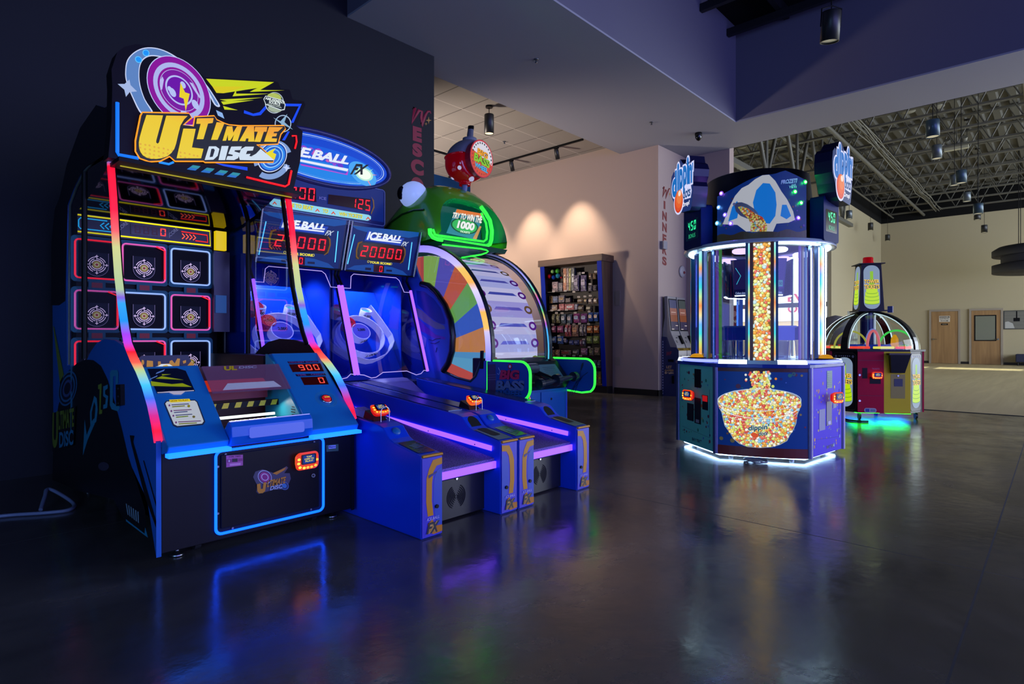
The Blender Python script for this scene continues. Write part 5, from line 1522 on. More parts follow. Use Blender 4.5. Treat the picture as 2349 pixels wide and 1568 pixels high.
# pull handle
m = MB()
HB = paint('#1c2632', 0.18)
m.cyl((3.93, 3.31, 0.70), (4.42, 3.31, 0.74), 0.022, HB, 14)
m.build('handle_bar', bw); hb = bw.children[-1]
for x, z, r in ((3.93, 0.70, 0.045), (4.16, 0.719, 0.055), (4.42, 0.74, 0.045)):
    m = MB(); m.cyl((x - 0.022, 3.31, z), (x + 0.022, 3.31, z + 0.003), r, HB, 20); m.build('handle_disc', hb)
m = MB(); m.tube([(4.05, 3.66, 0.82), (4.05, 3.50, 0.80), (4.14, 3.36, 0.73), (4.16, 3.31, 0.72)], 0.026, paint('#10151b', 0.25), 10); m.tube([(3.86, 3.66, 0.86), (3.95, 3.55, 0.86), (4.02, 3.48, 0.80), (3.9, 3.42, 0.72)], 0.03, paint('#10151b', 0.3), 10); m.build('handle_arm', bw)
m = MB(); m.cyl((3.78, 3.42, 0.83), (4.02, 3.44, 0.83), 0.045, paint('#5a6a70', 0.2, metal=0.6), 16); m.build('roller', bw)
# wings with neon edges
for x, nm in ((BX0, 'left_wing'), (BX1, 'right_wing')):
    a = [(-3.68, 0.61)] + [(-3.33, 0.585)] + ell(-3.285, 0.685, 0.10, 0.10, n=6, a0=-70, a1=0)[1:] + ell(-3.285, 0.80, 0.10, 0.10, n=6, a0=0, a1=90) + [(-3.68, 0.90)]
    pl = facing_left(x)
    m = MB(); m.ext(pl, a, -0.022, 0.0, paint('#0e4f9a', 0.3)); wg = m.build(nm, bw)
    m = MB(); m.tube([pl(p, q, -0.011) for p, q in a] + ([pl(*a[0], -0.011)] if x == BX0 else []), 0.013, GREENN, 8); m.build('green_neon', wg)
    m = MB()
    if x == BX0:
        m.pxp(pl, cA([(745, 1105), (810, 1100), (812, 1340), (748, 1350)]), 0.002, paint('#4a3a5a', 0.5))
        for yy in (1190, 1210, 1230): m.pxp(pl, cA([(742, yy), (818, yy - 4), (818, yy + 4), (742, yy + 8)]), 0.003, paint('#6a5a78'))
        for r, h in ((1, '#c01830'), (0.5, '#e8e0e8')): m.pxp(pl, cA(ell(935, 1120, 18 * r, 24 * r)), 0.003 + (1 - r) * .002, paint(h))
        for s_, q, h, o in (('BIG', [(845, 1232), (1020, 1232), (1015, 1150), (850, 1150)], '#d02848', '#400818'), ('BASS', [(812, 1320), (1060, 1330), (1058, 1240), (815, 1240)], '#607898', '#101828'), ('WHEEL', [(820, 1385), (1035, 1372), (1040, 1322), (825, 1330)], '#1c5a98', '#0a2440')):
            m.textp(pl, cA(q), s_, paint(o), 0.10, 0.1, c=0.003); m.textp(pl, cA(q), s_, paint(h), 0.05, 0.1, c=0.005)
        m.tube([pl.px(*q) + pl.n * 0.003 for q in cA([(835, 1130), (850, 1160), (840, 1190), (825, 1180)])], 0.002, paint('#c8d0e8'), 4)
    else:
        for q in ([(1440, 1370), (1480, 1290), (1540, 1220)], [(1460, 1370), (1490, 1280), (1510, 1240)], [(1480, 1360), (1520, 1260)], [(1490, 1300), (1560, 1200), (1600, 1170)], [(1530, 1200), (1545, 1120)]):
            m.tube([pl.px(*p) + pl.n * 0.003 for p in cA(q)], 0.003, paint('#0a3050'), 4)
        m.pxp(pl, cA([(1535, 1150), (1548, 1095), (1565, 1085), (1562, 1110), (1545, 1155)]), 0.003, paint('#08283c'))
    m.build('wing_art', wg)
# side panels with the curved opening
trim_px = [(968, 651), (985, 655), (1003, 672), (1022, 700), (1035, 733), (1040, 770), (1038, 805), (1030, 832), (1018, 851)]
low_px = [(1018, 851), (1050, 866), (1080, 874), (1092, 862), (1100, 840), (1104, 828)]
def sidepts(x):
    pl = facing_left(x)
    q = [(p.y, p.z) for p in [pW.px(*c) for c in trim_px + low_px[1:]]]
    out = [(3.68, 0.90), (3.68, 0.62), (3.50, 0.62), (3.50, 0.06), (5.55, 0.06), (5.62, 1.2), (5.5, 1.72), (4.75, 1.95), (4.66, 1.75)] + q
    return [V((x, a, b)) for a, b in out]
for x, nm in ((BX0, 'side_panel'), (BX1 - 0.02, 'side_panel')):
    m = MB(); a = sidepts(x); m.prism(a, [p + XV * 0.02 for p in a], paint('#3a5cd0', 0.3)); m.build(nm, bw)
m = MB(); m.tube([pW.px(*q) + XV * -0.006 for q in trim_px], 0.03, paint('#0a0d1a', 0.25), 8); m.build('opening_trim', bw)
m = MB(); m.tube([pW.px(*q) + XV * -0.002 for q in low_px], 0.012, paint('#2a3a40', 0.3), 6); m.build('opening_trim', bw)
# fish painting on the side
m = MB()
def A(pts, c, h): m.pxp(pW, cA(pts), c, paint(h, 0.35))
A([(130, 470), (200, 480), (280, 540), (340, 620), (375, 720), (378, 760), (320, 750), (240, 690), (140, 590)], 0.001, '#14389a')
A([(90, 600), (180, 640), (280, 730), (370, 770), (380, 800), (300, 800), (200, 740), (95, 650)], 0.002, '#8a8498')
A([(60, 680), (140, 700), (230, 790), (300, 850), (380, 870), (380, 890), (290, 880), (200, 830), (60, 760)], 0.002, '#7a3ab8')
A([(20, 850), (60, 800), (160, 830), (220, 880), (210, 950), (150, 1000), (60, 990), (15, 940)], 0.002, '#8a88d8')
A([(40, 860), (150, 850), (195, 900), (130, 960), (40, 930)], 0.003, '#b0a8e0')
for q in ([(240, 890), (270, 900), (300, 885), (340, 880)], [(255, 920), (290, 925), (330, 905)], [(30, 840), (60, 790), (90, 770)], [(20, 990), (60, 1060), (95, 1100)], [(300, 1000), (305, 970), (308, 960)]):
    m.tube([pW.px(*p) - XV * 0.003 for p in cA(q)], 0.003, paint('#2a2468'), 4)
m.build('fish_painting', bw)
# wheel: coloured discs on its sides, printed drum between
m = MB()
RW_ = 0.95
SEGC = ['#e87048', '#80c860', '#4a74dc', '#ec9c50', '#68b4e4', '#d45a54', '#a0d060', '#6a64d0']
N_ = 24
m.cyl((3.73, WC[0], WC[1]), (4.35, WC[0], WC[1]), 0.2, paint('#303a70', 0.4), 24)
whl = m.build('wheel', bw)
for x, sgn in ((3.72, -1), (4.36, 1)):
    m = MB()
    for k in range(N_):
        a0, a1 = 2 * PI * k / N_, 2 * PI * (k + 1) / N_
        pts = [V((x, WC[0] + r * math.cos(a), WC[1] + r * math.sin(a))) for r, a in ((0.22, a0), (RW_, a0), (RW_, (a0 + a1) / 2), (RW_, a1), (0.22, a1))]
        m.poly(pts, glow(SEGC[k % 8], 0.62))
    m.poly([V((x + sgn * 0.002, WC[0] + 0.24 * math.cos(2 * PI * k / 32), WC[1] + 0.24 * math.sin(2 * PI * k / 32))) for k in range(32)], glow('#c8c8f0', 0.5))
    m.build('wheel_face', whl)
def drum_mat():
    return [glow(h, 0.72) for h in ('#d8d4f8', '#c0c4f8', '#e4e0ff', '#b8b0f0')]
dm_ = drum_mat()
m = MB()
NS = 36
for k in range(NS):
    a0, a1 = 2 * PI * k / NS, 2 * PI * (k + 1) / NS
    rows = [[V((x, WC[0] + RW_ * math.cos(a), WC[1] + RW_ * math.sin(a))) for x in (3.72, 4.36)] for a in (a0, (a0 + a1) / 2, a1)]
    m.grid(rows, dm_[k % 4], smooth=True)
m.build('drum', whl)
m = MB()
for k in range(NS):
    a = 2 * PI * (k + 0.5) / NS
    if math.cos(a) > 0.35: continue
    n = V((0, math.cos(a), math.sin(a))); t = V((0, -math.sin(a), math.cos(a)))
    o = V((4.04, WC[0], WC[1])) + n * (RW_ + 0.004)
    if t.z < 0: t = -t
    P_ = Plane(o, (1, 0, 0), t)
    m.flat(P_, [(-0.2, -0.012), (0.2, -0.012), (0.16, 0.02), (-0.16, 0.02)], 0.001, paint(('#a8a0dc', '#c0b4ec', '#98a0d8', '#d0b0e0')[k % 4], 0.4))
    for sx_ in (-0.28, 0.28):
        P_ = Plane(o + XV * sx_, (1, 0, 0), t)
        m.ring(P_, ell(0, 0, 0.055, 0.045, n=20), ell(0, 0, 0.03, 0.022, n=20), 0.001, paint('#c020a0' if k % 3 else '#e8a030', 0.4))
m.build('drum_print', whl)
# arched rims and the clear cover
RA = 1.03
angs = [math.radians(a) for a in range(92, 188, 4)]
RX1 = 4.44
def arc(x, r): return [V((x, WC[0] + r * math.cos(a), WC[1] + r * math.sin(a))) for a in angs]
for x, nm in ((BX0 + 0.01, 'left_rim'), (RX1, 'right_rim')):
    m = MB(); rows = []
    for a in angs:
        n = V((0, math.cos(a), math.sin(a))); o = V((x, WC[0], WC[1])) + n * RA
        rows.append([o + XV * -0.02 - n * 0.035, o + XV * -0.02 + n * 0.025, o + XV * 0.02 + n * 0.025, o + XV * 0.02 - n * 0.035])
    m.grid(rows, paint('#0c1a20', 0.3), smooth=False, close_u=True, flip=True); rm = m.build(nm, bw)
    m = MB(); rows = []
    for a in angs:
        n = V((0, math.cos(a), math.sin(a))); o = V((x - 0.022 if x < 4 else x - 0.022, WC[0], WC[1])) + n * RA
        w0, w1 = (-0.055, 0.012) if x < 4 else (0.004, 0.022)
        rows.append([o + n * w0, o + n * w1])
    ARC1 = ramp_led('arched light strip', [(0.0, '#8080ff'), (0.22, '#c8c0ff'), (0.25, '#f0c060'), (0.38, '#f0b850'), (0.42, '#b8a8ff'), (0.55, '#d8d0ff'), (0.62, '#f0b050'), (0.74, '#e8c060'), (0.78, '#c0b8ff'), (1.0, '#8878ff')], 'Z', 0.9, 2.03, 1.15)
    ARC2 = ramp_led('arched rainbow strip', [(0.0, '#50c0e0'), (0.25, '#40b0ff'), (0.3, '#c050e0'), (0.36, '#e0c060'), (0.42, '#40d080'), (0.48, '#9060ff'), (0.55, '#e07090'), (0.6, '#60e0a0'), (0.7, '#a0a0ff'), (1.0, '#404860')], 'Z', 0.9, 2.03, 1.0)
    m.grid(rows, ARC1 if x < 4 else ARC2, smooth=False); m.build('rim_light', rm)
m = MB(); m.grid([[p, p + XV * (RX1 - BX0 - 0.05)] for p in arc(BX0 + 0.03, RA - 0.005)], glass('clear cover', '#eef0ff', 0.06), smooth=True); m.build('clear_cover', bw)
m = MB(); cc = [V((BX0 + 0.012, WC[0] + (RA - 0.03) * math.cos(a), WC[1] + (RA - 0.03) * math.sin(a))) for a in angs]
m.poly(cc + [V((BX0 + 0.012, 4.62, 0.95))], glass('clear cover', '#eef0ff', 0.06)); m.build('side_window', bw)
m = MB(); m.poly([V((RX1, p.y, p.z)) for p in cc] + [V((RX1, 4.62, 0.95))], glass('clear cover', '#eef0ff', 0.06)); m.build('side_window', bw)
m = MB(); m.pxp(pW, cA([(688, 985), (710, 985), (705, 1140), (685, 1140)]), 0.0, BLACK, th=0.015); m.build('hinge', bw)
m = MB()
for k in range(3):
    m.tube([(4.2 - 0.1 * k, 4.02 + 0.06 * k, 1.55), (4.28 - 0.1 * k, 3.92 + 0.06 * k, 1.40), (4.22 - 0.1 * k, 4.0 + 0.06 * k, 1.34)], 0.003, paint('#e8e8f8'), 4)
m.build('pointer', bw)
# head
FISH = mat('glossy green fish skin', '#66c42c', 0.22, spec=0.6, coat=0.5)
m = MB()
secs = [(4.40, 0.455, 2.50, 2.12), (4.44, 0.485, 2.56, 2.06), (4.55, 0.50, 2.645, 2.04), (4.70, 0.505, 2.685, 2.03), (4.90, 0.50, 2.66, 2.03), (5.10, 0.485, 2.57, 2.03), (5.30, 0.46, 2.44, 2.03), (5.50, 0.42, 2.29, 2.02), (5.68, 0.36, 2.16, 2.0), (5.74, 0.28, 2.08, 2.0)]
rows = []
for y, hw, zt, zb in secs:
    r = []
    for k in range(25):
        a = PI * k / 24
        cx_, sx_ = math.cos(a), math.sin(a)
        ex = abs(cx_) ** 0.62 * (1 if cx_ > 0 else -1); ez = sx_ ** 0.85
        # the lip droops at the corners of the mouth
        r.append(V((4.1 + hw * ex, y - (0.10 * (1 - sx_) if y < 4.5 else 0), zb + (zt - zb) * ez)))
    rows.append(r)
m.grid(rows, FISH, smooth=True, flip=True)
inner = []
for y, hw, zt, zb in [secs[0], (4.62, 0.40, 2.46, 2.12)]:
    r = []
    for k in range(25):
        a = PI * k / 24; cx_, sx_ = math.cos(a), math.sin(a)
        r.append(V((4.1 + hw * abs(cx_) ** 0.62 * (1 if cx_ > 0 else -1), y - (0.10 * (1 - sx_) if y < 4.5 else 0), zb + (zt - zb) * sx_ ** 0.85)))
    inner.append(r)
m.grid(inner, paint('#0e7a50', 0.25), smooth=True)
m.build('fish_head', bw)
hd = bw.children[-1]
m = MB(); m.hexa([(3.68, 4.30, 1.99), (4.52, 4.30, 1.99), (4.52, 5.6, 1.99), (3.68, 5.6, 1.99), (3.66, 4.28, 2.035), (4.54, 4.28, 2.035), (4.54, 5.6, 2.035), (3.66, 5.6, 2.035)], paint('#0c5a3c', 0.25)); m.build('jaw', bw)
# stripes of the mouth lining and the notice in it
pMo = facing_front(4.62)
m = MB(); m.flat(pMo, [(3.70, 2.10), (4.50, 2.10), (4.44, 2.44), (4.2, 2.48), (4.0, 2.48), (3.76, 2.44)], 0.0, glow('#0e6a60', 0.5))
for x in (3.76, 3.82, 3.88, 4.34, 4.40, 4.46): m.flat(pMo, [(x, 2.10), (x + 0.012, 2.10), (x + 0.03 * (1 if x > 4 else 1), 2.42), (x + 0.02, 2.42)], 0.002, paint('#0a2a3c'))
m.build('mouth_lining', hd)
pNo = facing_front(4.50)
m = MB()
m.pxp(pNo, cH([(500, 1060), (732, 1112), (792, 908), (580, 870)]), 0, glow('#2f8ea8', 0.75), th=0.01); m.pxp(pNo, cH([(565, 905), (790, 940), (792, 908), (580, 870)]), 0.011, glow('#e87828', 0.85))
m.pxp(pNo, cH(ell(640, 1005, 112, 62, 12)), 0.012, glow('#0c5a38', 0.7)); m.pxp(pNo, cH(ell(640, 1005, 100, 53, 12)), 0.013, glow('#38c060', 0.85))
for q, s_, h, o, bo in (([(535, 940), (775, 985), (785, 925), (550, 895)], 'TRY TO WIN THE', '#f4f0e8', '#202838', 0.05), ([(575, 1020), (715, 1045), (722, 985), (585, 958)], '1000', '#f0f0f0', '#183828', 0.06), ([(590, 955), (700, 975), (702, 958), (594, 938)], 'RECORD BONUS', '#183828', None, 0.02), ([(600, 1055), (680, 1068), (682, 1052), (604, 1040)], 'TICKETS', '#e8f4e8', None, 0.03)):
    if o: m.textp(pNo, cH(q), s_, paint(o), bo + 0.05, 0.1, c=0.0145)
    m.textp(pNo, cH(q), s_, glow(h, 0.95), bo, 0.1, c=0.016)
m.pxp(pNo, cH([(705, 1105), (735, 1112), (775, 1010), (760, 1005)]), 0.014, glow('#d8a060', 0.8))
m.build('prize_notice', hd)
# neon of the mouth
pNe = facing_front(4.30)
m = MB()
def npath(pts, y): 
    pl = facing_front(y)
    return [pl.px(*q) for q in cH(pts)]
m.tube(npath([(370, 1025), (372, 1065), (395, 1095), (430, 1108), (820, 1165), (850, 1150), (862, 1110), (866, 1040), (850, 960), (815, 900), (778, 850)], 4.31), 0.020, GREENN, 8); m.build('mouth_neon', hd)
m = MB(); m.tube(npath([(395, 1030), (410, 1072), (440, 1080), (800, 1128), (822, 1110), (828, 1050), (818, 980), (780, 900)], 4.335), 0.011, GREENN, 8); m.build('mouth_neon', hd)
m = MB(); m.tube(npath([(470, 1152), (780, 1186), (822, 1196), (836, 1206), (822, 1218), (780, 1232), (625, 1256)], 4.26), 0.008, GREENN, 8); m.build('mouth_neon', hd)
lamp('AREA', 'mouth_glow', (4.1, 4.36, 2.12), 2.2, (0.2, 1.0, 0.3), target=(4.1, 4.7, 2.3), shape='RECTANGLE', size=0.7, size_y=0.05)
# eye
m = MB(); m.sphere((3.72, 4.83, 2.56), 0.14, mat('milky eye', '#c8d4f0', 0.25, emit='#a0b8ff', es=0.55), 24, (0.95, 1.15, 0.98)); m.build('eye', hd)
m = MB(); m.sphere((3.606, 4.88, 2.57), 0.068, paint('#06070c', 0.1), 16, (0.35, 0.9, 1.0)); m.build('pupil', hd)
m = MB(); m.tube([V((4.1 + hw * (-1) * 0.93, y, zb + (zt - zb) * 0.52)) for y, hw, zt, zb in secs[2:8]], 0.012, paint('#1c4a10', 0.2), 6); m.build('gill_line', hd)
# bobber on its rod
BO = V((4.23, 4.57, 2.96)); AXB = V((0.14, 0.0, 0.99)).normalized()
m = MB(); m.cyl(BO - AXB * 0.40, BO - AXB * 0.2, 0.03, paint('#7f88b0', 0.3), 14); rod = m.build('rod', bw)
RB = 0.235
def bob(h0, h1, mt):
    n = 12
    return [(RB * math.sqrt(max(0, 1 - h * h)), RB * h) for h in [h0 + (h1 - h0) * k / n for k in range(n + 1)]]
def flatten(m):
    for i, v in enumerate(m.v):
        k = (v - BO).y + 0.13
        if k < 0 and (v - BO).length < RB * 1.4: m.v[i] = V((v.x, v.y - k, v.z))
m = MB(); m.lathe(bob(0.12, 0.98, None), BO, paint('#85828f', 0.35), 40, ax=AXB); m.lathe([(0.075, RB * 0.93), (0.075, RB * 1.08), (0.055, RB * 1.1), (0.035, RB * 1.1), (0.03, RB * 1.62), (0, RB * 1.62)], BO, paint('#8a8d9c', 0.35), 20, ax=AXB); m.lathe([(0.032, RB * 1.5), (0.032, RB * 1.66), (0, RB * 1.67)], BO, BLACK, 16, ax=AXB); flatten(m); m.build('bobber_top', bw)
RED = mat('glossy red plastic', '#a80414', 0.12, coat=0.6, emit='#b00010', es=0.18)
m = MB(); m.lathe(bob(-0.97, 0.12, None)[::1], BO, RED, 40, ax=AXB); m.lathe([(RB * 0.99, RB * 0.10), (RB * 1.05, RB * 0.13), (RB * 1.02, RB * 0.17), (RB * .97, RB * .17)], BO, RED, 40, ax=AXB); m.lathe([(0.06, -RB * 1.12), (0.065, -RB * 0.95), (0.05, -RB * .9)], BO, RED, 20, ax=AXB); flatten(m); m.build('bobber_bottom', bw)
bb = bw.children[-1]
for a, e, r in ((-95, -30, 0.026), (-50, -62, 0.03), (-150, -50, 0.024)):
    d = V((math.cos(math.radians(a - 60)) * math.cos(math.radians(e)), math.sin(math.radians(a - 60)) * math.cos(math.radians(e)), math.sin(math.radians(e))))
    m = MB(); m.sphere(BO + d * RB * 0.99, r, glow('#c8c8f0', 0.7), 12, (1, 1, 1)); m.build('spot', bb)
# round face plate of the bobber
fo = BO + V((0.02, -0.165, -0.005))
pf_ = Plane(fo, (1.0, 0.10, -0.13), (0.13, 0.0, 0.99))
m = MB(); m.prism([pf_(x, y, 0.03) for x, y in ell(0, 0, 0.185, 0.195, n=40)], [pf_(x, y, -0.06) for x, y in ell(0, 0, 0.17, 0.18, n=40)], paint('#b02038', 0.3)); m.build('face_plate', bw)
fp_ = bw.children[-1]
m = MB()
m.flat(pf_, ell(0, 0, 0.178, 0.188, n=40), 0.031, glow('#e4e0ec', 0.85)); m.flat(pf_, ell(0, 0, 0.178, 0.188, n=30, a0=165, a1=355), 0.032, glow('#e05030', 0.8)); m.ring(pf_, ell(0, 0, 0.18, 0.19, n=40), ell(0, 0, 0.168, 0.178, n=40), 0.033, glow('#d83848', 0.8))
for k in range(26):
    a = 2 * PI * k / 26; m.flat(pf_, ell(0.15 * math.cos(a), 0.16 * math.sin(a), 0.009, 0.011, n=10), 0.034, paint('#203028' if math.sin(a) > 0.1 else '#e84838'))
for s_, y, w_, h_, h, o in (('BIG', 0.055, 0.17, 0.065, '#f0a020', '#402008'), ('BASS', -0.02, 0.25, 0.085, '#88c828', '#183808'), ('WHEEL', -0.095, 0.21, 0.05, '#48b0e8', '#0c2848')):
    m.textuv(pf_, 0.0, y, w_, h_, s_, paint(o), 0.10, 0.0, c=0.035); m.textuv(pf_, 0.0, y, w_, h_, s_, glow(h, 0.9), 0.045, 0.0, c=0.037)
m.build('plate_art', fp_)
reader(bw, (3.90, 3.488, 0.56), (1, 0, 0), (0, 0.1, 0.99), 1.0, 'amber')
# ================================================================ ice-cream bead drop game (three sided kiosk)
DC = V((5.98, 2.21, 0)); DN = V((-0.915, -0.404, 0)).normalized(); DR = V((0.404, -0.915, 0)).normalized()
dd = thing('bead_drop_game', 'three sided lit glass ball drop game with a bowl of coloured beads on its front', 'arcade game', tuple(DC))
def polar(t, r, z=0.0):
    t = math.radians(t)
    return DC + (DN * math.cos(t) + DR * math.sin(t)) * r + ZV * z
def face(t, r):
    a = math.radians(t); n = DN * math.cos(a) + DR * math.sin(a); u = DR * math.cos(a) - DN * math.sin(a)
    return Plane(DC + n * r, u, (0, 0, 1))
PAL = ['#f6ea70', '#8cc8ea', '#f08a2c', '#dc4c3c', '#fbf4cc', '#dcec78', '#f4b048', '#fbf8ec', '#ec7460', '#f8f088']
PALC = ['#f8f090', '#f0b040', '#fbf8e0', '#e8f0a0', '#f08840', '#fbf6d0', '#e86858', '#c8e8ec', '#f4a838', '#e0ec80']
BEADS = beads('beads print', 34, PAL, 0.95)
BEADB = beads('beads print large', 38, PAL, 1.05)
def slice_map(m, pts, f, mt, step=0.05):
    """lay a flat outline on a curved sheet, cut in upright strips"""
    x0 = min(p[0] for p in pts); x1 = max(p[0] for p in pts)
    def clip(ps, k, keep):
        out = []
        for i in range(len(ps)):
            a, b = ps[i - 1], ps[i]
            ia, ib = keep(a[0]), keep(b[0])
            if ia != ib:
                t = (k - a[0]) / (b[0] - a[0]); out.append((k, a[1] + (b[1] - a[1]) * t))
            if ib: out.append(b)
        return out
    n = max(1, int((x1 - x0) / step + 0.999))
    for i in range(n):
        lo, hi = x0 + (x1 - x0) * i / n, x0 + (x1 - x0) * (i + 1) / n
        q = clip(pts, lo, lambda v: v >= lo - 1e-9)
        if len(q) >= 3: q = clip(q, hi, lambda v: v <= hi + 1e-9)
        if len(q) >= 3: m.poly([f(*p) for p in q], mt)
class Curved:
    """gently bowed front of radius R at bearing t; b0 is its foremost distance from the centre"""
    def __init__(s, t, b0, R):
        s.fc = face(t, b0); s.R = R
    def __call__(s, a, z, c=0.0):
        k = a / s.R
        return s.fc(s.R * math.sin(k), z, -(s.R - s.R * math.cos(k))) + (s.fc.n * math.cos(k) + s.fc.u * math.sin(k)) * c
    def az(s, x, y):
        p = s.fc.px(x, y)
        for _ in range(6):
            u, v = s.fc.uv(p); u = max(-s.R * .99, min(s.R * .99, u))
            sag = s.R - math.sqrt(max(0, s.R ** 2 - u ** 2))
            p = s.fc.px(x, y, -sag)
        u, v = s.fc.uv(p)
        return s.R * math.asin(max(-1, min(1, u / s.R))), v
    def shape(s, m, pts, c, mt, px=True, step=0.05):
        q = [s.az(*p) for p in pts] if px else pts
        slice_map(m, q, lambda a, z: s(a, z, c), mt, step)
    def text(s, m, quad, body, mt, bold=0.0, shear=0.0, c=0.003):
        q = [s.az(*p) for p in quad]
        u, fs, _ = text_mesh(body, bold, shear); i = len(m.v)
        for a, b in u:
            p0 = (q[0][0] + (q[1][0] - q[0][0]) * a, q[0][1] + (q[1][1] - q[0][1]) * a); p1 = (q[3][0] + (q[2][0] - q[3][0]) * a, q[3][1] + (q[2][1] - q[3][1]) * a)
            m.v.append(s(p0[0] + (p1[0] - p0[0]) * b, p0[1] + (p1[1] - p0[1]) * b, c))
        k = m.mi(mt)
        for f in fs: m.f.append([i + j for j in f]); m.m.append(k); m.sm.append(False)
def bead_pile(m, inside, f, x0, x1, z0, z1, r, n, pal, seed, c=0.001, es=1.0, rmin=0.8):
    """printed round beads crowding an area; f(x, z, lift) places a point"""
    rnd = random.Random(seed); pts = []
    step = r * 1.42; k = 0; z = z0
    while z <= z1:
        x = x0 + (step * 0.5 if k % 2 else 0)
        while x <= x1:
            px_, pz = x + rnd.uniform(-.45, .45) * r, z + rnd.uniform(-.45, .45) * r
            if inside(px_, pz): pts.append((px_, pz, r * rnd.uniform(rmin, 1.12)))
            x += step
        z += step * 0.87; k += 1
    rnd.shuffle(pts)
    for i, (x, z, q) in enumerate(pts):
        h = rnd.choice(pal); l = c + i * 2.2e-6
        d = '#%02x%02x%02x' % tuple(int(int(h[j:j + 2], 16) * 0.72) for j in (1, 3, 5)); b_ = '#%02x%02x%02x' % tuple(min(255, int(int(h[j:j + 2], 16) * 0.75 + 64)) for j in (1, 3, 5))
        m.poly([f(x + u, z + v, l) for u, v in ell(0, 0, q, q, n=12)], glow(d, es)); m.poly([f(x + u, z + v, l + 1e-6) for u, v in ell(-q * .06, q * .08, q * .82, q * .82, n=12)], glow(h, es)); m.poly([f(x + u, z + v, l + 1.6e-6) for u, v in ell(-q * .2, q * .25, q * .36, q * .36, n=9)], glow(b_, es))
def in_poly(P):
    def t(x, y):
        r = False; j = len(P) - 1
        for i in range(len(P)):
            if (P[i][1] > y) != (P[j][1] > y) and x < (P[j][0] - P[i][0]) * (y - P[i][1]) / (P[j][1] - P[i][1]) + P[i][0]: r = not r
            j = i
        return r
    return t
POST = paint('#6a6690', 0.3, metal=0.6)
DTEAL, DVIO, DBLU = paint('#78dcc8', 0.5, 0.2), paint('#6248dc', 0.5, 0.15), paint('#1d5aa0', 0.4, 0.3)  # teal and violet put the coloured light on the side doors into their paint
DOTC = ['#7a2a4a', '#3a9a78', '#d0b050', '#a83a50', '#5a8ad0', '#c87a40', '#4a3a78']
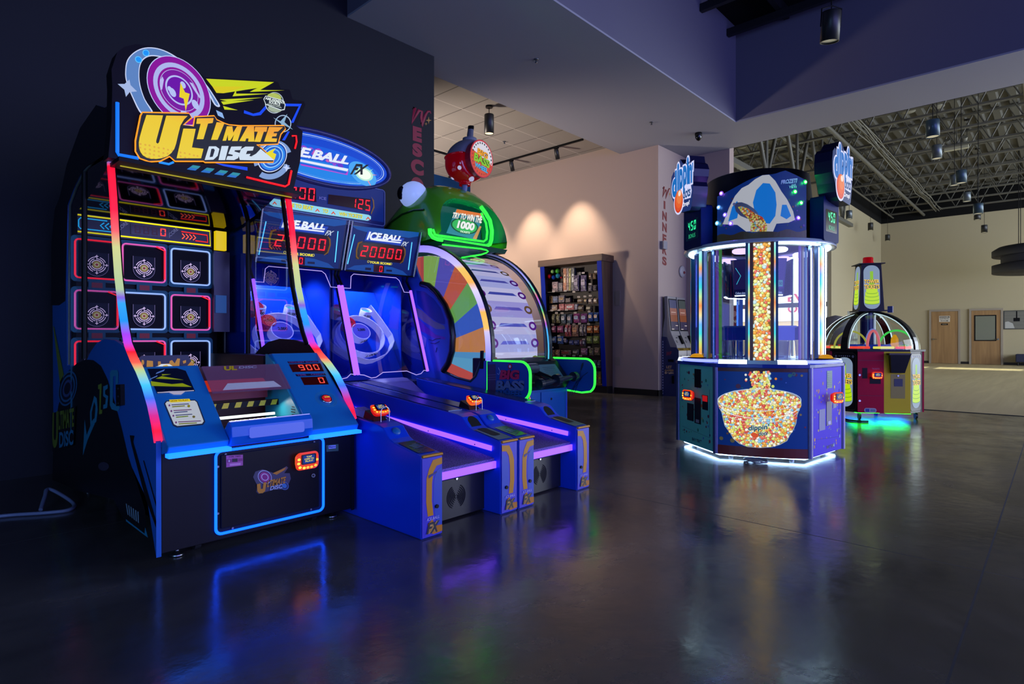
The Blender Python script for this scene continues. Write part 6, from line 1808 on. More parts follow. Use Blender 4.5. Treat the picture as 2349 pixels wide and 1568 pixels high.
# base
corners = [polar(t, 0.765) for t in (-31, 31, 89, 151, 209, 271)]
m = MB()
inset = [polar(t, 0.73) for t in (-31, 31, 89, 151, 209, 271)]
m.prism([p + ZV * 0.83 for p in inset], [p + ZV * 0.055 for p in inset], paint('#1a2450', 0.4)); m.build('base', dd)
for t in (0, 120, 240):
    cv = Curved(t, 0.715, 1.45)
    m = MB()
    rows = [[cv(-0.40 + 0.8 * k / 16, z) for k in range(17)] for z in (0.05, 0.835)]
    m.grid(rows, DBLU, smooth=True)
    fpn = m.build('front_panel', dd)
    m = MB()
    cv.shape(m, [(-0.375, 0.045), (0.375, 0.045), (0.375, 0.13), (-0.375, 0.13)], 0.002, paint('#7a2018', 0.4), px=False); cv.shape(m, [(-0.375, 0.80), (0.375, 0.80), (0.375, 0.832), (-0.375, 0.832)], 0.002, paint('#5a2420', 0.4), px=False)
    rnd = random.Random(3 + t)
    for k in range(46):
        a, z, r = rnd.uniform(-.36, .36), rnd.uniform(.15, .79), rnd.uniform(.006, .022)
        m.poly([cv(a + x, z + y, 0.0022) for x, y in ell(0, 0, r, r, n=14)], paint(rnd.choice(DOTC), 0.4))
    m.build('panel_print', fpn)
    if t == 0:
        c8 = crop(1500, 700, 3.92)
        C8 = lambda q: c8(q)
        m = MB()
        bowl = [(575, 870), (590, 830), (640, 795), (720, 770), (830, 755), (950, 750), (1080, 757), (1190, 780), (1280, 815), (1320, 860), (1322, 900), (1300, 945), (1285, 985), (1275, 1060), (1250, 1120), (1215, 1170), (1195, 1215), (1130, 1250), (1060, 1270), (950, 1278), (840, 1268), (770, 1240), (715, 1195), (690, 1150), (640, 1080), (625, 1020), (612, 960), (590, 920)]
        cx_, cy_ = 950, 1010
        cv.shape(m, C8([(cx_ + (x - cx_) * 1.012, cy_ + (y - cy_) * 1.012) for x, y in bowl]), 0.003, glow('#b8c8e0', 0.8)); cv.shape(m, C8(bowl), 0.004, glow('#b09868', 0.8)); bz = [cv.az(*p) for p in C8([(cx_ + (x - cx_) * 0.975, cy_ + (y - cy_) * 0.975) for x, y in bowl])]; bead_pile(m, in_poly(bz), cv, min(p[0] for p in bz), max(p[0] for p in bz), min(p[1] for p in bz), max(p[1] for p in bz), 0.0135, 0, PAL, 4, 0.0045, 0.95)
        # rim of the bowl
        for dy, h, w_ in ((0, '#f0f0f8', 5), (34, '#d8d0e0', 3)):
            rim = [(590 + dy * .4, 905 + dy), (650, 955 + dy), (720, 985 + dy), (850, 1010 + dy), (980, 1018 + dy), (1120, 1008 + dy), (1230, 975 + dy), (1305 - dy * .4, 925 + dy)]
            m.tube([cv(*cv.az(*p), 0.0085) for p in C8(rim)], 0.0018 * w_ / 5 + 0.001, glow(h, 0.9), 5)
        m.tube([cv(*cv.az(*p), 0.0085) for p in C8(ell(948, 850, 372, 98, n=40))], 0.0026, glow('#c8d8f0', 0.9), 5, closed=True)
        m.build('bowl_picture', fpn)
        m = MB(); fz = [cv.az(*p) for p in C8([(872, 600), (1043, 600), (1048, 700), (1035, 770), (1000, 820), (905, 820), (885, 740), (870, 660)])]; bead_pile(m, in_poly(fz), cv, min(p[0] for p in fz), max(p[0] for p in fz), min(p[1] for p in fz), max(p[1] for p in fz), 0.0135, 0, PAL, 6, 0.007, 0.95)
        rnd = random.Random(5)
        for k in range(46):
            x = rnd.gauss(950, 70); y = rnd.uniform(600, 800); r = rnd.uniform(9, 15)
            cv_q = [cv.az(*p) for p in C8(ell(x, y, r, r, n=12))]
            m.poly([cv(a, z, 0.0085 + k * 2e-5) for a, z in cv_q], glow(rnd.choice(PAL), 0.8))
        m.build('falling_beads_picture', fpn)
        m = MB()
        for bo, h, c in ((0.10, '#f4ecd0', 0.0095), (0.03, '#0c5a78', 0.011)):
            cv.text(m, C8([(848, 1140), (1040, 1122), (1035, 1065), (852, 1075)]), "dippin'", glow(h, 0.8), bo, 0.1, c); cv.text(m, C8([(940, 1172), (1020, 1165), (1022, 1128), (945, 1132)]), 'dots', glow(h, 0.8), bo, 0.1, c)
        cv.shape(m, C8(ell(905, 1165, 34, 22, 20)), 0.012, glow('#d8501c', 0.9)); m.build('logo', fpn)
# side doors
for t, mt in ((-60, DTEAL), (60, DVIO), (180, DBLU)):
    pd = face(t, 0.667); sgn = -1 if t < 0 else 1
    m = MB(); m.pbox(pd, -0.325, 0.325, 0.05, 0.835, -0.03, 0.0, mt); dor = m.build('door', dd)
    m = MB(); rnd = random.Random(11 + t)
    for k in range(64):
        a, z, r = rnd.uniform(-.29, .29), rnd.uniform(.10, .81), rnd.choice((.006, .008, .011, .016))
        m.flat(pd, ell(a, z, r, r * 1.05, n=14), 0.001, paint(rnd.choice(DOTC), 0.4))
    m.tube([pd(x, y, 0.001) for x, y in ((-0.26, 0.20), (0.27, 0.17), (0.27, 0.62))], 0.0012, paint('#2a3a5a'), 4)
    m.build('door_print', dor)
    m = MB(); m.textuv(pd, 0.06 if t > 0 else 0.02, 0.105, 0.16, 0.028, 'BAY TEK', paint('#28305a', 0.5), 0.02); m.build('lettering', dor)
    if t in (-60, 60):
        m = MB()
        if t < 0:
            m.pbox(pd, -0.01, 0.11, 0.62, 0.80, 0, 0.004, BLACK); m.build('vent', dor)
            m = MB(); m.pbox(pd, -0.01, 0.11, 0.27, 0.52, 0, 0.004, paint('#15101c', 0.4)); m.pbox(pd, 0.02, 0.08, 0.28, 0.31, 0.004, 0.006, paint('#a0a0b0')); m.build('bill_plate', dor)
            m = MB(); m.pbox(pd, -0.16, -0.03, 0.28, 0.45, 0, 0.003, paint('#15101c', 0.4)); m.build('coin_plate', dor)
            m = MB(); m.pbox(pd, 0.14, 0.24, 0.42, 0.56, 0, 0.003, paint('#1a0c10', 0.3)); m.flat(pd, [(0.145, 0.50), (0.235, 0.50), (0.235, 0.555), (0.145, 0.555)], 0.004, glow('#c01820', 0.7)); m.build('ticket_window', dor)
            reader(dor, pd(-0.01, 0.545, 0.05), pd.u * 0.95 - pd.n * 0.25, (0, 0, 1), 1.15, 'red')
        else:
            m.pbox(pd, -0.02, 0.10, 0.64, 0.80, 0, 0.003, paint('#3c7a78', 0.4))
            for k in range(8): m.pbox(pd, 0.0, 0.08, 0.655 + k * .017, 0.661 + k * .017, 0.003, 0.005, paint('#2a5a58'))
            m.build('vent', dor)
            m = MB(); m.pbox(pd, -0.03, 0.09, 0.30, 0.52, 0, 0.004, paint('#3a3070', 0.4)); m.pbox(pd, 0.0, 0.06, 0.31, 0.34, 0.004, 0.006, paint('#b8b0e0')); m.build('bill_plate', dor)
            m = MB(); m.pbox(pd, -0.19, -0.06, 0.27, 0.46, 0, 0.003, paint('#4a48a0', 0.4)); m.build('coin_plate', dor)
            m = MB(); m.pbox(pd, 0.12, 0.2, 0.45, 0.55, 0, 0.003, paint('#4a6a98', 0.4)); m.build('ticket_window', dor)
            reader(dor, pd(0.03, 0.56, 0.05), pd.u * 0.95 + pd.n * 0.3, (0, 0, 1), 1.15, 'red')
for p, t in zip(corners, (-31, 31, 89, 151, 209, 271)):
    m = MB(); m.tube([p - (p - DC) * 0.02 + ZV * 0.045, p - (p - DC) * 0.02 + ZV * 0.84], 0.03, POST, 8); m.build('corner_post', dd)
# glow under the base
for k in range(6):
    a, b = corners[k], corners[(k + 1) % 6]
    a2, b2 = DC + (a - DC) * 0.90, DC + (b - DC) * 0.90
    m = MB(); m.tube([V((a2.x, a2.y, 0.03)), V((b2.x, b2.y, 0.03))], 0.012, glow('#a8d0ff', 9.0), 6); m.build('under_light', dd)
for t in (-25, 25, 95, 145, 215, 265):
    m = MB(); p = polar(t, 0.60); m.cyl(p, p + ZV * 0.06, 0.025, STEEL, 10); m.build('foot', dd)
# counter with its lit edge
m = MB(); oc_ = []
for t in (0, 120, 240):
    cv = Curved(t, 0.735, 1.45); oc_ += [cv(-0.39 + 0.78 * k / 8, 0) for k in range(9)]
    pd = face(t + 60, 0.69); oc_ += [pd(-0.33, 0), pd(0.33, 0)]
m.prism([p + ZV * 0.868 for p in oc_], [p + ZV * 0.835 for p in oc_], paint('#1c3a9c', 0.2)); m.build('counter', dd, bevel=0.004)
for t in (0, 120, 240):
    cv = Curved(t, 0.705, 1.45)
    for a0, a1 in ((-0.37, -0.125), (0.125, 0.37)):
        m = MB(); rows = [[cv(a0 + (a1 - a0) * k / 6, z, c) for k in range(7)] for z, c in ((0.868, 0.012), (0.90, 0.0), (0.905, -0.03))]; m.grid(rows, glow('#d8ecff', 2.5), smooth=False); m.build('counter_light', dd)
    m = MB(); cv2 = Curved(t, 0.715, 1.45); m.hexa([cv2(-0.12, 0.868), cv2(0.12, 0.868), cv2(0.12, 0.868, -0.06), cv2(-0.12, 0.868, -0.06), cv2(-0.12, 0.9), cv2(0.12, 0.9), cv2(0.12, 0.905, -0.06), cv2(-0.12, 0.905, -0.06)], STEEL); m.build('counter_bracket', dd)
    pd = face(t + 60, 0.60)
    o_ = [(-0.30, -0.05), (0.30, -0.05), (0.29, 0.04)] + ell(0, 0.02, 0.28, 0.11, n=14, a0=10, a1=170) + [(-0.29, 0.04)]
    m = MB(); m.prism([pd(x, 0.905, y) for x, y in o_][::-1], [pd(x, 0.868, y) for x, y in o_][::-1], paint('#2a48c8', 0.2)); m.build('button_shelf', dd)
    sh_ = dd.children[-1]
    m = MB(); m.tube([pd(x, 0.888, y + 0.005) for x, y in [(0.30, 0.0)] + ell(0, 0.02, 0.29, 0.115, n=14, a0=5, a1=175) + [(-0.30, 0.0)]], 0.014, glow('#9aa8ff', 1.4), 8); m.build('edge_light', sh_)
    m = MB(); m.lathe([(0.085, 0), (0.085, 0.008), (0.06, 0.014), (0.058, 0.024), (0.045, 0.036), (0.02, 0.044), (0, 0.045)], pd(0, 0.905, 0.05), glow('#e09a10', 0.75), 24); m.lathe([(0.09, 0), (0.092, 0.006), (0.085, 0.01)], pd(0, 0.905, 0.05), DARK, 24); m.build('push_button', sh_)
# glass tower
GR = 0.585
CG = glass('tower glass', '#e8f4ff', 0.05)
for t in (0, 120, 240):
    m = MB(); m.grid([[polar(t - 58 + 116 * k / 20, GR, z) for k in range(21)] for z in (0.868, 1.955)], CG, smooth=True); m.build('curved_glass', dd)
TOWLED = ramp_led('tower pixel strip', [(i / 12, c) for i, c in enumerate(['#60d8ff', '#f0a850', '#c8e070', '#40e0e0', '#70b8ff', '#f0e0a0', '#f09048', '#c0e8a0', '#38d8d8', '#60a8ff', '#f0a050', '#80f0d0', '#b8e0ff'])], 'Z', 0.87, 1.96, 1.1)
for t in (-60, 60, 180):
    m = MB(); pd = face(t, GR + 0.012)
    for a in (-0.045, 0.045): m.pbox(pd, a - 0.02, a + 0.02, 0.87, 1.955, -0.02, 0.015, paint('#a8b8d8', 0.15, metal=0.7))
    m.build('tower_post', dd); tp = dd.children[-1]
    m = MB(); m.pbox(pd, -0.018, 0.018, 0.88, 1.95, 0.0, 0.022, TOWLED); m.build('pixel_strip', tp)
    for a in (-0.16, 0.16):
        m = MB(); m.pbox(pd, a - 0.012, a + 0.012, 0.87, 1.955, -0.03, -0.01, paint('#88a0c8', 0.12, metal=0.8)); m.build('glass_rail', tp)
# columns of beads
for t in (0, 120, 240):
    pd = face(t, 0.665)
    m = MB()
    m.pbox(pd, -0.135, -0.10, 0.868, 1.955, -0.05, -0.005, paint('#123a70', 0.25)); m.pbox(pd, 0.10, 0.135, 0.868, 1.955, -0.05, -0.005, paint('#123a70', 0.25))
    m.pbox(pd, -0.10, -0.072, 0.868, 1.955, -0.05, 0.006, paint('#6a2418', 0.3)); m.pbox(pd, 0.072, 0.10, 0.868, 1.955, -0.05, 0.006, paint('#6a2418', 0.3)); m.build('column_frame', dd); cf = dd.children[-1]
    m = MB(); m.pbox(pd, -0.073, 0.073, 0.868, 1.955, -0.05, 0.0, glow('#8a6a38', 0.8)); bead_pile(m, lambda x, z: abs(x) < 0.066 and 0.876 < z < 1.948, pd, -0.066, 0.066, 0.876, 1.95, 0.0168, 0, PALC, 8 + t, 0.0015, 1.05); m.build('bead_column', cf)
    for a in (-0.107, 0.107):
        m = MB(); m.pbox(pd, a - 0.0065, a + 0.0065, 0.88, 1.95, 0.0, 0.01, TOWLED); m.build('pixel_strip', cf)
# inside: boards, bins, cups
m = MB(); m.cyl(DC + ZV * 0.868, DC + ZV * 0.895, 0.56, paint('#2a4ac0', 0.2), 40); m.build('turntable', dd)
m = MB(); m.cyl(DC + ZV * 0.895, DC + ZV * 1.955, 0.06, paint('#3a3060', 0.3), 16); m.build('centre_mast', dd)
for t in (-22, 22, 98, 142, 218, 262):
    pd = face(t, 0.30)
    b = [(-0.15, 1.86), (0.15, 1.86), (0.12, 1.52), (-0.12, 1.52)]
    m = MB(); m.ext(pd, b, -0.02, 0.0, paint('#1a2466', 0.2)); bo = m.build('prize_board', dd)
    m = MB(); m.flat(pd, [(-0.14, 1.85), (0.0, 1.85), (0.0, 1.57), (-0.115, 1.57)], 0.002, glow('#221a58', 0.6)); m.flat(pd, [(0.0, 1.85), (0.14, 1.85), (0.115, 1.57), (0.0, 1.57)], 0.002, glow('#3c2c88', 0.6))
    for x in (0.03, 0.085):
        m.flat(pd, [(x - 0.022, 1.59), (x + 0.022, 1.59), (x + 0.022, 1.65), (x - 0.022, 1.65)], 0.003, glow('#4a98a8', 0.7)); m.textuv(pd, x, 1.62, 0.03, 0.03, '50', paint('#101840'), 0.02, c=0.005)
    m.textuv(pd, 0, 1.535, 0.2, 0.022, 'Collect dots to win tickets', glow('#a8b8e8', 0.8), 0.02, c=0.004)
    m.tube([pd(-0.10, 1.78, 0.004), pd(-0.05, 1.70, 0.004), pd(-0.09, 1.62, 0.004)], 0.003, glow('#40c8e0', 0.9), 5); m.build('board_print', bo)
    m = MB(); m.pbox(pd, -0.11, 0.11, 1.505, 1.515, -0.02, 0.0, glow('#e8f0ff', 2.0)); m.build('board_light', bo)
    m = MB(); pc_ = polar(t, 0.42, 1.90); m.lathe([(0.07, 0), (0.085, 0.012), (0.085, 0.03), (0.07, 0.04), (0.06, 0.02), (0.07, 0)], pc_, glow('#d8b8ff' if t in (-22, 142, 218) else '#e8e8ff', 1.8), 24); m.build('ring_lamp', dd)
    m = MB(); pb_ = face(t, 0.46); m.pbox(pb_, -0.14, 0.14, 1.08, 1.20, -0.20, 0.0, paint('#1648c0', 0.2)); m.pbox(pb_, -0.15, 0.15, 1.20, 1.215, -0.21, 0.01, paint('#5a78c0', 0.15)); m.build('dot_bin', dd)
    m = MB(); m.lathe([(0.075, 0), (0.085, 0.17), (0.09, 0.172), (0.09, 0.182), (0.084, 0.182), (0.074, 0.004), (0, 0.004)], polar(t, 0.44, 0.896), glass('cup plastic', '#e8ecf4', 0.12), 24); m.build('clear_cup', dd)
for t, h in ((-60, '#4a9a38'), (60, '#6a38c8'), (180, '#3858c8')):
    pd = face(t, 0.50)
    m = MB()
    for a, c in ((-0.13, h), (-0.07, '#6a4a38'), (0.0, '#1860c8'), (0.07, '#7a38b8'), (0.13, h)):
        m.pbox(pd, a - 0.02, a + 0.02, 0.90, 1.95, -0.03, -0.02, glow(c, 0.45))
    m.build('striped_backing', dd)
# header
m = MB()
rng = [(0.70, 1.955), (0.70, 1.985), (0.66, 1.995), (0.50, 1.995), (0.50, 1.955), (0.70, 1.955)]
m.lathe(rng, DC, paint('#c8d4e0', 0.25, metal=0.4), 60); m.build('header_ring', dd); hr = dd.children[-1]
for t in (0, 120, 240):
    for a0, a1 in ((-52, -11), (11, 52)):
        m = MB(); m.grid([[polar(t + a0 + (a1 - a0) * k / 10, r, z) for k in range(11)] for r, z in ((0.655, 1.950), (0.645, 1.942), (0.61, 1.942), (0.60, 1.950))], glow('#d0f0ff', 4.5), smooth=True); m.build('ring_light', hr)
lamp('POINT', 'tower_lamp', tuple(DC + ZV * 1.45), 22.0, (0.72, 0.86, 1.0), shadow_soft_size=0.06)
m = MB(); m.lathe([(0.56, 1.99), (0.56, 2.30), (0.50, 2.40), (0.475, 2.66), (0.46, 2.67), (0.455, 2.60), (0, 2.60)], DC, paint('#0f1118', 0.4), 48); m.build('header_drum', dd)
cH2 = crop(1620, 360, 7.838)
for t in (0, 120, 240):
    cv = Curved(t, 0.655, 0.66)
    m = MB()
    def ztop(k):  # the sheet's wavy upper edge
        return 2.40 + 0.16 * math.exp(-((k - 0.05) / 0.32) ** 2) + (0.06 if k > 0.1 else 0.0) * min(1, (k - 0.1) / 0.1)
    ks = [-0.40 + 0.80 * i / 20 for i in range(21)]
    m.grid([[cv(k, 1.99) for k in ks], [cv(k, 2.2) for k in ks], [cv(k, ztop(k) if t == 0 else 2.42) for k in ks]], glow('#0c3490', 0.45), smooth=True); hp_ = m.build('header_panel', dd)
    m = MB(); rnd = random.Random(21 + t)
    cv.shape(m, [(-0.40, 1.99)] + [(-0.40 + 0.8 * i / 24, 2.055 + 0.012 * math.sin(i * 1.1)) for i in range(25)] + [(0.40, 1.99)], 0.002, paint('#5a4a20', 0.4), px=False)
    for k in range(44):
        a, z, r = rnd.uniform(-.38, .38), rnd.uniform(2.08, 2.40), rnd.uniform(.006, .016)
        m.poly([cv(a + x, z + y, 0.002) for x, y in ell(0, 0, r, r, n=12)], paint(rnd.choice(['#6a1a4a', '#3a2a1a', '#1a5a4a', '#8a3a20', '#5a2a8a']), 0.4))
    m.build('panel_print', hp_)
    if t == 0:
        m = MB(); WH_ = glow('#b8bcc8', 0.75); BL = glow('#1070d0', 0.8)  # glow stands in for LED light falling on this print
        # plain snowy peak
        cv.shape(m, cH2([(300, 1210), (420, 900), (520, 700), (640, 560), (760, 500), (880, 400), (1010, 330), (1130, 320), (1240, 430), (1350, 620), (1450, 760), (1560, 980), (1590, 1130), (1480, 1180), (1260, 1200), (1200, 1340), (720, 1340), (560, 1220)]), 0.004, WH_, step=0.03)
        cv.shape(m, cH2([(840, 820), (900, 600), (1020, 470), (1140, 480), (1240, 640), (1262, 860), (1240, 1060), (1140, 1200), (980, 1180), (880, 1040)]), 0.006, BL, step=0.03); cv.shape(m, cH2([(400, 1160), (470, 900), (560, 790), (600, 900), (560, 1100)]), 0.006, BL, step=0.03); cv.shape(m, cH2([(1330, 1060), (1360, 860), (1440, 860), (1520, 1060), (1440, 1120)]), 0.006, BL, step=0.03)
        m.build('snow_peak_picture', hp_)
        m = MB()
        cv.shape(m, cH2([(510, 870), (560, 820), (640, 815), (740, 850), (860, 930), (930, 1010), (940, 1060), (860, 1080), (740, 1110), (620, 1060), (540, 980)]), 0.008, paint('#9c9ea6', 0.3, metal=0.4), step=0.03); cv.shape(m, cH2(ell(510, 850, 26, 26)), 0.009, paint('#b8bac0'), step=0.05)
        cv.shape(m, cH2([(570, 900), (640, 885), (760, 930), (900, 1030), (1010, 1080), (1060, 1160), (1100, 1260), (1080, 1340), (800, 1350), (800, 1200), (760, 1110), (640, 1000)]), 0.010, beads('beads print small', 60, PAL, 0.5), step=0.03)
        m.build('scoop_picture', hp_)
        m = MB(); cv.text(m, cH2([(1335, 495), (1610, 470), (1630, 385), (1345, 420)]), 'FROZETI', paint('#e0e8f0'), 0.05, 0, 0.010); cv.text(m, cH2([(1520, 520), (1600, 505), (1602, 485), (1520, 498)]), 'THE', paint('#e0e8f0'), 0.02, 0, 0.010); cv.text(m, cH2([(1470, 565), (1605, 562), (1610, 518), (1475, 522)]), 'YETI', paint('#e0e8f0'), 0.03, 0, 0.010)
        m.build('lettering', hp_)
        for x, y, h in ((275, 655, '#a060ff'), (228, 905, '#60a8ff'), (340, 1040, '#8060ff'), (200, 1190, '#60c8ff'), (443, 1195, '#9060ff'), (1775, 452, '#20ff60'), (1592, 625, '#20ff60'), (1700, 825, '#20ff70'), (1650, 1095, '#8850ff')):
            a, z = cv.az(*cH2([(x, y)])[0]); nrm = (cv(a, z, 0.02) - cv(a, z, 0)).normalized()
            m = MB(); m.lathe([(0.021, 0), (0.021, 0.003), (0.013, 0.006), (0, 0.007)], cv(a, z, 0.002), glow(h, 1.0), 18, ax=nrm); m.lathe([(0.012, 0.0055), (0.009, 0.010), (0, 0.012)], cv(a, z, 0.002), glow('#f4f8ff' , 2.4), 14, ax=nrm); m.build('flashing_lamp', hp_)
            lamp('POINT', 'bulb', tuple(cv(a, z, 0.035)), 0.22, lin(h), shadow_soft_size=0.008)
# three bonus counters and three cut-out signs
sil = [(-0.25, 0.33), (-0.235, 0.42), (-0.19, 0.46), (-0.13, 0.43), (-0.10, 0.50), (-0.05, 0.555), (0.0, 0.50), (0.04, 0.475), (0.075, 0.50), (0.10, 0.54), (0.145, 0.53), (0.16, 0.46), (0.205, 0.43), (0.235, 0.37), (0.22, 0.30), (0.19, 0.25), (0.21, 0.20), (0.20, 0.12), (0.175, 0.0), (0.15, -0.035), (-0.05, -0.015), (-0.115, 0.005), (-0.16, 0.05), (-0.19, 0.13), (-0.215, 0.17), (-0.245, 0.22)]
for t in (-60, 60, 180):
    pd = face(t, 0.70)
    m = MB(); m.ext(pd, rrect(0.34, 0.40, 0.03, 4, 0, 2.175), -0.12, 0.0, paint('#081c58', 0.5, 0.08)); bxn = m.build('bonus_counter', dd)
    m = MB(); m.flat(pd, rrect(0.25, 0.20, 0.01, 3, 0.0, 2.16), 0.001, paint('#05080c', 0.15)); m.build('screen', bxn)
    m = MB(); GN = glow('#30f0a0', 1.1)
    m.seven([pd(-0.085, 2.15), pd(0.085, 2.15), pd(0.085, 2.245), pd(-0.085, 2.245)], '450', GN, None, 0.003, 0.1, 0.16)
    m.textuv(pd, 0.0, 2.10, 0.13, 0.04, 'BONUS', glow('#28b880', 0.9), 0.0, c=0.003); m.build('numerals', bxn)
    ps = face(t, 0.80); z0 = 2.345
    S_ = lambda pts: [(x, z0 + y * 0.92) for x, y in pts]
    m = MB(); m.ext(ps, S_(sil), -0.15, 0.0, paint('#14205c', 0.3), paint('#15163a', 0.35)); sg = m.build('cutout_sign', dd)
    m = MB(); m.flat(ps, S_(sil), 0.001, glow('#1c3478', 0.75))
    SW, SB_ = glow('#d8dcff', 0.95), glow('#0c70c8', 0.9)
    # letters standing on an upward sweep, white edge behind
    word = [('d', -0.165, 0.32, 0.105, 0.26), ('i', -0.085, 0.37, 0.042, 0.28), ('p', -0.025, 0.30, 0.075, 0.27), ('p', 0.055, 0.31, 0.075, 0.27), ('i', 0.112, 0.385, 0.038, 0.26), ('n', 0.162, 0.335, 0.068, 0.18), ("'", 0.205, 0.40, 0.018, 0.07)]
    for ch, x, y, w_, h_ in word:
        m.textuv(ps, x, z0 + y * 0.92, w_ + 0.03, h_ + 0.035, ch, SW, 0.09, 0.0, 0.003)
    m.flat(ps, S_([(-0.05, 0.20), (0.02, 0.27), (0.09, 0.25), (0.14, 0.27), (0.17, 0.22), (0.185, 0.16), (0.165, 0.09), (0.06, 0.10), (0.0, 0.12)]), 0.0035, SW); m.flat(ps, S_(ell(-0.075, 0.11, 0.105, 0.14)), 0.0032, SW)
    m.build('sign_backing', sg)
    m = MB()
    for ch, x, y, w_, h_ in word:
        m.textuv(ps, x, z0 + y * 0.92, w_, h_, ch, SB_, 0.05, 0.0, 0.005)
    m.textuv(ps, 0.09, z0 + 0.165 * 0.92, 0.15, 0.10, 'dots', glow('#0c4a88', 0.9), 0.03, 0.0, 0.005); m.textuv(ps, 0.075, z0 + 0.045 * 0.92, 0.14, 0.055, 'Drop!', glow('#f0f0ff', 1.0), 0.03, 0.1, 0.005); m.build('sign_lettering', sg)
    m = MB()
    for k, (r, h) in enumerate(((1.0, '#d03818'), (0.93, '#e05020'), (0.8, '#ec6428'), (0.62, '#f08040'))):
        m.flat(ps, S_(ell(-0.075 + (1 - r) * 0.05, 0.11 + (1 - r) * 0.12, 0.088 * r, 0.12 * r)), 0.005 + k * 0.0006, glow(h, 0.92))
    m.flat(ps, S_(ell(-0.05, 0.19, 0.028, 0.03)), 0.008, glow('#f8e0d0', 0.95)); m.build('orange_bead', sg)
    m = MB(); m.tube([ps(0, 2.36, -0.10), face(t, 0.5)(0, 2.36)], 0.03, DARK, 8); m.build('sign_bracket', dd)
# ================================================================ ticket tower game
TC = V((9.61, 1.99, 0)); TN = V((-0.866, -0.5, 0)); TRR = V((0.5, -0.866, 0))
tt = thing('ticket_tower_game', 'domed ticket tower game with red and yellow cabinet and green light beneath', 'arcade game', tuple(TC))
def tface(k, r):
    a = math.radians(45 * k); n = TN * math.cos(a) + TRR * math.sin(a); u = TRR * math.cos(a) - TN * math.sin(a)
    return Plane(TC + n * r, u, (0, 0, 1))
ap_, apc = 0.577, 0.612
octo = []
for k in range(8):
    pl = tface(k, ap_ if k % 2 == 0 else apc); h = 0.315 if k % 2 == 0 else 0.185
    octo += [pl(-h, 0), pl(h, 0)]
m = MB(); m.prism([TC + (p - TC) * 0.98 + ZV * 0.92 for p in octo[::2]], [TC + (p - TC) * 0.98 + ZV * 0.10 for p in octo[::2]], BLACK); m.build('cabinet', tt)
m = MB(); m.prism([TC + (p - TC) * 1.03 + ZV * 0.945 for p in octo[::2]], [TC + (p - TC) * 1.03 + ZV * 0.92 for p in octo[::2]], DARK); m.build('deck_plate', tt)
MAR, MUS = paint('#c00838', 0.55, 0.2), paint('#ecc82c', 0.55, 0.2)
def tower_art(m, pl, cx_, z0, sc_, c=0.001, lit=True):
    """arched panel with a stack of green tickets and its title"""
    G_ = glow if lit else (lambda h, e=1: paint(h, 0.4))
    m.flat(pl, rrect(0.22 * sc_, 0.66 * sc_, 0.10 * sc_, 6, cx_, z0), c, G_('#8fa4c0', 0.75))
    for i in range(4):
        m.flat(pl, [(cx_ - 0.095 * sc_, z0 + (-0.22 + i * 0.03) * sc_), (cx_ + 0.095 * sc_, z0 + (-0.22 + i * 0.03) * sc_), (cx_ + 0.09 * sc_, z0 + (0.20 - i * .02) * sc_), (cx_ - 0.09 * sc_, z0 + (0.20 - i * .02) * sc_)], c + 0.0003 * (i + 1), G_(('#a8b8d0', '#8c9cb8', '#a0b0c8', '#8898b4')[i], 0.7)) if False else None
    for i, (w_, y) in enumerate(((0.10, -0.22), (0.098, -0.165), (0.09, -0.11), (0.078, -0.06))):
        pts = ell(cx_, z0 + (y + 0.02) * sc_, w_ * sc_, 0.02 * sc_, n=12, a0=0, a1=180) + ell(cx_, z0 + (y - 0.02) * sc_, w_ * sc_, 0.025 * sc_, n=12, a0=180, a1=360)
        m.flat(pl, pts, c + 0.001 + i * 0.0003, G_('#6cae14', 0.8)); m.flat(pl, [(x, y2 + 0.008 * sc_) for x, y2 in pts], c + 0.0012 + i * 0.0003, G_('#bce010', 0.95))
    m.flat(pl, [(cx_ - 0.05 * sc_, z0 - 0.04 * sc_), (cx_ + 0.05 * sc_, z0 - 0.04 * sc_), (cx_ + 0.022 * sc_, z0 + 0.14 * sc_), (cx_ + 0.022 * sc_, z0 + 0.24 * sc_), (cx_ - 0.022 * sc_, z0 + 0.24 * sc_), (cx_ - 0.022 * sc_, z0 + 0.14 * sc_)], c + 0.001, G_('#90c818', 0.85))
    for s_, y, w_, h_ in (('TOWER', 0.085, 0.21, 0.06), ('TICKETS', 0.005, 0.21, 0.07)):
        m.textuv(pl, cx_, z0 + y * sc_, w_ * sc_, h_ * sc_, s_, paint('#2a1404'), 0.11, c=c + 0.003); m.textuv(pl, cx_, z0 + y * sc_, w_ * sc_, h_ * sc_, s_, G_('#f0c850', 0.9), 0.04, c=c + 0.0045)
f0 = tface(0, ap_)
m = MB(); m.pbox(f0, -0.315, 0.0, 0.10, 0.92, -0.02, 0.003, MAR); m.build('red_door', tt); rd = tt.children[-1]
m = MB()
for z in (0.33, 0.62, 0.80): m.pbox(f0, -0.312, -0.003, z - 0.002, z + 0.002, 0.003, 0.004, paint('#4a0818'))
m.build('door_seam', rd)
m = MB(); m.pbox(f0, -0.26, -0.20, 0.56, 0.70, 0.003, 0.006, BLACK); m.build('bill_slot', rd); m = MB(); m.pbox(f0, -0.17, -0.04, 0.49, 0.58, 0.003, 0.006, BLACK); m.build('reader_plate', rd)
m = MB(); m.textuv(f0, -0.10, 0.69, 0.09, 0.02, 'TICKETS', paint('#b06080'), 0.02, c=0.005); m.build('lettering', rd)
for z in (0.605, 0.26):
    m = MB(); q = f0(-0.295, z, 0.003); m.cyl(q, q + f0.n * 0.012, 0.014, CHROME, 12); m.build('lock', rd)
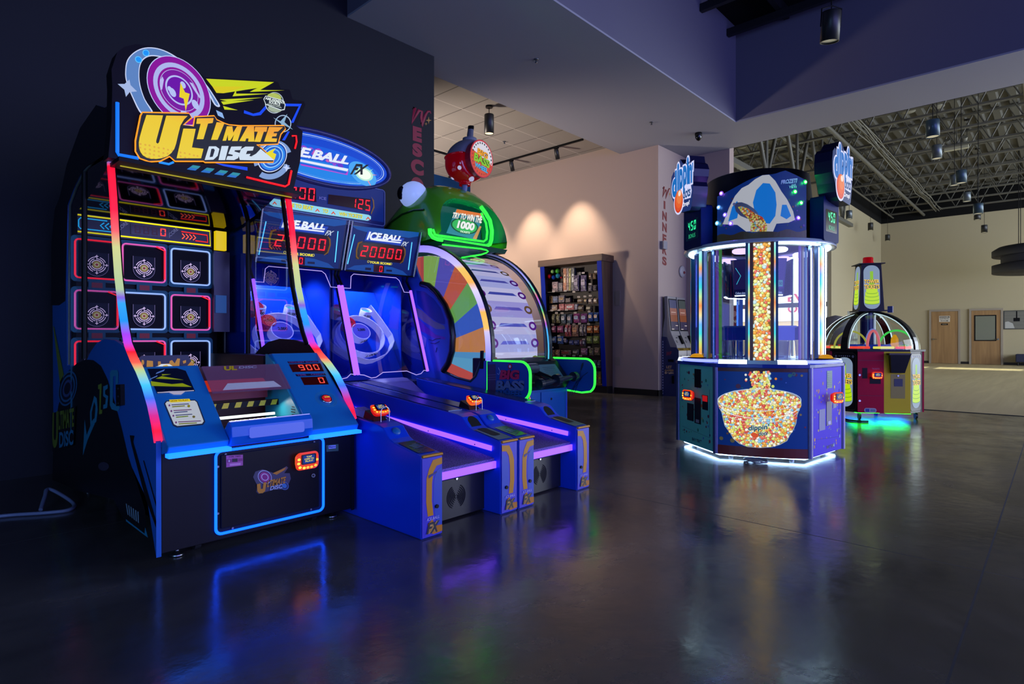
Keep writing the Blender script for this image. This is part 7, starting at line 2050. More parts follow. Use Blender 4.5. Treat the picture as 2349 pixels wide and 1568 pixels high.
m = MB(); m.ext(f0, rrect(0.15, 0.06, 0.028, 4, -0.165, 0.135), 0.003, 0.006, paint('#b8b4c0', 0.4)); m.flat(f0, rrect(0.045, 0.04, 0.004, 2, -0.20, 0.135), 0.007, paint('#1c4aa0')); m.flat(f0, rrect(0.06, 0.03, 0.01, 3, -0.135, 0.135), 0.007, paint('#7a8aa8')); m.build('maker_badge', rd)
reader(rd, f0(-0.10, 0.605, 0.03), f0.u, (0, 0, 1), 1.05, 'amber')
m = MB(); m.pbox(f0, 0.0, 0.315, 0.10, 0.92, -0.02, 0.003, MUS); m.build('yellow_door', tt); yd = tt.children[-1]
m = MB(); m.hexa([f0(0.07, 0.64, 0), f0(0.23, 0.64, 0), f0(0.23, 0.64, 0.05), f0(0.07, 0.64, 0.05), f0(0.05, 0.88, 0), f0(0.27, 0.88, 0), f0(0.28, 0.88, 0.11), f0(0.04, 0.88, 0.11)], paint('#0c0c10', 0.4)); m.pbox(f0, 0.03, 0.285, 0.875, 0.90, 0, 0.10, paint('#3a2a10', 0.4)); m.build('ticket_bin', yd)
m = MB(); m.pbox(f0, 0.08, 0.25, 0.30, 0.62, 0.003, 0.005, paint('#a8923a', 0.4)); m.pbox(f0, 0.12, 0.22, 0.46, 0.56, 0.005, 0.008, paint('#1c1c30', 0.3)); q = f0(0.165, 0.60, 0.005); m.cyl(q, q + f0.n * 0.01, 0.011, CHROME, 10); m.build('ticket_door', yd)
for k in (1, 3, 5, 7):
    pl = tface(k, apc)
    m = MB(); m.pbox(pl, -0.182, 0.182, 0.105, 0.915, -0.01, 0.003, paint('#241d1c', 0.4)); m.build('corner_panel', tt); cp_ = tt.children[-1]
    m = MB(); m.flat(pl, rrect(0.30, 0.76, 0.05, 4, 0, 0.51), 0.004, paint('#0c0a0c', 0.3)); m.tube([pl(x, y, 0.004) for x, y in rrect(0.31, 0.77, 0.05, 4, 0, 0.51)], 0.003, paint('#5a4a40'), 4, closed=True)
    for i in range(6): m.flat(pl, ell(-0.07 + i * 0.028, 0.855, 0.008, 0.009, n=10), 0.0055, paint('#b8b8c0'))
    for x in (-0.115, 0.115): m.flat(pl, ell(x, 0.85, 0.016, 0.018, n=12), 0.0055, paint('#9a98a8'))
    tower_art(m, pl, 0, 0.50, 1.02, 0.006, lit=True); m.build('panel_art', cp_)
for k in (2, 4, 6):
    pl = tface(k, ap_); m = MB(); m.pbox(pl, -0.315, 0.315, 0.10, 0.92, -0.02, 0.002, MAR); m.build('side_door', tt)
# casters, green light beneath
for k in range(4):
    p = TC + (octo[4 * k] - TC) * 0.86
    m = MB(); m.cyl(V((p.x, p.y, 0.045)) - TRR * 0.012, V((p.x, p.y, 0.045)) + TRR * 0.012, 0.045, paint('#1a1a1e'), 16); m.box((p.x - 0.02, p.y - 0.02, 0.07), (p.x + 0.02, p.y + 0.02, 0.10), STEEL); m.build('caster', tt)
for a, b in ((-0.33, -0.04), (0.03, 0.33)):
    m = MB(); m.hexa([f0(a, 0.094, -0.42), f0(b, 0.094, -0.42), f0(b, 0.094, -0.03), f0(a, 0.094, -0.03), f0(a, 0.099, -0.42), f0(b, 0.099, -0.42), f0(b, 0.099, -0.03), f0(a, 0.099, -0.03)], glow('#18ff28', 9.0)); m.build('under_light', tt)
m = MB(); m.hexa([f0(-0.5, 0.094, -0.80), f0(0.5, 0.094, -0.80), f0(0.5, 0.094, -0.46), f0(-0.5, 0.094, -0.46), f0(-0.5, 0.099, -0.80), f0(0.5, 0.099, -0.80), f0(0.5, 0.099, -0.46), f0(-0.5, 0.099, -0.46)], glow('#1030ff', 8.0)); m.build('under_light', tt)
# dome
DRAD, DH = 0.63, 0.54
def dome(az_, e, k=1.0):
    a, b = math.radians(az_), math.radians(e)
    return TC + ZV * 0.945 + (TN * math.cos(a) + TRR * math.sin(a)) * (DRAD * k * math.cos(b)) + ZV * (DH * k * math.sin(b))
m = MB(); m.grid([[dome(az_ * 7.5, e * 6, 0.985) for az_ in range(48)] for e in range(15)], glass('dome glass', '#eef4f4', 0.04), smooth=True, close_u=True); m.build('glass_dome', tt)
for az_ in (45, 135, 225, 315):
    m = MB(); rows = []
    for e in range(0, 88, 6):
        o = dome(az_, e, 1.0); o2 = dome(az_, e, 0.93); a = math.radians(az_); s_ = (TRR * math.cos(a) - TN * math.sin(a)) * 0.045
        rows.append([o - s_, o + s_, o2 + s_, o2 - s_])
    m.grid(rows, paint('#15171a', 0.25), smooth=False, close_u=True, flip=True); m.build('dome_rib', tt); rb = tt.children[-1]
    m = MB()
    for sg_ in (-1, 1): m.tube([dome(az_, e, 0.945) + (TRR * math.cos(math.radians(az_)) - TN * math.sin(math.radians(az_))) * 0.052 * sg_ for e in range(2, 84, 6)], 0.006, glow('#d8f0f8', 1.2), 5)
    m.build('rib_light', rb)
m = MB(); m.cyl(TC + ZV * 0.945, TC + ZV * 0.955, 0.58, paint('#1a2a3a', 0.2), 40); m.build('playfield', tt)
for k in range(12):
    a0, a1 = k * 30 - 12, k * 30 + 14
    m = MB(); m.tube([TC + ZV * 0.972 + (TN * math.cos(math.radians(a)) + TRR * math.sin(math.radians(a))) * 0.55 for a in (a0, (a0 + a1) / 2, a1)], 0.016, glow(('#f0e860', '#ff5040', '#e8e870', '#ff4838')[k % 4], 1.0), 8); m.build('rim_lamp', tt)
def hoop(nm, c_, u, w_, h, r, mt):
    m = MB(); m.tube([c_ + u * (w_ * math.cos(math.radians(a))) + ZV * (h * math.sin(math.radians(a))) for a in range(180, -1, -12)], r, mt, 8); m.build(nm, tt)
c0 = TC + ZV * 0.96
hoop('yellow_hoop', c0 - TRR * 0.30 + TN * 0.25, TRR, 0.21, 0.235, 0.013, glow('#b8b840', 0.7)); hoop('green_hoop', c0 + TRR * 0.27 + TN * 0.25, TRR, 0.22, 0.245, 0.014, glow('#40d850', 0.9))
hoop('pink_hoop', c0 - TRR * 0.04 + TN * 0.32, TRR, 0.075, 0.24, 0.018, glow('#e87078', 0.8)); hoop('blue_hoop', c0 + TRR * 0.0 + TN * 0.18, TRR, 0.09, 0.26, 0.014, glow('#8090e8', 0.7))
m = MB(); q = c0 + TRR * 0.22 + TN * 0.33; m.lathe([(0.02, 0), (0.05, 0.05), (0.045, 0.13), (0.02, 0.18), (0, 0.19)], q, glow('#f0a818', 0.7), 7, smooth=False); m.build('orange_crystal', tt)
m = MB(); m.cyl(c0, c0 + ZV * 0.50, 0.10, paint('#1a1c60', 0.2), 16); m.build('centre_column', tt)
m = MB(); m.lathe([(0.30, 0.0), (0.30, 0.05), (0.22, 0.05), (0.22, 0.0)], c0, glow('#1838b0', 0.5), 32); m.build('blue_ring', tt)
for i in range(10):
    a = math.radians(i * 36 + 8); q = c0 + (TN * math.cos(a) + TRR * math.sin(a)) * 0.45
    m = MB(); m.box((q.x - 0.035, q.y - 0.035, 0.955), (q.x + 0.035, q.y + 0.035, 0.99 + 0.01 * (i % 3)), glow(('#e04030', '#e8d840', '#40b878', '#f08830')[i % 4], 0.45)); m.build('target_block', tt)
# lit tower
m = MB(); zb, zt = 1.49, 2.14
def tsq(w_, z): return [TC + TN * a * w_ + TRR * b * w_ + ZV * z for a, b in ((1, -1), (1, 1), (-1, 1), (-1, -1))]
m.hexa(tsq(0.155, zb) + tsq(0.125, zt), DARK); m.build('tower', tt); tw = tt.children[-1]
for k in range(4):
    a = math.radians(90 * k); n = TN * math.cos(a) + TRR * math.sin(a); u = TRR * math.cos(a) - TN * math.sin(a)
    pl = Plane(TC + n * 0.157 + ZV * zb, u, (ZV * (zt - zb) - n * 0.03))
    m = MB(); tower_art(m, pl, 0, 0.325, 0.93, 0.002); m.build('lit_panel', tw)
m = MB(); m.hexa(tsq(0.185, 1.475) + tsq(0.185, 1.492), DARK); m.build('tower_base', tt); m = MB(); m.hexa(tsq(0.165, 2.14) + tsq(0.165, 2.152), DARK); m.build('tower_cap', tt)
m = MB(); m.lathe([(0.072, 0), (0.072, 0.02), (0.066, 0.03), (0.066, 0.085), (0.055, 0.098), (0, 0.10)], TC + ZV * 2.152, mat('red beacon', '#a00810', 0.15, emit='#c00818', es=0.35), 24); m.build('beacon', tt)
for sg_ in (1,):
    m = MB(); m.box((TC.x + 0.10, TC.y - 0.28, 1.46), (TC.x + 0.16, TC.y - 0.22, 1.55), paint('#2a3a80', 0.3)); m.build('speaker', tt)
# clear bag and its owner behind the dome
m = MB(); m.sphere((10.45, 2.62, 1.20), 0.28, mat('cloudy plastic bag', '#a8a49a', 0.3), 14, (0.7, 1.0, 0.95)); o = m.build('plastic_bag', base=(10.45, 2.62, 0.93)); tag(o, 'cloudy grey plastic bag on a black stand behind the domed ticket game', 'bag')
ds = thing('display_stand', 'black floor stand holding a plastic bag behind the domed ticket game', 'stand', (10.45, 2.62, 0)); m = MB(); m.box((10.2, 2.35, 0.0), (10.7, 2.9, 0.03), BLACK); m.build('base', ds); m = MB(); m.cyl((10.45, 2.62, 0.03), (10.45, 2.62, 0.90), 0.04, BLACK, 12); m.build('post', ds); m = MB(); m.box((10.25, 2.42, 0.90), (10.65, 2.82, 0.93), BLACK); m.build('shelf', ds)

# ================================================================ ticket kiosks by the wall
cK = crop(1500, 660, 5.81)
GREYK = paint('#8f8a88', 0.4); NAVYK = paint('#1d2858', 0.4)
def kiosk(x0, label, first):
    k = thing('ticket_kiosk', label, 'kiosk', (x0 + 0.185, 5.36, 0), 'ticket kiosks')
    x1 = x0 + 0.37
    lowp = [(5.24, 0.0), (5.24, 0.86), (5.29, 0.905), (5.56, 0.905), (5.56, 0.0)]
    m = MB(); m.prism([V((x0 + 0.012, a, b)) for a, b in lowp], [V((x1 - 0.004, a, b)) for a, b in lowp], paint('#b8b2ac', 0.4)); m.build('base', k, bevel=0.004); bs = k.children[-1]
    upp = [(5.255, 0.91), (5.27, 0.96), (5.37, 1.16), (5.40, 1.25), (5.46, 1.90), (5.53, 1.90), (5.52, 1.5), (5.565, 1.22), (5.56, 1.05), (5.50, 0.91)]
    m = MB(); m.prism([V((x0 + 0.012, a, b)) for a, b in upp], [V((x1 - 0.02, a, b)) for a, b in upp], GREYK); m.build('upper_body', k, bevel=0.006); ub = k.children[-1]
    pl = Plane((x0, 5.398, 1.235), (1, 0, 0), (0, 0.06, 0.65))
    m = MB(); m.pbox(pl, 0.03, 0.335, 0.0, 0.62, 0.001, 0.008, BLACK); m.pbox(pl, 0.045, 0.32, 0.02, 0.60, 0.008, 0.009, glow('#4a4268', 0.45))
    m.flat(pl, [(0.045, 0.18), (0.32, 0.18), (0.32, 0.44), (0.045, 0.44)], 0.0095, glow('#a05a38', 0.5)); m.flat(pl, [(0.045, 0.31), (0.32, 0.31), (0.32, 0.44), (0.045, 0.44)], 0.010, glow('#b07468', 0.5)); m.flat(pl, [(0.045, 0.44), (0.32, 0.44), (0.32, 0.60), (0.045, 0.60)], 0.0095, glow('#5a5e90' if first else '#5a6468', 0.45)); m.flat(pl, [(0.09, 0.355), (0.27, 0.355), (0.27, 0.365), (0.09, 0.365)], 0.011, glow('#e0c8c0', 0.7))
    m.flat(pl, [(0.06, 0.03), (0.15, 0.03), (0.15, 0.04), (0.06, 0.04)], 0.011, glow('#f0e0d8', 0.9)); m.flat(pl, [(0.22, 0.10), (0.31, 0.10), (0.31, 0.11), (0.22, 0.11)], 0.011, glow('#f0e0d8', 0.9)); m.build('touch_screen', ub)
    p2 = Plane((x0, 5.272, 0.965), (1, 0, 0), (0, 0.10, 0.20))
    m = MB(); m.pbox(p2, 0.24, 0.31, 0.02, 0.19, 0.0, 0.035, BLACK); m.build('card_terminal', ub); m = MB(); m.pbox(p2, 0.12, 0.18, 0.15, 0.165, 0, 0.003, BLACK); m.pbox(p2, 0.07, 0.11, 0.05, 0.10, 0, 0.002, paint('#5a5856')); m.build('card_slot', ub)
    p3 = Plane((x0, 5.238, 0.86), (1, 0, 0), (0, 0.05, 0.045)); m = MB(); m.pbox(p3, 0.012, 0.366, 0.0, 0.066, 0.0, 0.003, paint('#9a7c2c', 0.4)); m.flat(p3, [(0.10, 0.02), (0.27, 0.02), (0.27, 0.05), (0.10, 0.05)], 0.004, paint('#4a3a14')); m.build('gold_band', bs)
    p4 = facing_front(5.238); m = MB(); m.pbox(p4, x0 + 0.03, x1 - 0.02, 0.10, 0.80, 0, 0.004, paint('#aaa49e', 0.4)); m.build('door', bs); m = MB()
    for a, b in ((0.115, 0.755), (0.135, 0.725), (0.10, 0.72), (0.125, 0.69)): m.flat(p4, ell(x0 + a, b, 0.018, 0.02, n=10), 0.005, paint('#3a3432'))
    m.build('emblem', bs)
    if first:
        a = [(5.575, 0.0), (5.575, 1.13), (5.47, 1.12), (5.40, 0.93), (5.275, 0.925), (5.225, 0.87), (5.225, 0.0)]
        m = MB(); m.prism([V((x0, p, q)) for p, q in a], [V((x0 + 0.012, p, q)) for p, q in a], NAVYK); m.build('side_panel', k); sp = k.children[-1]
        pk = facing_left(x0)
        m = MB()
        for i in range(20): m.flat(pk, [(-5.55 + dx_, 1.03 - i * 0.052 + dz) for dx_, dz in ((-0.012, 0), (0, -0.02), (0.012, 0), (0, 0.02))], 0.001, paint('#b8b8c8'))
        m.textp(pk, cK([(165, 905), (235, 898), (238, 845), (170, 850)]), 'WF', paint('#9a2038'), 0.03, 0.2, c=0.001)
        m.textp(pk, cK([(165, 1070), (240, 1068), (240, 1035), (165, 1037)]), 'LET', paint('#c8a070'), 0.05, c=0.001); m.textp(pk, cK([(185, 1085), (225, 1085), (225, 1075), (185, 1075)]), 'THE', paint('#a08058'), 0.03, c=0.001); m.textp(pk, cK([(145, 1114), (262, 1114), (262, 1086), (145, 1086)]), 'GAMES', paint('#b89058'), 0.05, c=0.001); m.textp(pk, cK([(145, 1152), (262, 1150), (262, 1118), (145, 1118)]), 'Begin', paint('#d8b888'), 0.05, c=0.001)
        m.build('lettering', sp); m = MB(); m.pxp(pk, cK([(188, 950), (265, 955), (265, 990), (188, 985)]), 0.001, BLACK); m.build('handle_recess', sp); m = MB(); m.pxp(pk, cK([(245, 1170), (270, 1168), (272, 1275), (245, 1275)]), 0.0, BLACK, th=0.02); m.build('latch', sp)
kiosk(10.225, 'grey ticket kiosk with a navy side panel, left of the pair by the wall', True)
kiosk(10.600, 'grey ticket kiosk without a side panel, right of the pair by the wall', False)

# ================================================================ sweets cabinet
cb_ = thing('candy_cabinet', 'walnut sweets cabinet with blue front uprights standing against the tan wall', 'cabinet', (9.88, 7.37, 0))
WAL = wood('walnut veneer', '#4a3527', '#63493a', 14, 2, 0.45); WALH = wood('walnut veneer top', '#4d3729', '#694e3d', 14, 1, 0.45)
YA, YB = 8.16, 6.58
def xf(z): return 9.67 + (2.62 - z) * 0.075
def slab(m, y0, y1, z0, z1, mt, t=None, back=10.07):
    f0_, f1_ = xf(z0), xf(z1)
    b0_, b1_ = (back, back) if t is None else (f0_ + t, f1_ + t)
    m.hexa([(f0_, y0, z0), (b0_, y0, z0), (b0_, y1, z0), (f0_, y1, z0), (f1_, y0, z1), (b1_, y0, z1), (b1_, y1, z1), (f1_, y1, z1)], mt)
m = MB(); m.box((9.64, 6.55, 2.62), (10.07, 8.19, 2.755), WALH); m.build('top_board', cb_, bevel=0.004)
for y0, y1 in ((YB, YB + 0.03), (YA - 0.03, YA)):
    m = MB(); slab(m, y0, y1, 0.14, 2.62, WAL); m.build('side_panel', cb_)
for y0, y1 in ((YB + 0.002, YB + 0.10), (YA - 0.13, YA - 0.02)):
    m = MB(); f = lambda z: xf(z) - 0.012
    m.hexa([(f(0.14), y0, 0.14), (f(0.14) + 0.011, y0, 0.14), (f(0.14) + 0.011, y1, 0.14), (f(0.14), y1, 0.14), (f(2.62), y0, 2.62), (f(2.62) + 0.011, y0, 2.62), (f(2.62) + 0.011, y1, 2.62), (f(2.62), y1, 2.62)], paint('#0a2aa8', 0.5, 0.08)); m.build('blue_upright', cb_)
m = MB(); m.box((10.04, YB + 0.03, 0.14), (10.07, YA - 0.03, 2.62), paint('#241a14', 0.6)); m.build('back_panel', cb_)
m = MB(); m.box((9.87, YB, 0.0), (10.07, YA, 0.14), BASEB); m.build('plinth', cb_)
m = MB(); slab(m, YB + 0.03, YA - 0.03, 0.14, 0.17, WAL); m.build('bottom_shelf', cb_)
pCb = Plane((xf(2.62), 7.37, 2.62), (0, -1, 0), (-0.075 * 2.48, 0, 2.48))
cT = crop(1220, 570, 7.465); cBt = crop(1220, 740, 8.71)
SHZ = []
def shelf_at(px_, py_, x_end):
    p = pCb.px(*cT([(px_, py_)])[0], -0.05)
    m = MB(); z = p.z; m.box((xf(z) + 0.04, pCb.px(*cT([(x_end, py_)])[0], -0.09).y, z - 0.012), (10.04, YA - 0.03, z), paint('#2a1f18', 0.5)); m.build('shelf', cb_); SHZ.append(z); return z
zs1 = shelf_at(600, 722, 704); zs2 = shelf_at(600, 1050, 768)
def foil(h, rough=0.25):
    m = mat('wrapper ' + h, h, rough, spec=0.6); 
    if len(m.node_tree.nodes) < 4:
        nt, b = nodes(m); g = add(nt, 'ShaderNodeNewGeometry'); n = add(nt, 'ShaderNodeTexNoise'); n.inputs['Scale'].default_value = 38; n.inputs['Detail'].default_value = 3
        nt.links.new(g.outputs['Position'], n.inputs['Vector']); c = lin(h)
        r = add(nt, 'ShaderNodeValToRGB'); e = r.color_ramp.elements
        e[0].position = 0.36; e[0].color = tuple(v * 0.35 for v in c) + (1,); e[1].position = 0.66; e[1].color = tuple(min(1, v * 1.25 + 0.10) for v in c) + (1,)
        nt.links.new(n.outputs[0], r.inputs[0]); nt.links.new(r.outputs[0], b.inputs['Base Color'])
        bp = add(nt, 'ShaderNodeBump'); bp.inputs['Strength'].default_value = 0.5; bp.inputs['Distance'].default_value = 0.02; nt.links.new(n.outputs[0], bp.inputs['Height']); nt.links.new(bp.outputs[0], b.inputs['Normal'])
    return m
def goods(kind, cr, x0, y0, x1, y1, h, label, lab=None, grp=None, name=None, cat=None, dpt=0.06, seat=None, off=0.0):
    """one packet or box, placed where it shows in the cabinet"""
    q = [pCb.px(x, y, -0.09) for x, y in cr([(x0, y1), (x1, y1), (x1, y0), (x0, y0)])]
    yl, yr = q[0].y, q[1].y; zb_, zt_ = (q[0].z + q[1].z) / 2, (q[2].z + q[3].z) / 2
    cx_, w_, hh = q[0].x + 0.03 + off, abs(yl - yr) * 0.94, abs(zt_ - zb_)
    if seat is not None: zt_ = seat + hh; zb_ = seat
    yc = (yl + yr) / 2
    m = MB(); P_ = Plane((cx_, yc, zb_), (0, -1, 0), (0, 0, 1))
    if kind == 'box':
        m.pbox(P_, -w_ / 2, w_ / 2, 0, hh, -dpt, 0.0, foil(h, 0.35))
    else:
        rows = []
        for j in range(9):
            v = j / 8; bulge = math.sin(PI * v) ** 0.6 * dpt * 0.5 if 0 < v < 1 else 0.002
            r = []
            for i in range(13):
                t = 2 * PI * i / 12; cu = math.cos(t); su = math.sin(t)
                r.append(P_((w_ / 2) * (abs(cu) ** 0.7) * (1 if cu > 0 else -1) * (1.0 if j in (0, 8) else 0.96), hh * v, bulge * su * (abs(su) ** 0.2)))
            rows.append(r[:-1])
        m.grid(rows, foil(h), smooth=True, close_u=True)
    o = m.build(name or ('candy_box' if kind == 'box' else 'candy_bag'), base=(cx_, yc, zb_)); tag(o, label, cat or ('box' if kind == 'box' else 'bag'), grp)
    if lab:
        m = MB(); cpt = 0.0015 if kind == 'box' else dpt * 0.5 + 0.001
        m.flat(P_, rrect(w_ * 0.62, hh * 0.36, min(w_, hh) * 0.12, 3, 0, hh * 0.55), cpt, paint(lab, 0.35)); m.flat(P_, rrect(w_ * 0.4, hh * 0.07, min(w_, hh) * .02, 2, 0, hh * 0.62), cpt + 0.001, paint('#2a2028' if lab != '#2a2028' else '#d8d0c8', 0.4)); m.build('printed_label', o)
    if kind == 'bag' and x0 != 708:
        m = MB(); z = zb_ + hh * 0.97; m.cyl((cx_ + 0.035, yc, z), (10.04, yc, z), 0.003, STEEL, 6); m.build('peg_hook', cb_)
    return o
U = 'candy on the upper shelf'
for i, (x, y, r, h, lb) in enumerate(((358, 392, 36, '#8ab868', 'pale green ball sweet at the back of the cluster on the top shelf'), (443, 384, 46, '#3a9a28', 'bright green ball sweet at the top of the cluster on the top shelf'), (300, 475, 46, '#b80c18', 'red ball sweet at the left of the cluster on the top shelf'), (375, 492, 42, '#0c3a98', 'dark blue ball sweet low in the middle of the top shelf cluster'), (448, 466, 46, '#2a88a0', 'teal ball sweet at the right of the cluster on the top shelf'), (505, 495, 20, '#a01028', 'small red ball sweet beside the tall boxes on the top shelf'))):
    p = pCb.px(*cT([(x, y)])[0], -0.12); R_b = r / 7.465 / 1350 * 11.6
    m = MB(); m.sphere(p, R_b, paint(h, 0.15), 14); o = m.build('ball_sweet', base=tuple(p)); tag(o, lb, 'sweet', 'ball sweets on the top shelf')
for a in ((330, 540, 435, 715, '#7a5a62', 'pink boxed sweets with a pale oval label on the top shelf', '#c8a0a0'), (440, 560, 510, 712, '#4a4552', 'grey boxed sweets beside the pink box on the top shelf', '#8a8088'), (520, 312, 575, 708, '#c86a20', 'tall orange box of sweets on the top shelf', '#e8c8a0'), (577, 312, 614, 706, '#9a7a72', 'tall dusty pink box of sweets on the top shelf', '#c8a8a0'), (616, 312, 655, 702, '#a89a30', 'tall yellow box of sweets on the top shelf', '#d8d080'), (658, 305, 712, 702, '#4a4a50', 'tall black and white box of sweets on the top shelf', '#d8d8d8'), (716, 318, 795, 640, '#1c1626', 'tall black box of sweets at the right of the tall boxes', '#6a5a88')):
    goods('box', cT, *a[:5], a[5], a[6], 'boxed sweets on the top shelf', seat=zs1 + 0.0005, off=0.07 if a[0] == 716 else 0.0)
for a in ((708, 450, 812, 725, '#5a4a68', 'purple grey hanging sweets bag, left of two below the black box', '#8a7a98'), (828, 450, 938, 725, '#62507a', 'purple grey hanging sweets bag, right of two below the black box', '#9a88a8'), (968, 420, 1030, 520, '#7a5a38', 'small brown bag in the top right corner, left of its pair', None), (1040, 418, 1103, 520, '#84643e', 'small brown bag in the top right corner, right of its pair', None), (955, 625, 1038, 728, '#6a6068', 'small grey bag at the right end of the top shelf, left of its pair', None), (1045, 622, 1112, 718, '#74686e', 'small grey bag at the right end of the top shelf, right of its pair', None)):
    goods('bag', cT, *a[:5], a[5], a[6], 'hanging bags in the top compartment', off=-0.02)
for a in ((285, 805, 335, 935, '#c8902a', 'mustard yellow shaped sweets tub at the left of the second shelf', None), (340, 812, 428, 925, '#3a4a78', 'blue sweets box behind the left of the second shelf', '#6a80b0'), (436, 800, 545, 918, '#4a3048', 'purple sweets box standing at the back of the second shelf', '#b08030'), (560, 845, 640, 915, '#5a3a34', 'small brown box at the back middle of the second shelf', None)):
    goods('box', cT, *a[:5], a[5], a[6], 'boxes on the second shelf', seat=zs2 + 0.0005, dpt=0.05) if a[0] < 0 else goods('box', cT, *a[:5], a[5], a[6], 'boxes on the second shelf', dpt=0.05)
for a in ((282, 945, 420, 1045, '#a8825a', 'tan patterned sweets box at the front left of the second shelf', '#c8b8b0'), (448, 930, 540, 1042, '#b81c28', 'red sweets box left of the red and white box', '#d88080'), (546, 935, 712, 1038, '#c03038', 'long red and white sweets box on the second shelf', '#e8dcd8'), (716, 935, 765, 1030, '#8a88a0', 'narrow grey blue box on the second shelf', None)):
    goods('box', cT, *a[:5], a[5], a[6], 'boxes on the second shelf', seat=zs2 + 0.0005, dpt=0.05)
B2 = 'hanging bags beside the second shelf'
for a in ((758, 850, 872, 932, '#7a6038', 'brown bag with dark windows, upper row right of the second shelf', '#4a3018'), (880, 850, 945, 935, '#6a5a38', 'brown and yellow bag beside the striped sweets', '#c89820'), (952, 845, 1035, 940, '#a89080', 'striped pale bag, left of two at the right of the second shelf', '#d8c8b8'), (1042, 842, 1120, 938, '#b0947a', 'striped pale bag, right of two at the right of the second shelf', '#d8c8b8'), (772, 968, 882, 1072, '#745a34', 'brown bag with dark windows, lower row right of the second shelf', '#3a2812'), (905, 970, 1020, 1072, '#5a4c30', 'dark olive bag, lower row right of the second shelf', '#8a7a3a')):
    goods('bag', cT, *a[:5], a[5], a[6], B2)
B3 = 'hanging bags in the third row'
for a in ((328, 1112, 395, 1272, '#6a6438', 'narrow olive bag, far left of the third row', '#8a8458'), (402, 1112, 475, 1272, '#746c3a', 'narrow olive bag, second from left in the third row', '#949060'), (482, 1118, 575, 1282, '#5a6a72', 'grey blue bag with white print, left of two in the third row', '#d0d0d0'), (586, 1120, 680, 1282, '#526470', 'grey blue bag with red print, right of two in the third row', '#c0a8a8'), (695, 1108, 812, 1268, '#a02078', 'magenta and blue bag, left of two in the third row', '#7a90c0'), (820, 1108, 940, 1268, '#8a2a84', 'magenta and purple bag, right of two in the third row', '#8898c8'), (952, 1092, 1038, 1242, '#1c58b0', 'bright blue bag with orange print, left of the right hand pair', '#c89878'), (1044, 1090, 1130, 1240, '#1860c0', 'bright blue bag with orange print, at the right end of the third row', '#d0a080')):
    goods('bag', cT, *a[:5], a[5], a[6], B3)
B4 = 'hanging bags in the fourth row'
for a in ((322, 1322, 405, 1432, '#8a2850', 'pink foil bag, far left of the fourth row', '#d8a0b8'), (415, 1320, 530, 1435, '#a02460', 'pink foil bag, second in the fourth row', '#d890b0'), (550, 1300, 612, 1500, '#b8403a', 'red and white bag with stripes, third in the fourth row', '#d8d0d0'), (616, 1300, 664, 1500, '#a02a34', 'narrow red bag beside the brown biscuit bag', '#c08888'), (668, 1302, 790, 1502, '#9a6a48', 'brown biscuit bag with orange print in the fourth row', '#c87838'), (802, 1295, 876, 1492, '#8a7c74', 'cream and grey bag, left of two narrow ones in the fourth row', '#b8aca0'), (882, 1295, 922, 1490, '#80706a', 'cream and grey bag, right of two narrow ones in the fourth row', '#b0a49a'), (926, 1322, 1034, 1442, '#d8780c', 'orange bag, left of the orange pair in the fourth row', '#f0c080'), (1042, 1318, 1145, 1440, '#d87010', 'orange bag, right of the orange pair in the fourth row', '#e8b878')):
    goods('bag', cT, *a[:5], a[5], a[6], B4)
B5 = 'hanging bags in the fifth row'
for a in ((378, 272, 480, 402, '#2a5a98', 'blue bag with a round picture, far left of the fifth row', '#a8b8c8'), (490, 266, 620, 420, '#3068b0', 'blue bag with a cream picture, second in the fifth row', '#d8d0b0'), (626, 335, 700, 402, '#4a5a88', 'small blue and red bag, third in the fifth row', '#c0b0b8'), (724, 345, 820, 440, '#2c448c', 'low blue bag, left of two in the middle of the fifth row', '#8890b8'), (826, 345, 930, 440, '#263c80', 'low blue bag, right of two in the middle of the fifth row', '#8088b0'), (945, 335, 1000, 470, '#7a2438', 'narrow red and black bag in the fifth row', '#c0a0a8'), (1004, 335, 1058, 465, '#3a3440', 'narrow black and white bag in the fifth row', '#c8c4c8'), (1076, 268, 1195, 412, '#7a9018', 'lime green bag, left of the green pair in the fifth row', '#c8d070'), (1206, 262, 1335, 412, '#84a020', 'lime green bag, right of the green pair in the fifth row', '#d0d880')):
    goods('bag', cBt, *a[:5], a[5], a[6], B5)
B6 = 'packets in the sixth row'
for a in ((362, 545, 440, 682, '#a8703a', 'orange brown packet, far left of the sixth row', '#c89860'), (450, 538, 545, 682, '#b07a40', 'orange brown packet, second in the sixth row', '#d0a068'), (556, 548, 780, 648, '#7a5038', 'wide brown box with a red oval in the sixth row', '#a03828'), (790, 535, 930, 642, '#4a4034', 'dark packet with pale lids in the sixth row', '#c0b8a0'), (955, 505, 1100, 642, '#a05a78', 'pink house shaped packet in the sixth row', '#d8a8b8'), (1125, 505, 1222, 655, '#8a7a50', 'tan and green packet near the right of the sixth row', '#a8a868'), (1230, 495, 1350, 645, '#94805a', 'tan and pink packet at the right end of the sixth row', '#c09888')):
    goods('bag', cBt, *a[:5], a[5], a[6], B6)
for a in ((1200, 748, 1285, 905, '#4a5a80', 'grey blue bag in the row beside the right green wing, left of two', '#8898b0'), (1292, 745, 1370, 902, '#3c5488', 'grey blue bag in the row beside the right green wing, right of two', '#8094b8')):
    goods('bag', cBt, *a[:5], a[5], a[6], 'hanging bags in the seventh row')
for a in ((1240, 975, 1298, 1212, '#9a8a48', 'tube of sweets with a yellow top in the lowest row, left of two', '#e0b820'), (1304, 975, 1362, 1212, '#948448', 'tube of sweets with a yellow top in the lowest row, right of two', '#e8c020')):
    goods('box', cBt, *a[:5], a[5], a[6], 'tubes of sweets in the lowest row')
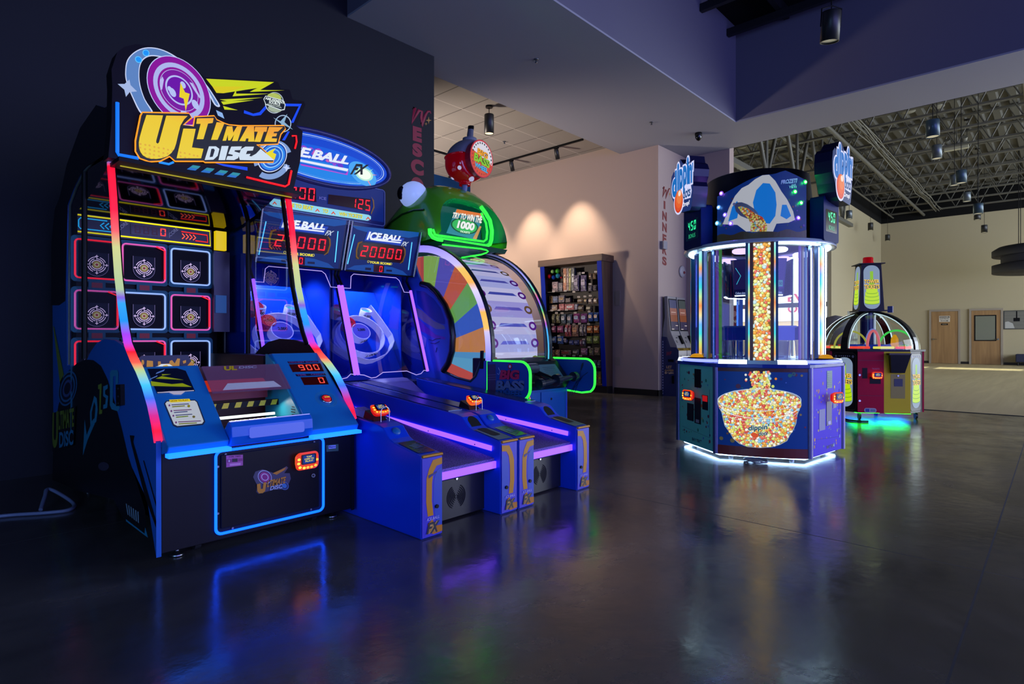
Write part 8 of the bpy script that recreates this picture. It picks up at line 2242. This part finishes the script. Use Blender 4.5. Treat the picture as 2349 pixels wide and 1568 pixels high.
for cr, lst in ((cT, ((365, 732), (568, 722), (715, 738), (875, 415), (992, 605), (340, 1058), (460, 1052), (590, 1048), (798, 826), (905, 818), (996, 805), (975, 1078), (417, 1100), (514, 1104), (737, 1097), (354, 1300), (620, 1292), (718, 1296), (812, 1284), (968, 1290), (458, 1494), (1088, 395))), (cBt, ((415, 38), (725, 28), (838, 30), (655, 328), (1030, 332), (400, 492), (645, 657), (835, 658), (970, 660), (1138, 487)))):
    for x, y in lst:
        m = MB(); s_ = 22 if cr is cT else 26
        m.pxp(pCb, cr([(x - s_, y + 14), (x + s_, y + 14), (x + s_, y - 14), (x - s_, y - 14)]), -0.01, paint('#c8bcb0', 0.5), th=0.003); m.pxp(pCb, cr([(x - s_ * .5, y + 5), (x + s_ * .5, y + 5), (x + s_ * .5, y - 4), (x - s_ * .5, y - 4)]), -0.006, paint('#4a4040')); m.build('price_tag', cb_)
# ================================================================ hall roof: trusses, pipes, lamps
BRZ = paint('#5c5a50', 0.5)
def truss(name, label, x, y0, y1, zb, zt, mt, grp, cat='roof truss', n=None):
    t = thing(name, label, cat, (x, (y0 + y1) / 2, zb), grp)
    m = MB(); m.box((x - 0.07, y0, zt - 0.06), (x - 0.012, y1, zt), mt); m.box((x + 0.012, y0, zt - 0.06), (x + 0.07, y1, zt), mt); m.build('top_chord', t)
    m = MB(); m.box((x - 0.06, y0 + 0.3, zb), (x - 0.012, y1 - 0.3, zb + 0.05), mt); m.box((x + 0.012, y0 + 0.3, zb), (x + 0.06, y1 - 0.3, zb + 0.05), mt); m.build('bottom_chord', t)
    m = MB(); k = n or int((y1 - y0) / 0.75); pts = []
    for i in range(k):
        a, b = y0 + (y1 - y0) * i / k, y0 + (y1 - y0) * (i + 1) / k; c = (a + b) / 2
        m.tube([(x, a, zt - 0.03), (x, c, zb + 0.03)], 0.018, mt, 5); m.tube([(x, c, zb + 0.03), (x, b, zt - 0.03)], 0.018, mt, 5)
    m.build('web', t)
    return t
ORD = ['nearest', 'second', 'third', 'fourth', 'fifth', 'sixth', 'seventh', 'eighth', 'ninth', 'tenth', 'eleventh', 'last']
xs_ = [12.8 + 1.645 * i for i in range(12)]
for i, x in enumerate(xs_):
    truss('roof_truss', ('%s bronze roof truss from the bulkhead in the far hall' % ORD[i]) if i < 11 else 'bronze roof truss closest to the far tan wall', x, -8.9, 10.9 if x < 23 else 5.9, 6.6, 7.45, BRZ, 'roof trusses over the far hall')
gt = thing('truss_girder', 'heavy steel girder with V shaped braces above the bead drop game, in the hall', 'girder', (17, 5.35, 5.0))
m = MB(); m.box((11.5, 5.28, 7.3), (23.3, 5.42, 7.42), BRZ); m.build('top_chord', gt)
m = MB(); m.box((11.5, 5.28, 5.0), (23.3, 5.42, 5.12), BRZ); m.build('bottom_chord', gt)
m = MB()
for i in range(5):
    x = 11.6 + i * 2.35
    m.tube([(x, 5.35, 7.32), (x + 1.17, 5.35, 5.1), (x + 2.35, 5.35, 7.32)], 0.055, BRZ, 4); m.tube([(x + 1.17, 5.35, 5.1), (x + 1.17, 5.35, 7.32)], 0.045, BRZ, 4)
m.build('web', gt)
for nm, lb, ct, y, z, r, x0, x1 in (('sprinkler_main', 'long grey sprinkler pipe running under the hall trusses', 'pipe', 4.35, 6.53, 0.055, 11.5, 31.4), ('conduit_pipe', 'thin conduit pipe beside the dark band of the left hall wall', 'pipe', 5.5, 6.55, 0.03, 12, 31.4), ('branch_pipe', 'thin pipe under the hall trusses toward the right edge', 'pipe', 0.55, 6.56, 0.03, 12, 31.3)):
    m = MB(); m.cyl((x0, y, z), (x1, y, z), r, BRZ, 10)
    o = m.build(nm, base=(x0, y, z)); tag(o, lb, ct)
m = MB()
rnd = random.Random(2)
for k in range(9):
    dy, dz = rnd.uniform(-.14, .14), rnd.uniform(-.03, .05)
    m.tube([(13 + i * 1.5, 3.75 + dy + rnd.uniform(-.05, .05), 6.57 + dz - 0.02 * (i % 2)) for i in range(13)], 0.012, paint('#77756a', 0.5), 5)
o = m.build('cable_bundle', base=(13, 3.75, 6.55)); tag(o, 'loose bundle of grey cables hung under the hall trusses', 'cables')
for i, (px_, py_) in enumerate(((2084, 257), (2150, 246), (1700, 338))):
    d = ray(px_, py_); p = CO + d * ((7.44 - CAM_H) / d.z)
    m = MB(); m.lathe([(0.0, 0), (0.16, 0), (0.17, 0.012), (0.17, 0.03), (0, 0.03)], p, paint('#8f8d80', 0.5), 20); o = m.build('air_diffuser', base=tuple(p)); tag(o, ('round pale disc under the roof deck, left of the nearest pair', 'round pale disc under the roof deck, right of the nearest pair', 'round pale disc under the roof deck above the bead drop game')[i], 'air vent', 'roof deck discs')
LENS = glow('#d8d0b0', 0.7)
CANB, CANG, CANT = paint('#1f1f1d', 0.4), paint('#5c6468', 0.3, metal=0.5), paint('#2e4450', 0.3, metal=0.3)
def pendant(px_, yt, yb, rp, label, ztop, mt=CANG, rad=0.095, lit=0, tilt=None, grp='cylinder pendant lamps in the far hall', lens=LENS):
    zc = FPX * rad / rp
    d = ray(px_, (yt + yb) / 2); c = CO + d * zc
    h = (yb - yt) / FPX * zc
    t = thing('pendant_lamp', label, 'pendant lamp', tuple(c - ZV * h / 2), grp)
    ax = tilt or V((0, 0, 1))
    bt, tp = c - ax * h / 2, c + ax * h / 2
    m = MB(); m.lathe([(0, h), (rad * 0.97, h), (rad, h - 0.01), (rad, 0.0), (rad * 0.92, 0.0), (rad * 0.92, 0.02), (0, 0.02)], bt, mt, 24, ax=ax); m.build('shade', t)
    m = MB(); m.lathe([(rad * 0.9, 0.012), (0, 0.012)], bt, lens, 24, ax=ax); m.build('lens', t)
    m = MB(); m.cyl(tp, V((tp.x, tp.y, ztop - 0.02)), 0.006, BLACK, 6); m.build('cord', t)
    m = MB(); m.cyl((tp.x, tp.y, ztop - 0.03), (tp.x, tp.y, ztop), rad * 0.75, BLACK, 18); m.build('canopy', t)
    if tilt:
        s_ = ax.cross(FW).normalized() * (rad + 0.012)
        m = MB(); m.tube([c + s_, tp + s_ + ax * 0.03, tp + ax * 0.06, tp - s_ + ax * 0.03, c - s_], 0.007, BLACK, 6); m.build('yoke', t)
    if lit:
        l = lamp('SPOT', 'pendant_light', tuple(bt + ax * 0.01), lit, (1.0, 0.80, 0.55), target=tuple(bt - ax), spot_size=math.radians(100), spot_blend=0.7, shadow_soft_size=0.06)
    return t
pendant(1905, 29, 94, 20, 'black tilted cylinder lamp hanging in the high dark opening', 6.4, CANB, tilt=V((-0.12, -0.10, 1)).normalized(), grp=None, lens=paint('#c8c2a4', 0.3))
pendant(1122, 263, 307, 11, 'black cylinder pendant lamp with a warm lens under the tile ceiling', 4.97, CANB, rad=0.08, lit=60, grp=None, lens=glow('#ffe8b8', 1.6))
for a in ((2139.6, 276, 314, 13.5, 'largest dark cylinder pendant under the hall trusses, top right of the picture', CANT), (2149, 333, 364, 10, 'grey cylinder pendant just below the largest hall pendant', CANG), (2205, 391, 420, 10.5, 'teal cylinder pendant, right one of the overlapping pair in the hall', CANT), (2189.5, 401, 425, 8.5, 'grey cylinder pendant, left one of the overlapping pair in the hall', CANG), (2218, 441, 462, 7.5, 'grey cylinder pendant hanging below the overlapping pair in the hall', CANG), (2244, 467, 490, 9.5, 'teal cylinder pendant in front of a smaller dark one, right of the hall', CANT), (2242, 493, 504, 6.5, 'small dark cylinder pendant half hidden behind a teal one in the hall', CANB), (2258, 516, 533, 6, 'small black cylinder pendant before the far tan wall above the doors', CANB), (1948, 483, 502, 6.5, 'grey cylinder pendant just right of the right cut-out dippin sign' if False else 'grey cylinder pendant just right of the right cut-out sign', CANG), (1997, 511, 528, 5.5, 'small dark cylinder pendant by the left hall wall, between two others', CANB), (2036, 538, 552, 5, 'smallest black cylinder pendant, above the ticket tower game', CANB)):
    pendant(a[0], a[1], a[2], a[3], a[4], 7.45, a[5], lit=8)
el = thing('emergency_light', 'small beige emergency light box hanging under the hall trusses', 'emergency light', (0, 0, 0)); d = ray(2194, 336); p = CO + d * 17; el.location = tuple(p)
m = MB(); m.box((p.x - 0.08, p.y - 0.28, p.z - 0.09), (p.x + 0.08, p.y + 0.28, p.z + 0.09), paint('#a8a48c', 0.5)); m.build('housing', el)
m = MB(); m.cyl(p + ZV * 0.09, V((p.x, p.y, 7.4)), 0.012, BRZ, 6); m.build('rod', el)
for s_ in (-1, 1):
    m = MB(); m.cyl((p.x - 0.02, p.y + s_ * 0.18, p.z + 0.09), (p.x - 0.14, p.y + s_ * 0.2, p.z + 0.2), 0.06, paint('#8a8878', 0.4), 12, r1=0.08); m.build('lamp_head', el)
# spool shaped hanging sculpture at the right edge
d = ray(2402, 595); sp_c = CO + d * 20
sp = thing('hanging_spool', 'dark navy spool shaped ornament hung on cables at the right edge', 'ornament', (sp_c.x, sp_c.y, 3.36))
NV = paint('#252836', 0.6)
m = MB(); m.lathe([(0, 0.0), (1.46, 0.0), (1.47, 0.02), (1.47, 0.28), (1.22, 0.34), (0, 0.34)], (sp_c.x, sp_c.y, 3.36), NV, 48); m.build('lower_disc', sp)
m = MB(); m.lathe([(1.22, 0.34), (1.22, 0.58)], (sp_c.x, sp_c.y, 3.36), paint('#2c2f42', 0.6), 48); m.build('core', sp)
m = MB(); m.lathe([(0, 0.58), (1.46, 0.58), (1.47, 0.60), (1.47, 0.78), (1.3, 0.90), (0, 0.92)], (sp_c.x, sp_c.y, 3.36), NV, 48); m.build('upper_disc', sp)
for k in range(4):
    a = PI / 4 + k * PI / 2; m = MB(); m.cyl((sp_c.x + 1.0 * math.cos(a), sp_c.y + 1.0 * math.sin(a), 4.2), (sp_c.x + 1.0 * math.cos(a), sp_c.y + 1.0 * math.sin(a), 7.45), 0.01, BLACK, 6); m.build('cable', sp)
# framed board and bench by the far doors
fb_ = thing('framed_board', 'silver framed grey picture board partly in plastic wrap on the far wall', 'picture', (31.48, 1.25, 1.46))
m = MB(); m.box((31.455, 0.70, 1.46), (31.498, 1.655, 2.22), paint('#5e5d58', 0.3, metal=0.6)); m.build('frame', fb_)
p = facing_left(31.452); m = MB(); m.flat(p, [(-1.62, 1.49), (-0.73, 1.49), (-0.73, 2.19), (-1.62, 2.19)], 0, paint('#77756c', 0.25))
for k in range(5): m.flat(p, [(-1.62, 1.62 + k * .13), (-0.73, 1.62 + k * .13), (-0.73, 1.632 + k * .13), (-1.62, 1.632 + k * .13)], 0.001, paint('#5c5a54', 0.3))
m.flat(p, [(-1.26, 2.19), (-1.22, 2.19), (-1.22, 1.9), (-1.26, 1.9)], 0.002, BLACK); m.flat(p, [(-1.34, 1.92), (-1.14, 1.92), (-1.14, 1.78), (-1.34, 1.78)], 0.002, BLACK); m.flat(p, [(-1.0, 1.8), (-0.75, 1.8), (-0.75, 1.66), (-1.0, 1.66)], 0.002, BLACK)
m.flat(p, [(-1.60, 1.5), (-1.3, 1.5), (-1.36, 1.7), (-1.5, 1.78), (-1.6, 1.76)], 0.003, paint('#b8b8b4', 0.15)); m.build('picture', fb_)
bn = thing('bench', 'low navy upholstered bench against the far wall at the right edge', 'bench', (31.1, 0.6, 0))
m = MB(); m.box((30.8, -0.2, 0.14), (31.4, 1.25, 0.46), paint('#1d2340', 0.7)); m.build('seat', bn, bevel=0.03)
for a, b in ((30.86, 1.18), (31.34, 1.18), (30.86, -0.12), (31.34, -0.12)):
    m = MB(); m.cyl((a, b, 0), (a, b, 0.15), 0.025, BLACK, 8); m.build('leg', bn)
# red poster by the entrance glazing
po = thing('poster', 'red poster with white lettering standing behind the glass of the bead drop game', 'poster', (22.9, 9.2, 0))
d = ray(1686, 740); 
pp = facing_left(22.9); a, b = pp.px(1672, 702), pp.px(1696, 778)
m = MB(); m.box((22.9, min(a.y, b.y), b.z), (22.94, max(a.y, b.y), a.z), paint('#8a1c24', 0.4)); m.build('panel', po)
ym, zm = (a.y + b.y) / 2, (a.z + b.z) / 2; wdt = abs(a.y - b.y)
m = MB(); m.textuv(pp, -ym, zm + 0.05, wdt * 0.8, 0.13, 'NING', paint('#e8d8d0'), 0.03, c=0.005); m.flat(pp, rrect(wdt * .5, 0.08, 0.02, 3, -ym, zm - 0.2), 0.004, paint('#3a0c14')); m.flat(pp, ell(-ym, zm + 0.35, wdt * 0.25, 0.12, n=20), 0.004, paint('#d89088')); m.build('lettering', po)
m = MB(); m.box((22.86, ym - 0.03, 0.0), (22.96, ym + 0.03, b.z), BLACK); m.box((22.6, ym - 0.3, 0), (23.2, ym + 0.3, 0.03), BLACK); m.build('stand', po)

# ================================================================ room details
# track lighting under the tile ceiling
tr = thing('light_track', 'long black light track on the tile ceiling before the tan wall', 'light track', (9.31, 8.7, 4.93))
m = MB(); m.box((9.29, 6.76, 4.935), (9.325, 10.7, 4.97), BLACK); m.build('rail', tr)
t2 = thing('light_track', 'short black light track end seen beside the dark wall edge', 'light track', (6.5, 9.4, 4.93))
m = MB(); m.box((5.2, 9.385, 4.935), (8.4, 9.42, 4.97), BLACK); m.build('rail', t2)
for y, lb in ((7.42, 'black track spotlight nearest the soffit, the right one on the tile ceiling'), (8.66, 'black track spotlight in the middle of the long track'), (10.08, 'black track spotlight far along the long track, behind the red bobber')):
    t = thing('track_spotlight', lb, 'spotlight', (9.305, y, 4.93), 'track spotlights')
    o = V((9.33, y, 4.80)); ax = V((0.30, 0, -1)).normalized()
    m = MB(); m.lathe([(0, -0.11), (0.042, -0.11), (0.045, -0.10), (0.045, 0.09), (0.038, 0.09), (0.036, 0.07), (0, 0.07)], o, CANB, 18, ax=ax); m.build('can', t)
    m = MB(); m.lathe([(0.036, 0.072), (0, 0.072)], o, glow('#ffe0b0', 2.0), 16, ax=ax); m.build('lens', t)
    m = MB(); m.cyl((9.307, y, 4.935), (9.32, y, 4.86), 0.012, BLACK, 8); m.box((9.285, y - 0.05, 4.915), (9.33, y + 0.05, 4.935), BLACK); m.build('arm', t)
    lamp('SPOT', 'spot', tuple(o + ax * 0.09), SPOT_W, (1.0, 0.77, 0.56), target=(10.1, y, 2.2), spot_size=math.radians(62), spot_blend=0.8, shadow_soft_size=0.03)
# ceiling devices
cm = thing('dome_camera', 'small black dome security camera under the soffit', 'security camera', (10.01, 4.73, 4.776))
m = MB(); m.lathe([(0, 0), (0.06, 0), (0.065, -0.03), (0.06, -0.05)], (10.01, 4.73, 4.776), BLACK, 20); m.build('housing', cm); m = MB(); m.lathe([(0.06, -0.05), (0.055, -0.09), (0.03, -0.13), (0, -0.145)], (10.01, 4.73, 4.776), paint('#0a0a0c', 0.1), 20); m.build('dome', cm)
for (x, y, z), lb in (((8.97, 5.08, 4.776), 'small chrome sprinkler head under the soffit near the dome camera'), ((5.91, 5.05, 4.776), 'small chrome sprinkler head under the soffit near the dark wall'), ((8.4, 8.0, 4.97), 'small chrome sprinkler head in the tile ceiling near the track')):
    t = thing('fire_sprinkler', lb, 'sprinkler', (x, y, z), 'sprinkler heads')
    m = MB(); m.lathe([(0, 0), (0.035, 0), (0.03, -0.008), (0.012, -0.01), (0.01, -0.035), (0, -0.035)], (x, y, z), STEEL, 14); m.build('escutcheon', t); m = MB(); m.lathe([(0, -0.04), (0.018, -0.04), (0.02, -0.045), (0, -0.046)], (x, y, z), STEEL, 12); m.tube([(x - 0.012, y, z - 0.03), (x - 0.014, y, z - 0.042)], 0.002, STEEL, 4); m.tube([(x + 0.012, y, z - 0.03), (x + 0.014, y, z - 0.042)], 0.002, STEEL, 4); m.build('deflector', t)
# wall lettering
def letters(nm, label, pl, items, mt, base):
    t = thing(nm, label, 'wall lettering', base)
    for ch, q, bo, sh in items:
        m = MB(); m.textp(pl, q, ch, mt, bo, sh, c=0.003); m.build('letter', t)
    return t
pY = facing_front(5.975)
REDW = paint('#8f1638', 0.6)
it = []
for ch, x0, x1, y0, y1 in (('E', 965, 1046, 1140, 1272), ('S', 962, 1050, 1288, 1408), ('C', 948, 1064, 1430, 1570), ('O', 950, 1064, 1592, 1730)):
    s_ = (x1 - x0) * 0.15; it.append((ch, crop(700, 0, 3.915)([(x0, y1 - s_), (x1, y1 + s_), (x1, y0 + s_), (x0, y0 - s_)]), 0.07, 0.0))
tw_ = letters('vertical_lettering', 'dark red vertical letters on the dark wall beside the tile ceiling', pY, it, REDW, (4.7, 5.97, 3.4))
m = MB(); m.tube([pY.px(*q) + pY.n * 0.001 for q in crop(700, 0, 3.915)([(968, 985), (985, 965), (958, 1105), (1020, 990), (1050, 1000), (1040, 1060), (1045, 1125), (1080, 1030), (1100, 1000), (1122, 1000), (1128, 1020)])], [0.02, 0.03, 0.03, 0.024, 0.02, 0.026, 0.03, 0.022, 0.016, 0.012, 0.008], REDW, 6)
m.v = [V((v.x, 5.975 - (5.975 - v.y) * 0.06 - 0.002, v.z)) for v in m.v]; m.build('script_letter', tw_)
def spark(pl, cx_, cy_, a, b, mt, c=0.003):
    m = MB(); pts = []
    for k in range(8):
        r = 1 if k % 2 == 0 else 0.28; an = math.radians(45 * k); pts.append((cx_ + a * r * math.cos(an), cy_ + b * r * math.sin(an)))
    m.pxp(pl, pts, c, mt); return m
GOLD = paint('#b08038', 0.5)
for x, y, a in ((983, 276, 7), (977, 284, 3.5)):
    spark(pY, x, y, a, a * 1.25, GOLD).build('gold_star', tw_)
pN = facing_front(5.58)
REDN = paint('#7d2622', 0.6)
it = []
for ch, x0, x1, y0, y1 in (('I', 117, 136, 318, 414), ('N', 100, 153, 446, 552), ('N', 100, 153, 580, 686), ('E', 103, 149, 718, 822), ('R', 100, 152, 850, 958), ('S', 99, 151, 986, 1088)):
    s_ = (x1 - x0) * 0.22; it.append((ch, crop(1500, 400, 5.225)([(x0, y1 - s_), (x1, y1 + s_), (x1, y0 + s_), (x0, y0 - s_)]), 0.05, 0.0))
tn_ = letters('vertical_lettering', 'brick red vertical letters on the pale wall above the ticket kiosks', pN, it, REDN, (10.4, 5.57, 3.2))
m = MB(); m.tube([pN.px(*q) + pN.n * 0.001 for q in crop(1500, 400, 5.225)([(106, 168), (122, 145), (106, 268), (140, 185), (150, 185), (140, 280), (172, 190), (182, 170), (192, 172), (193, 182)])], [0.02, 0.03, 0.03, 0.022, 0.02, 0.03, 0.022, 0.016, 0.012, 0.008], REDN, 6)
m.v = [V((v.x, 5.58 - (5.58 - v.y) * 0.06 - 0.002, v.z)) for v in m.v]; m.build('script_letter', tn_)
spark(pN, 1536, 445, 2.6, 6, GOLD).build('gold_star', tn_)
th_ = thing('fire_alarm', 'small white round alarm on the pale wall above the ticket kiosks', 'alarm', (11.04, 5.57, 2.44))
m = MB(); m.lathe([(0, 0), (0.11, 0), (0.12, 0.015), (0.11, 0.035), (0.06, 0.045), (0, 0.048)], (11.04, 5.58, 2.44), paint('#b8b4b0', 0.4), 24, ax=(0, -1, 0)); m.build('housing', th_); m = MB(); m.sphere((11.06, 5.535, 2.42), 0.03, paint('#8a3030', 0.3), 10); m.build('strobe', th_)
sb_ = thing('wall_sensor', 'small grey box on the pale wall over the lettering beside the corner', 'sensor', (10.24, 5.57, 2.86)); m = MB(); m.box((10.17, 5.50, 2.80), (10.31, 5.575, 2.95), paint('#88868c', 0.4)); m.build('housing', sb_)
# switch plate and outlet on the tan wall
for z0, z1, lb in ((1.75, 2.05, 'tall tan access plate on the tan wall beside the sweets cabinet, upper one'), (0.55, 0.72, 'tan outlet plate on the tan wall beside the sweets cabinet, lower one')):
    m = MB(); m.box((10.085, 6.42, z0), (10.099, 6.53, z1), paint('#a39686', 0.5)); o = m.build('wall_plate', base=(10.09, 6.47, z0)); tag(o, lb, 'wall plate', 'plates beside the sweets cabinet')
# cables on the floor
def cable(nm, label, pts, r, h):
    m = MB(); q = [V(p) for p in pts]; sm = []
    for i in range(len(q) - 1):
        p0, p1, p2, p3 = q[max(i - 1, 0)], q[i], q[i + 1], q[min(i + 2, len(q) - 1)]
        for k in range(6):
            t = k / 6; sm.append(0.5 * ((2 * p1) + (-p0 + p2) * t + (2 * p0 - 5 * p1 + 4 * p2 - p3) * t * t + (-p0 + 3 * p1 - 3 * p2 + p3) * t ** 3))
    sm.append(q[-1]); m.tube(sm, r, paint(h, 0.4), 6); o = m.build(nm, base=tuple(q[0])); tag(o, label, 'cable')
cable('power_cable', 'pale grey cable lying on the floor behind the disc toss game', [(0.40, 4.78, 0.012), (0.56, 4.72, 0.012), (0.72, 4.62, 0.012), (0.83, 4.60, 0.012), (0.87, 4.75, 0.02), (0.78, 4.95, 0.09), (0.74, 4.85, 0.06), (0.70, 4.72, 0.014)], 0.012, '#6a7690')
lp = [(5.30 + 0.09 * math.cos(a) * (1 - 0.03 * i), 1.97 + 0.10 * math.sin(a), 0.010 + 0.004 * (i % 5)) for i, a in enumerate([k * 0.7 for k in range(22)])]
cable('coiled_cable', 'coil of grey cable on the floor under the bead drop game', lp, 0.006, '#8a8c96')
cable('black_cable', 'black cable on the floor under the left of the ticket tower game', [(8.99, 2.42, 0.012), (8.90, 2.28, 0.012), (8.86, 2.12, 0.012), (8.78, 2.04, 0.012), (8.74, 1.92, 0.012), (8.80, 1.82, 0.012)], 0.012, '#15151a')
# dark steel in the high opening
ds_ = thing('ceiling_joist', 'black steel joists crossing the high dark opening at the top right', 'joist', (8.5, 2.5, 6.2))
for y in (1.2, 2.2, 3.2):
    m = MB(); m.box((-3.9, y - 0.04, 6.22), (9.94, y + 0.04, 6.39), paint('#141418', 0.5)); m.build('joist', ds_)
for x in (7.4, 8.6, 9.6):
    m = MB(); m.box((x - 0.04, -8, 6.10), (x + 0.04, 4.02, 6.215), paint('#18181c', 0.5)); m.build('joist', ds_)
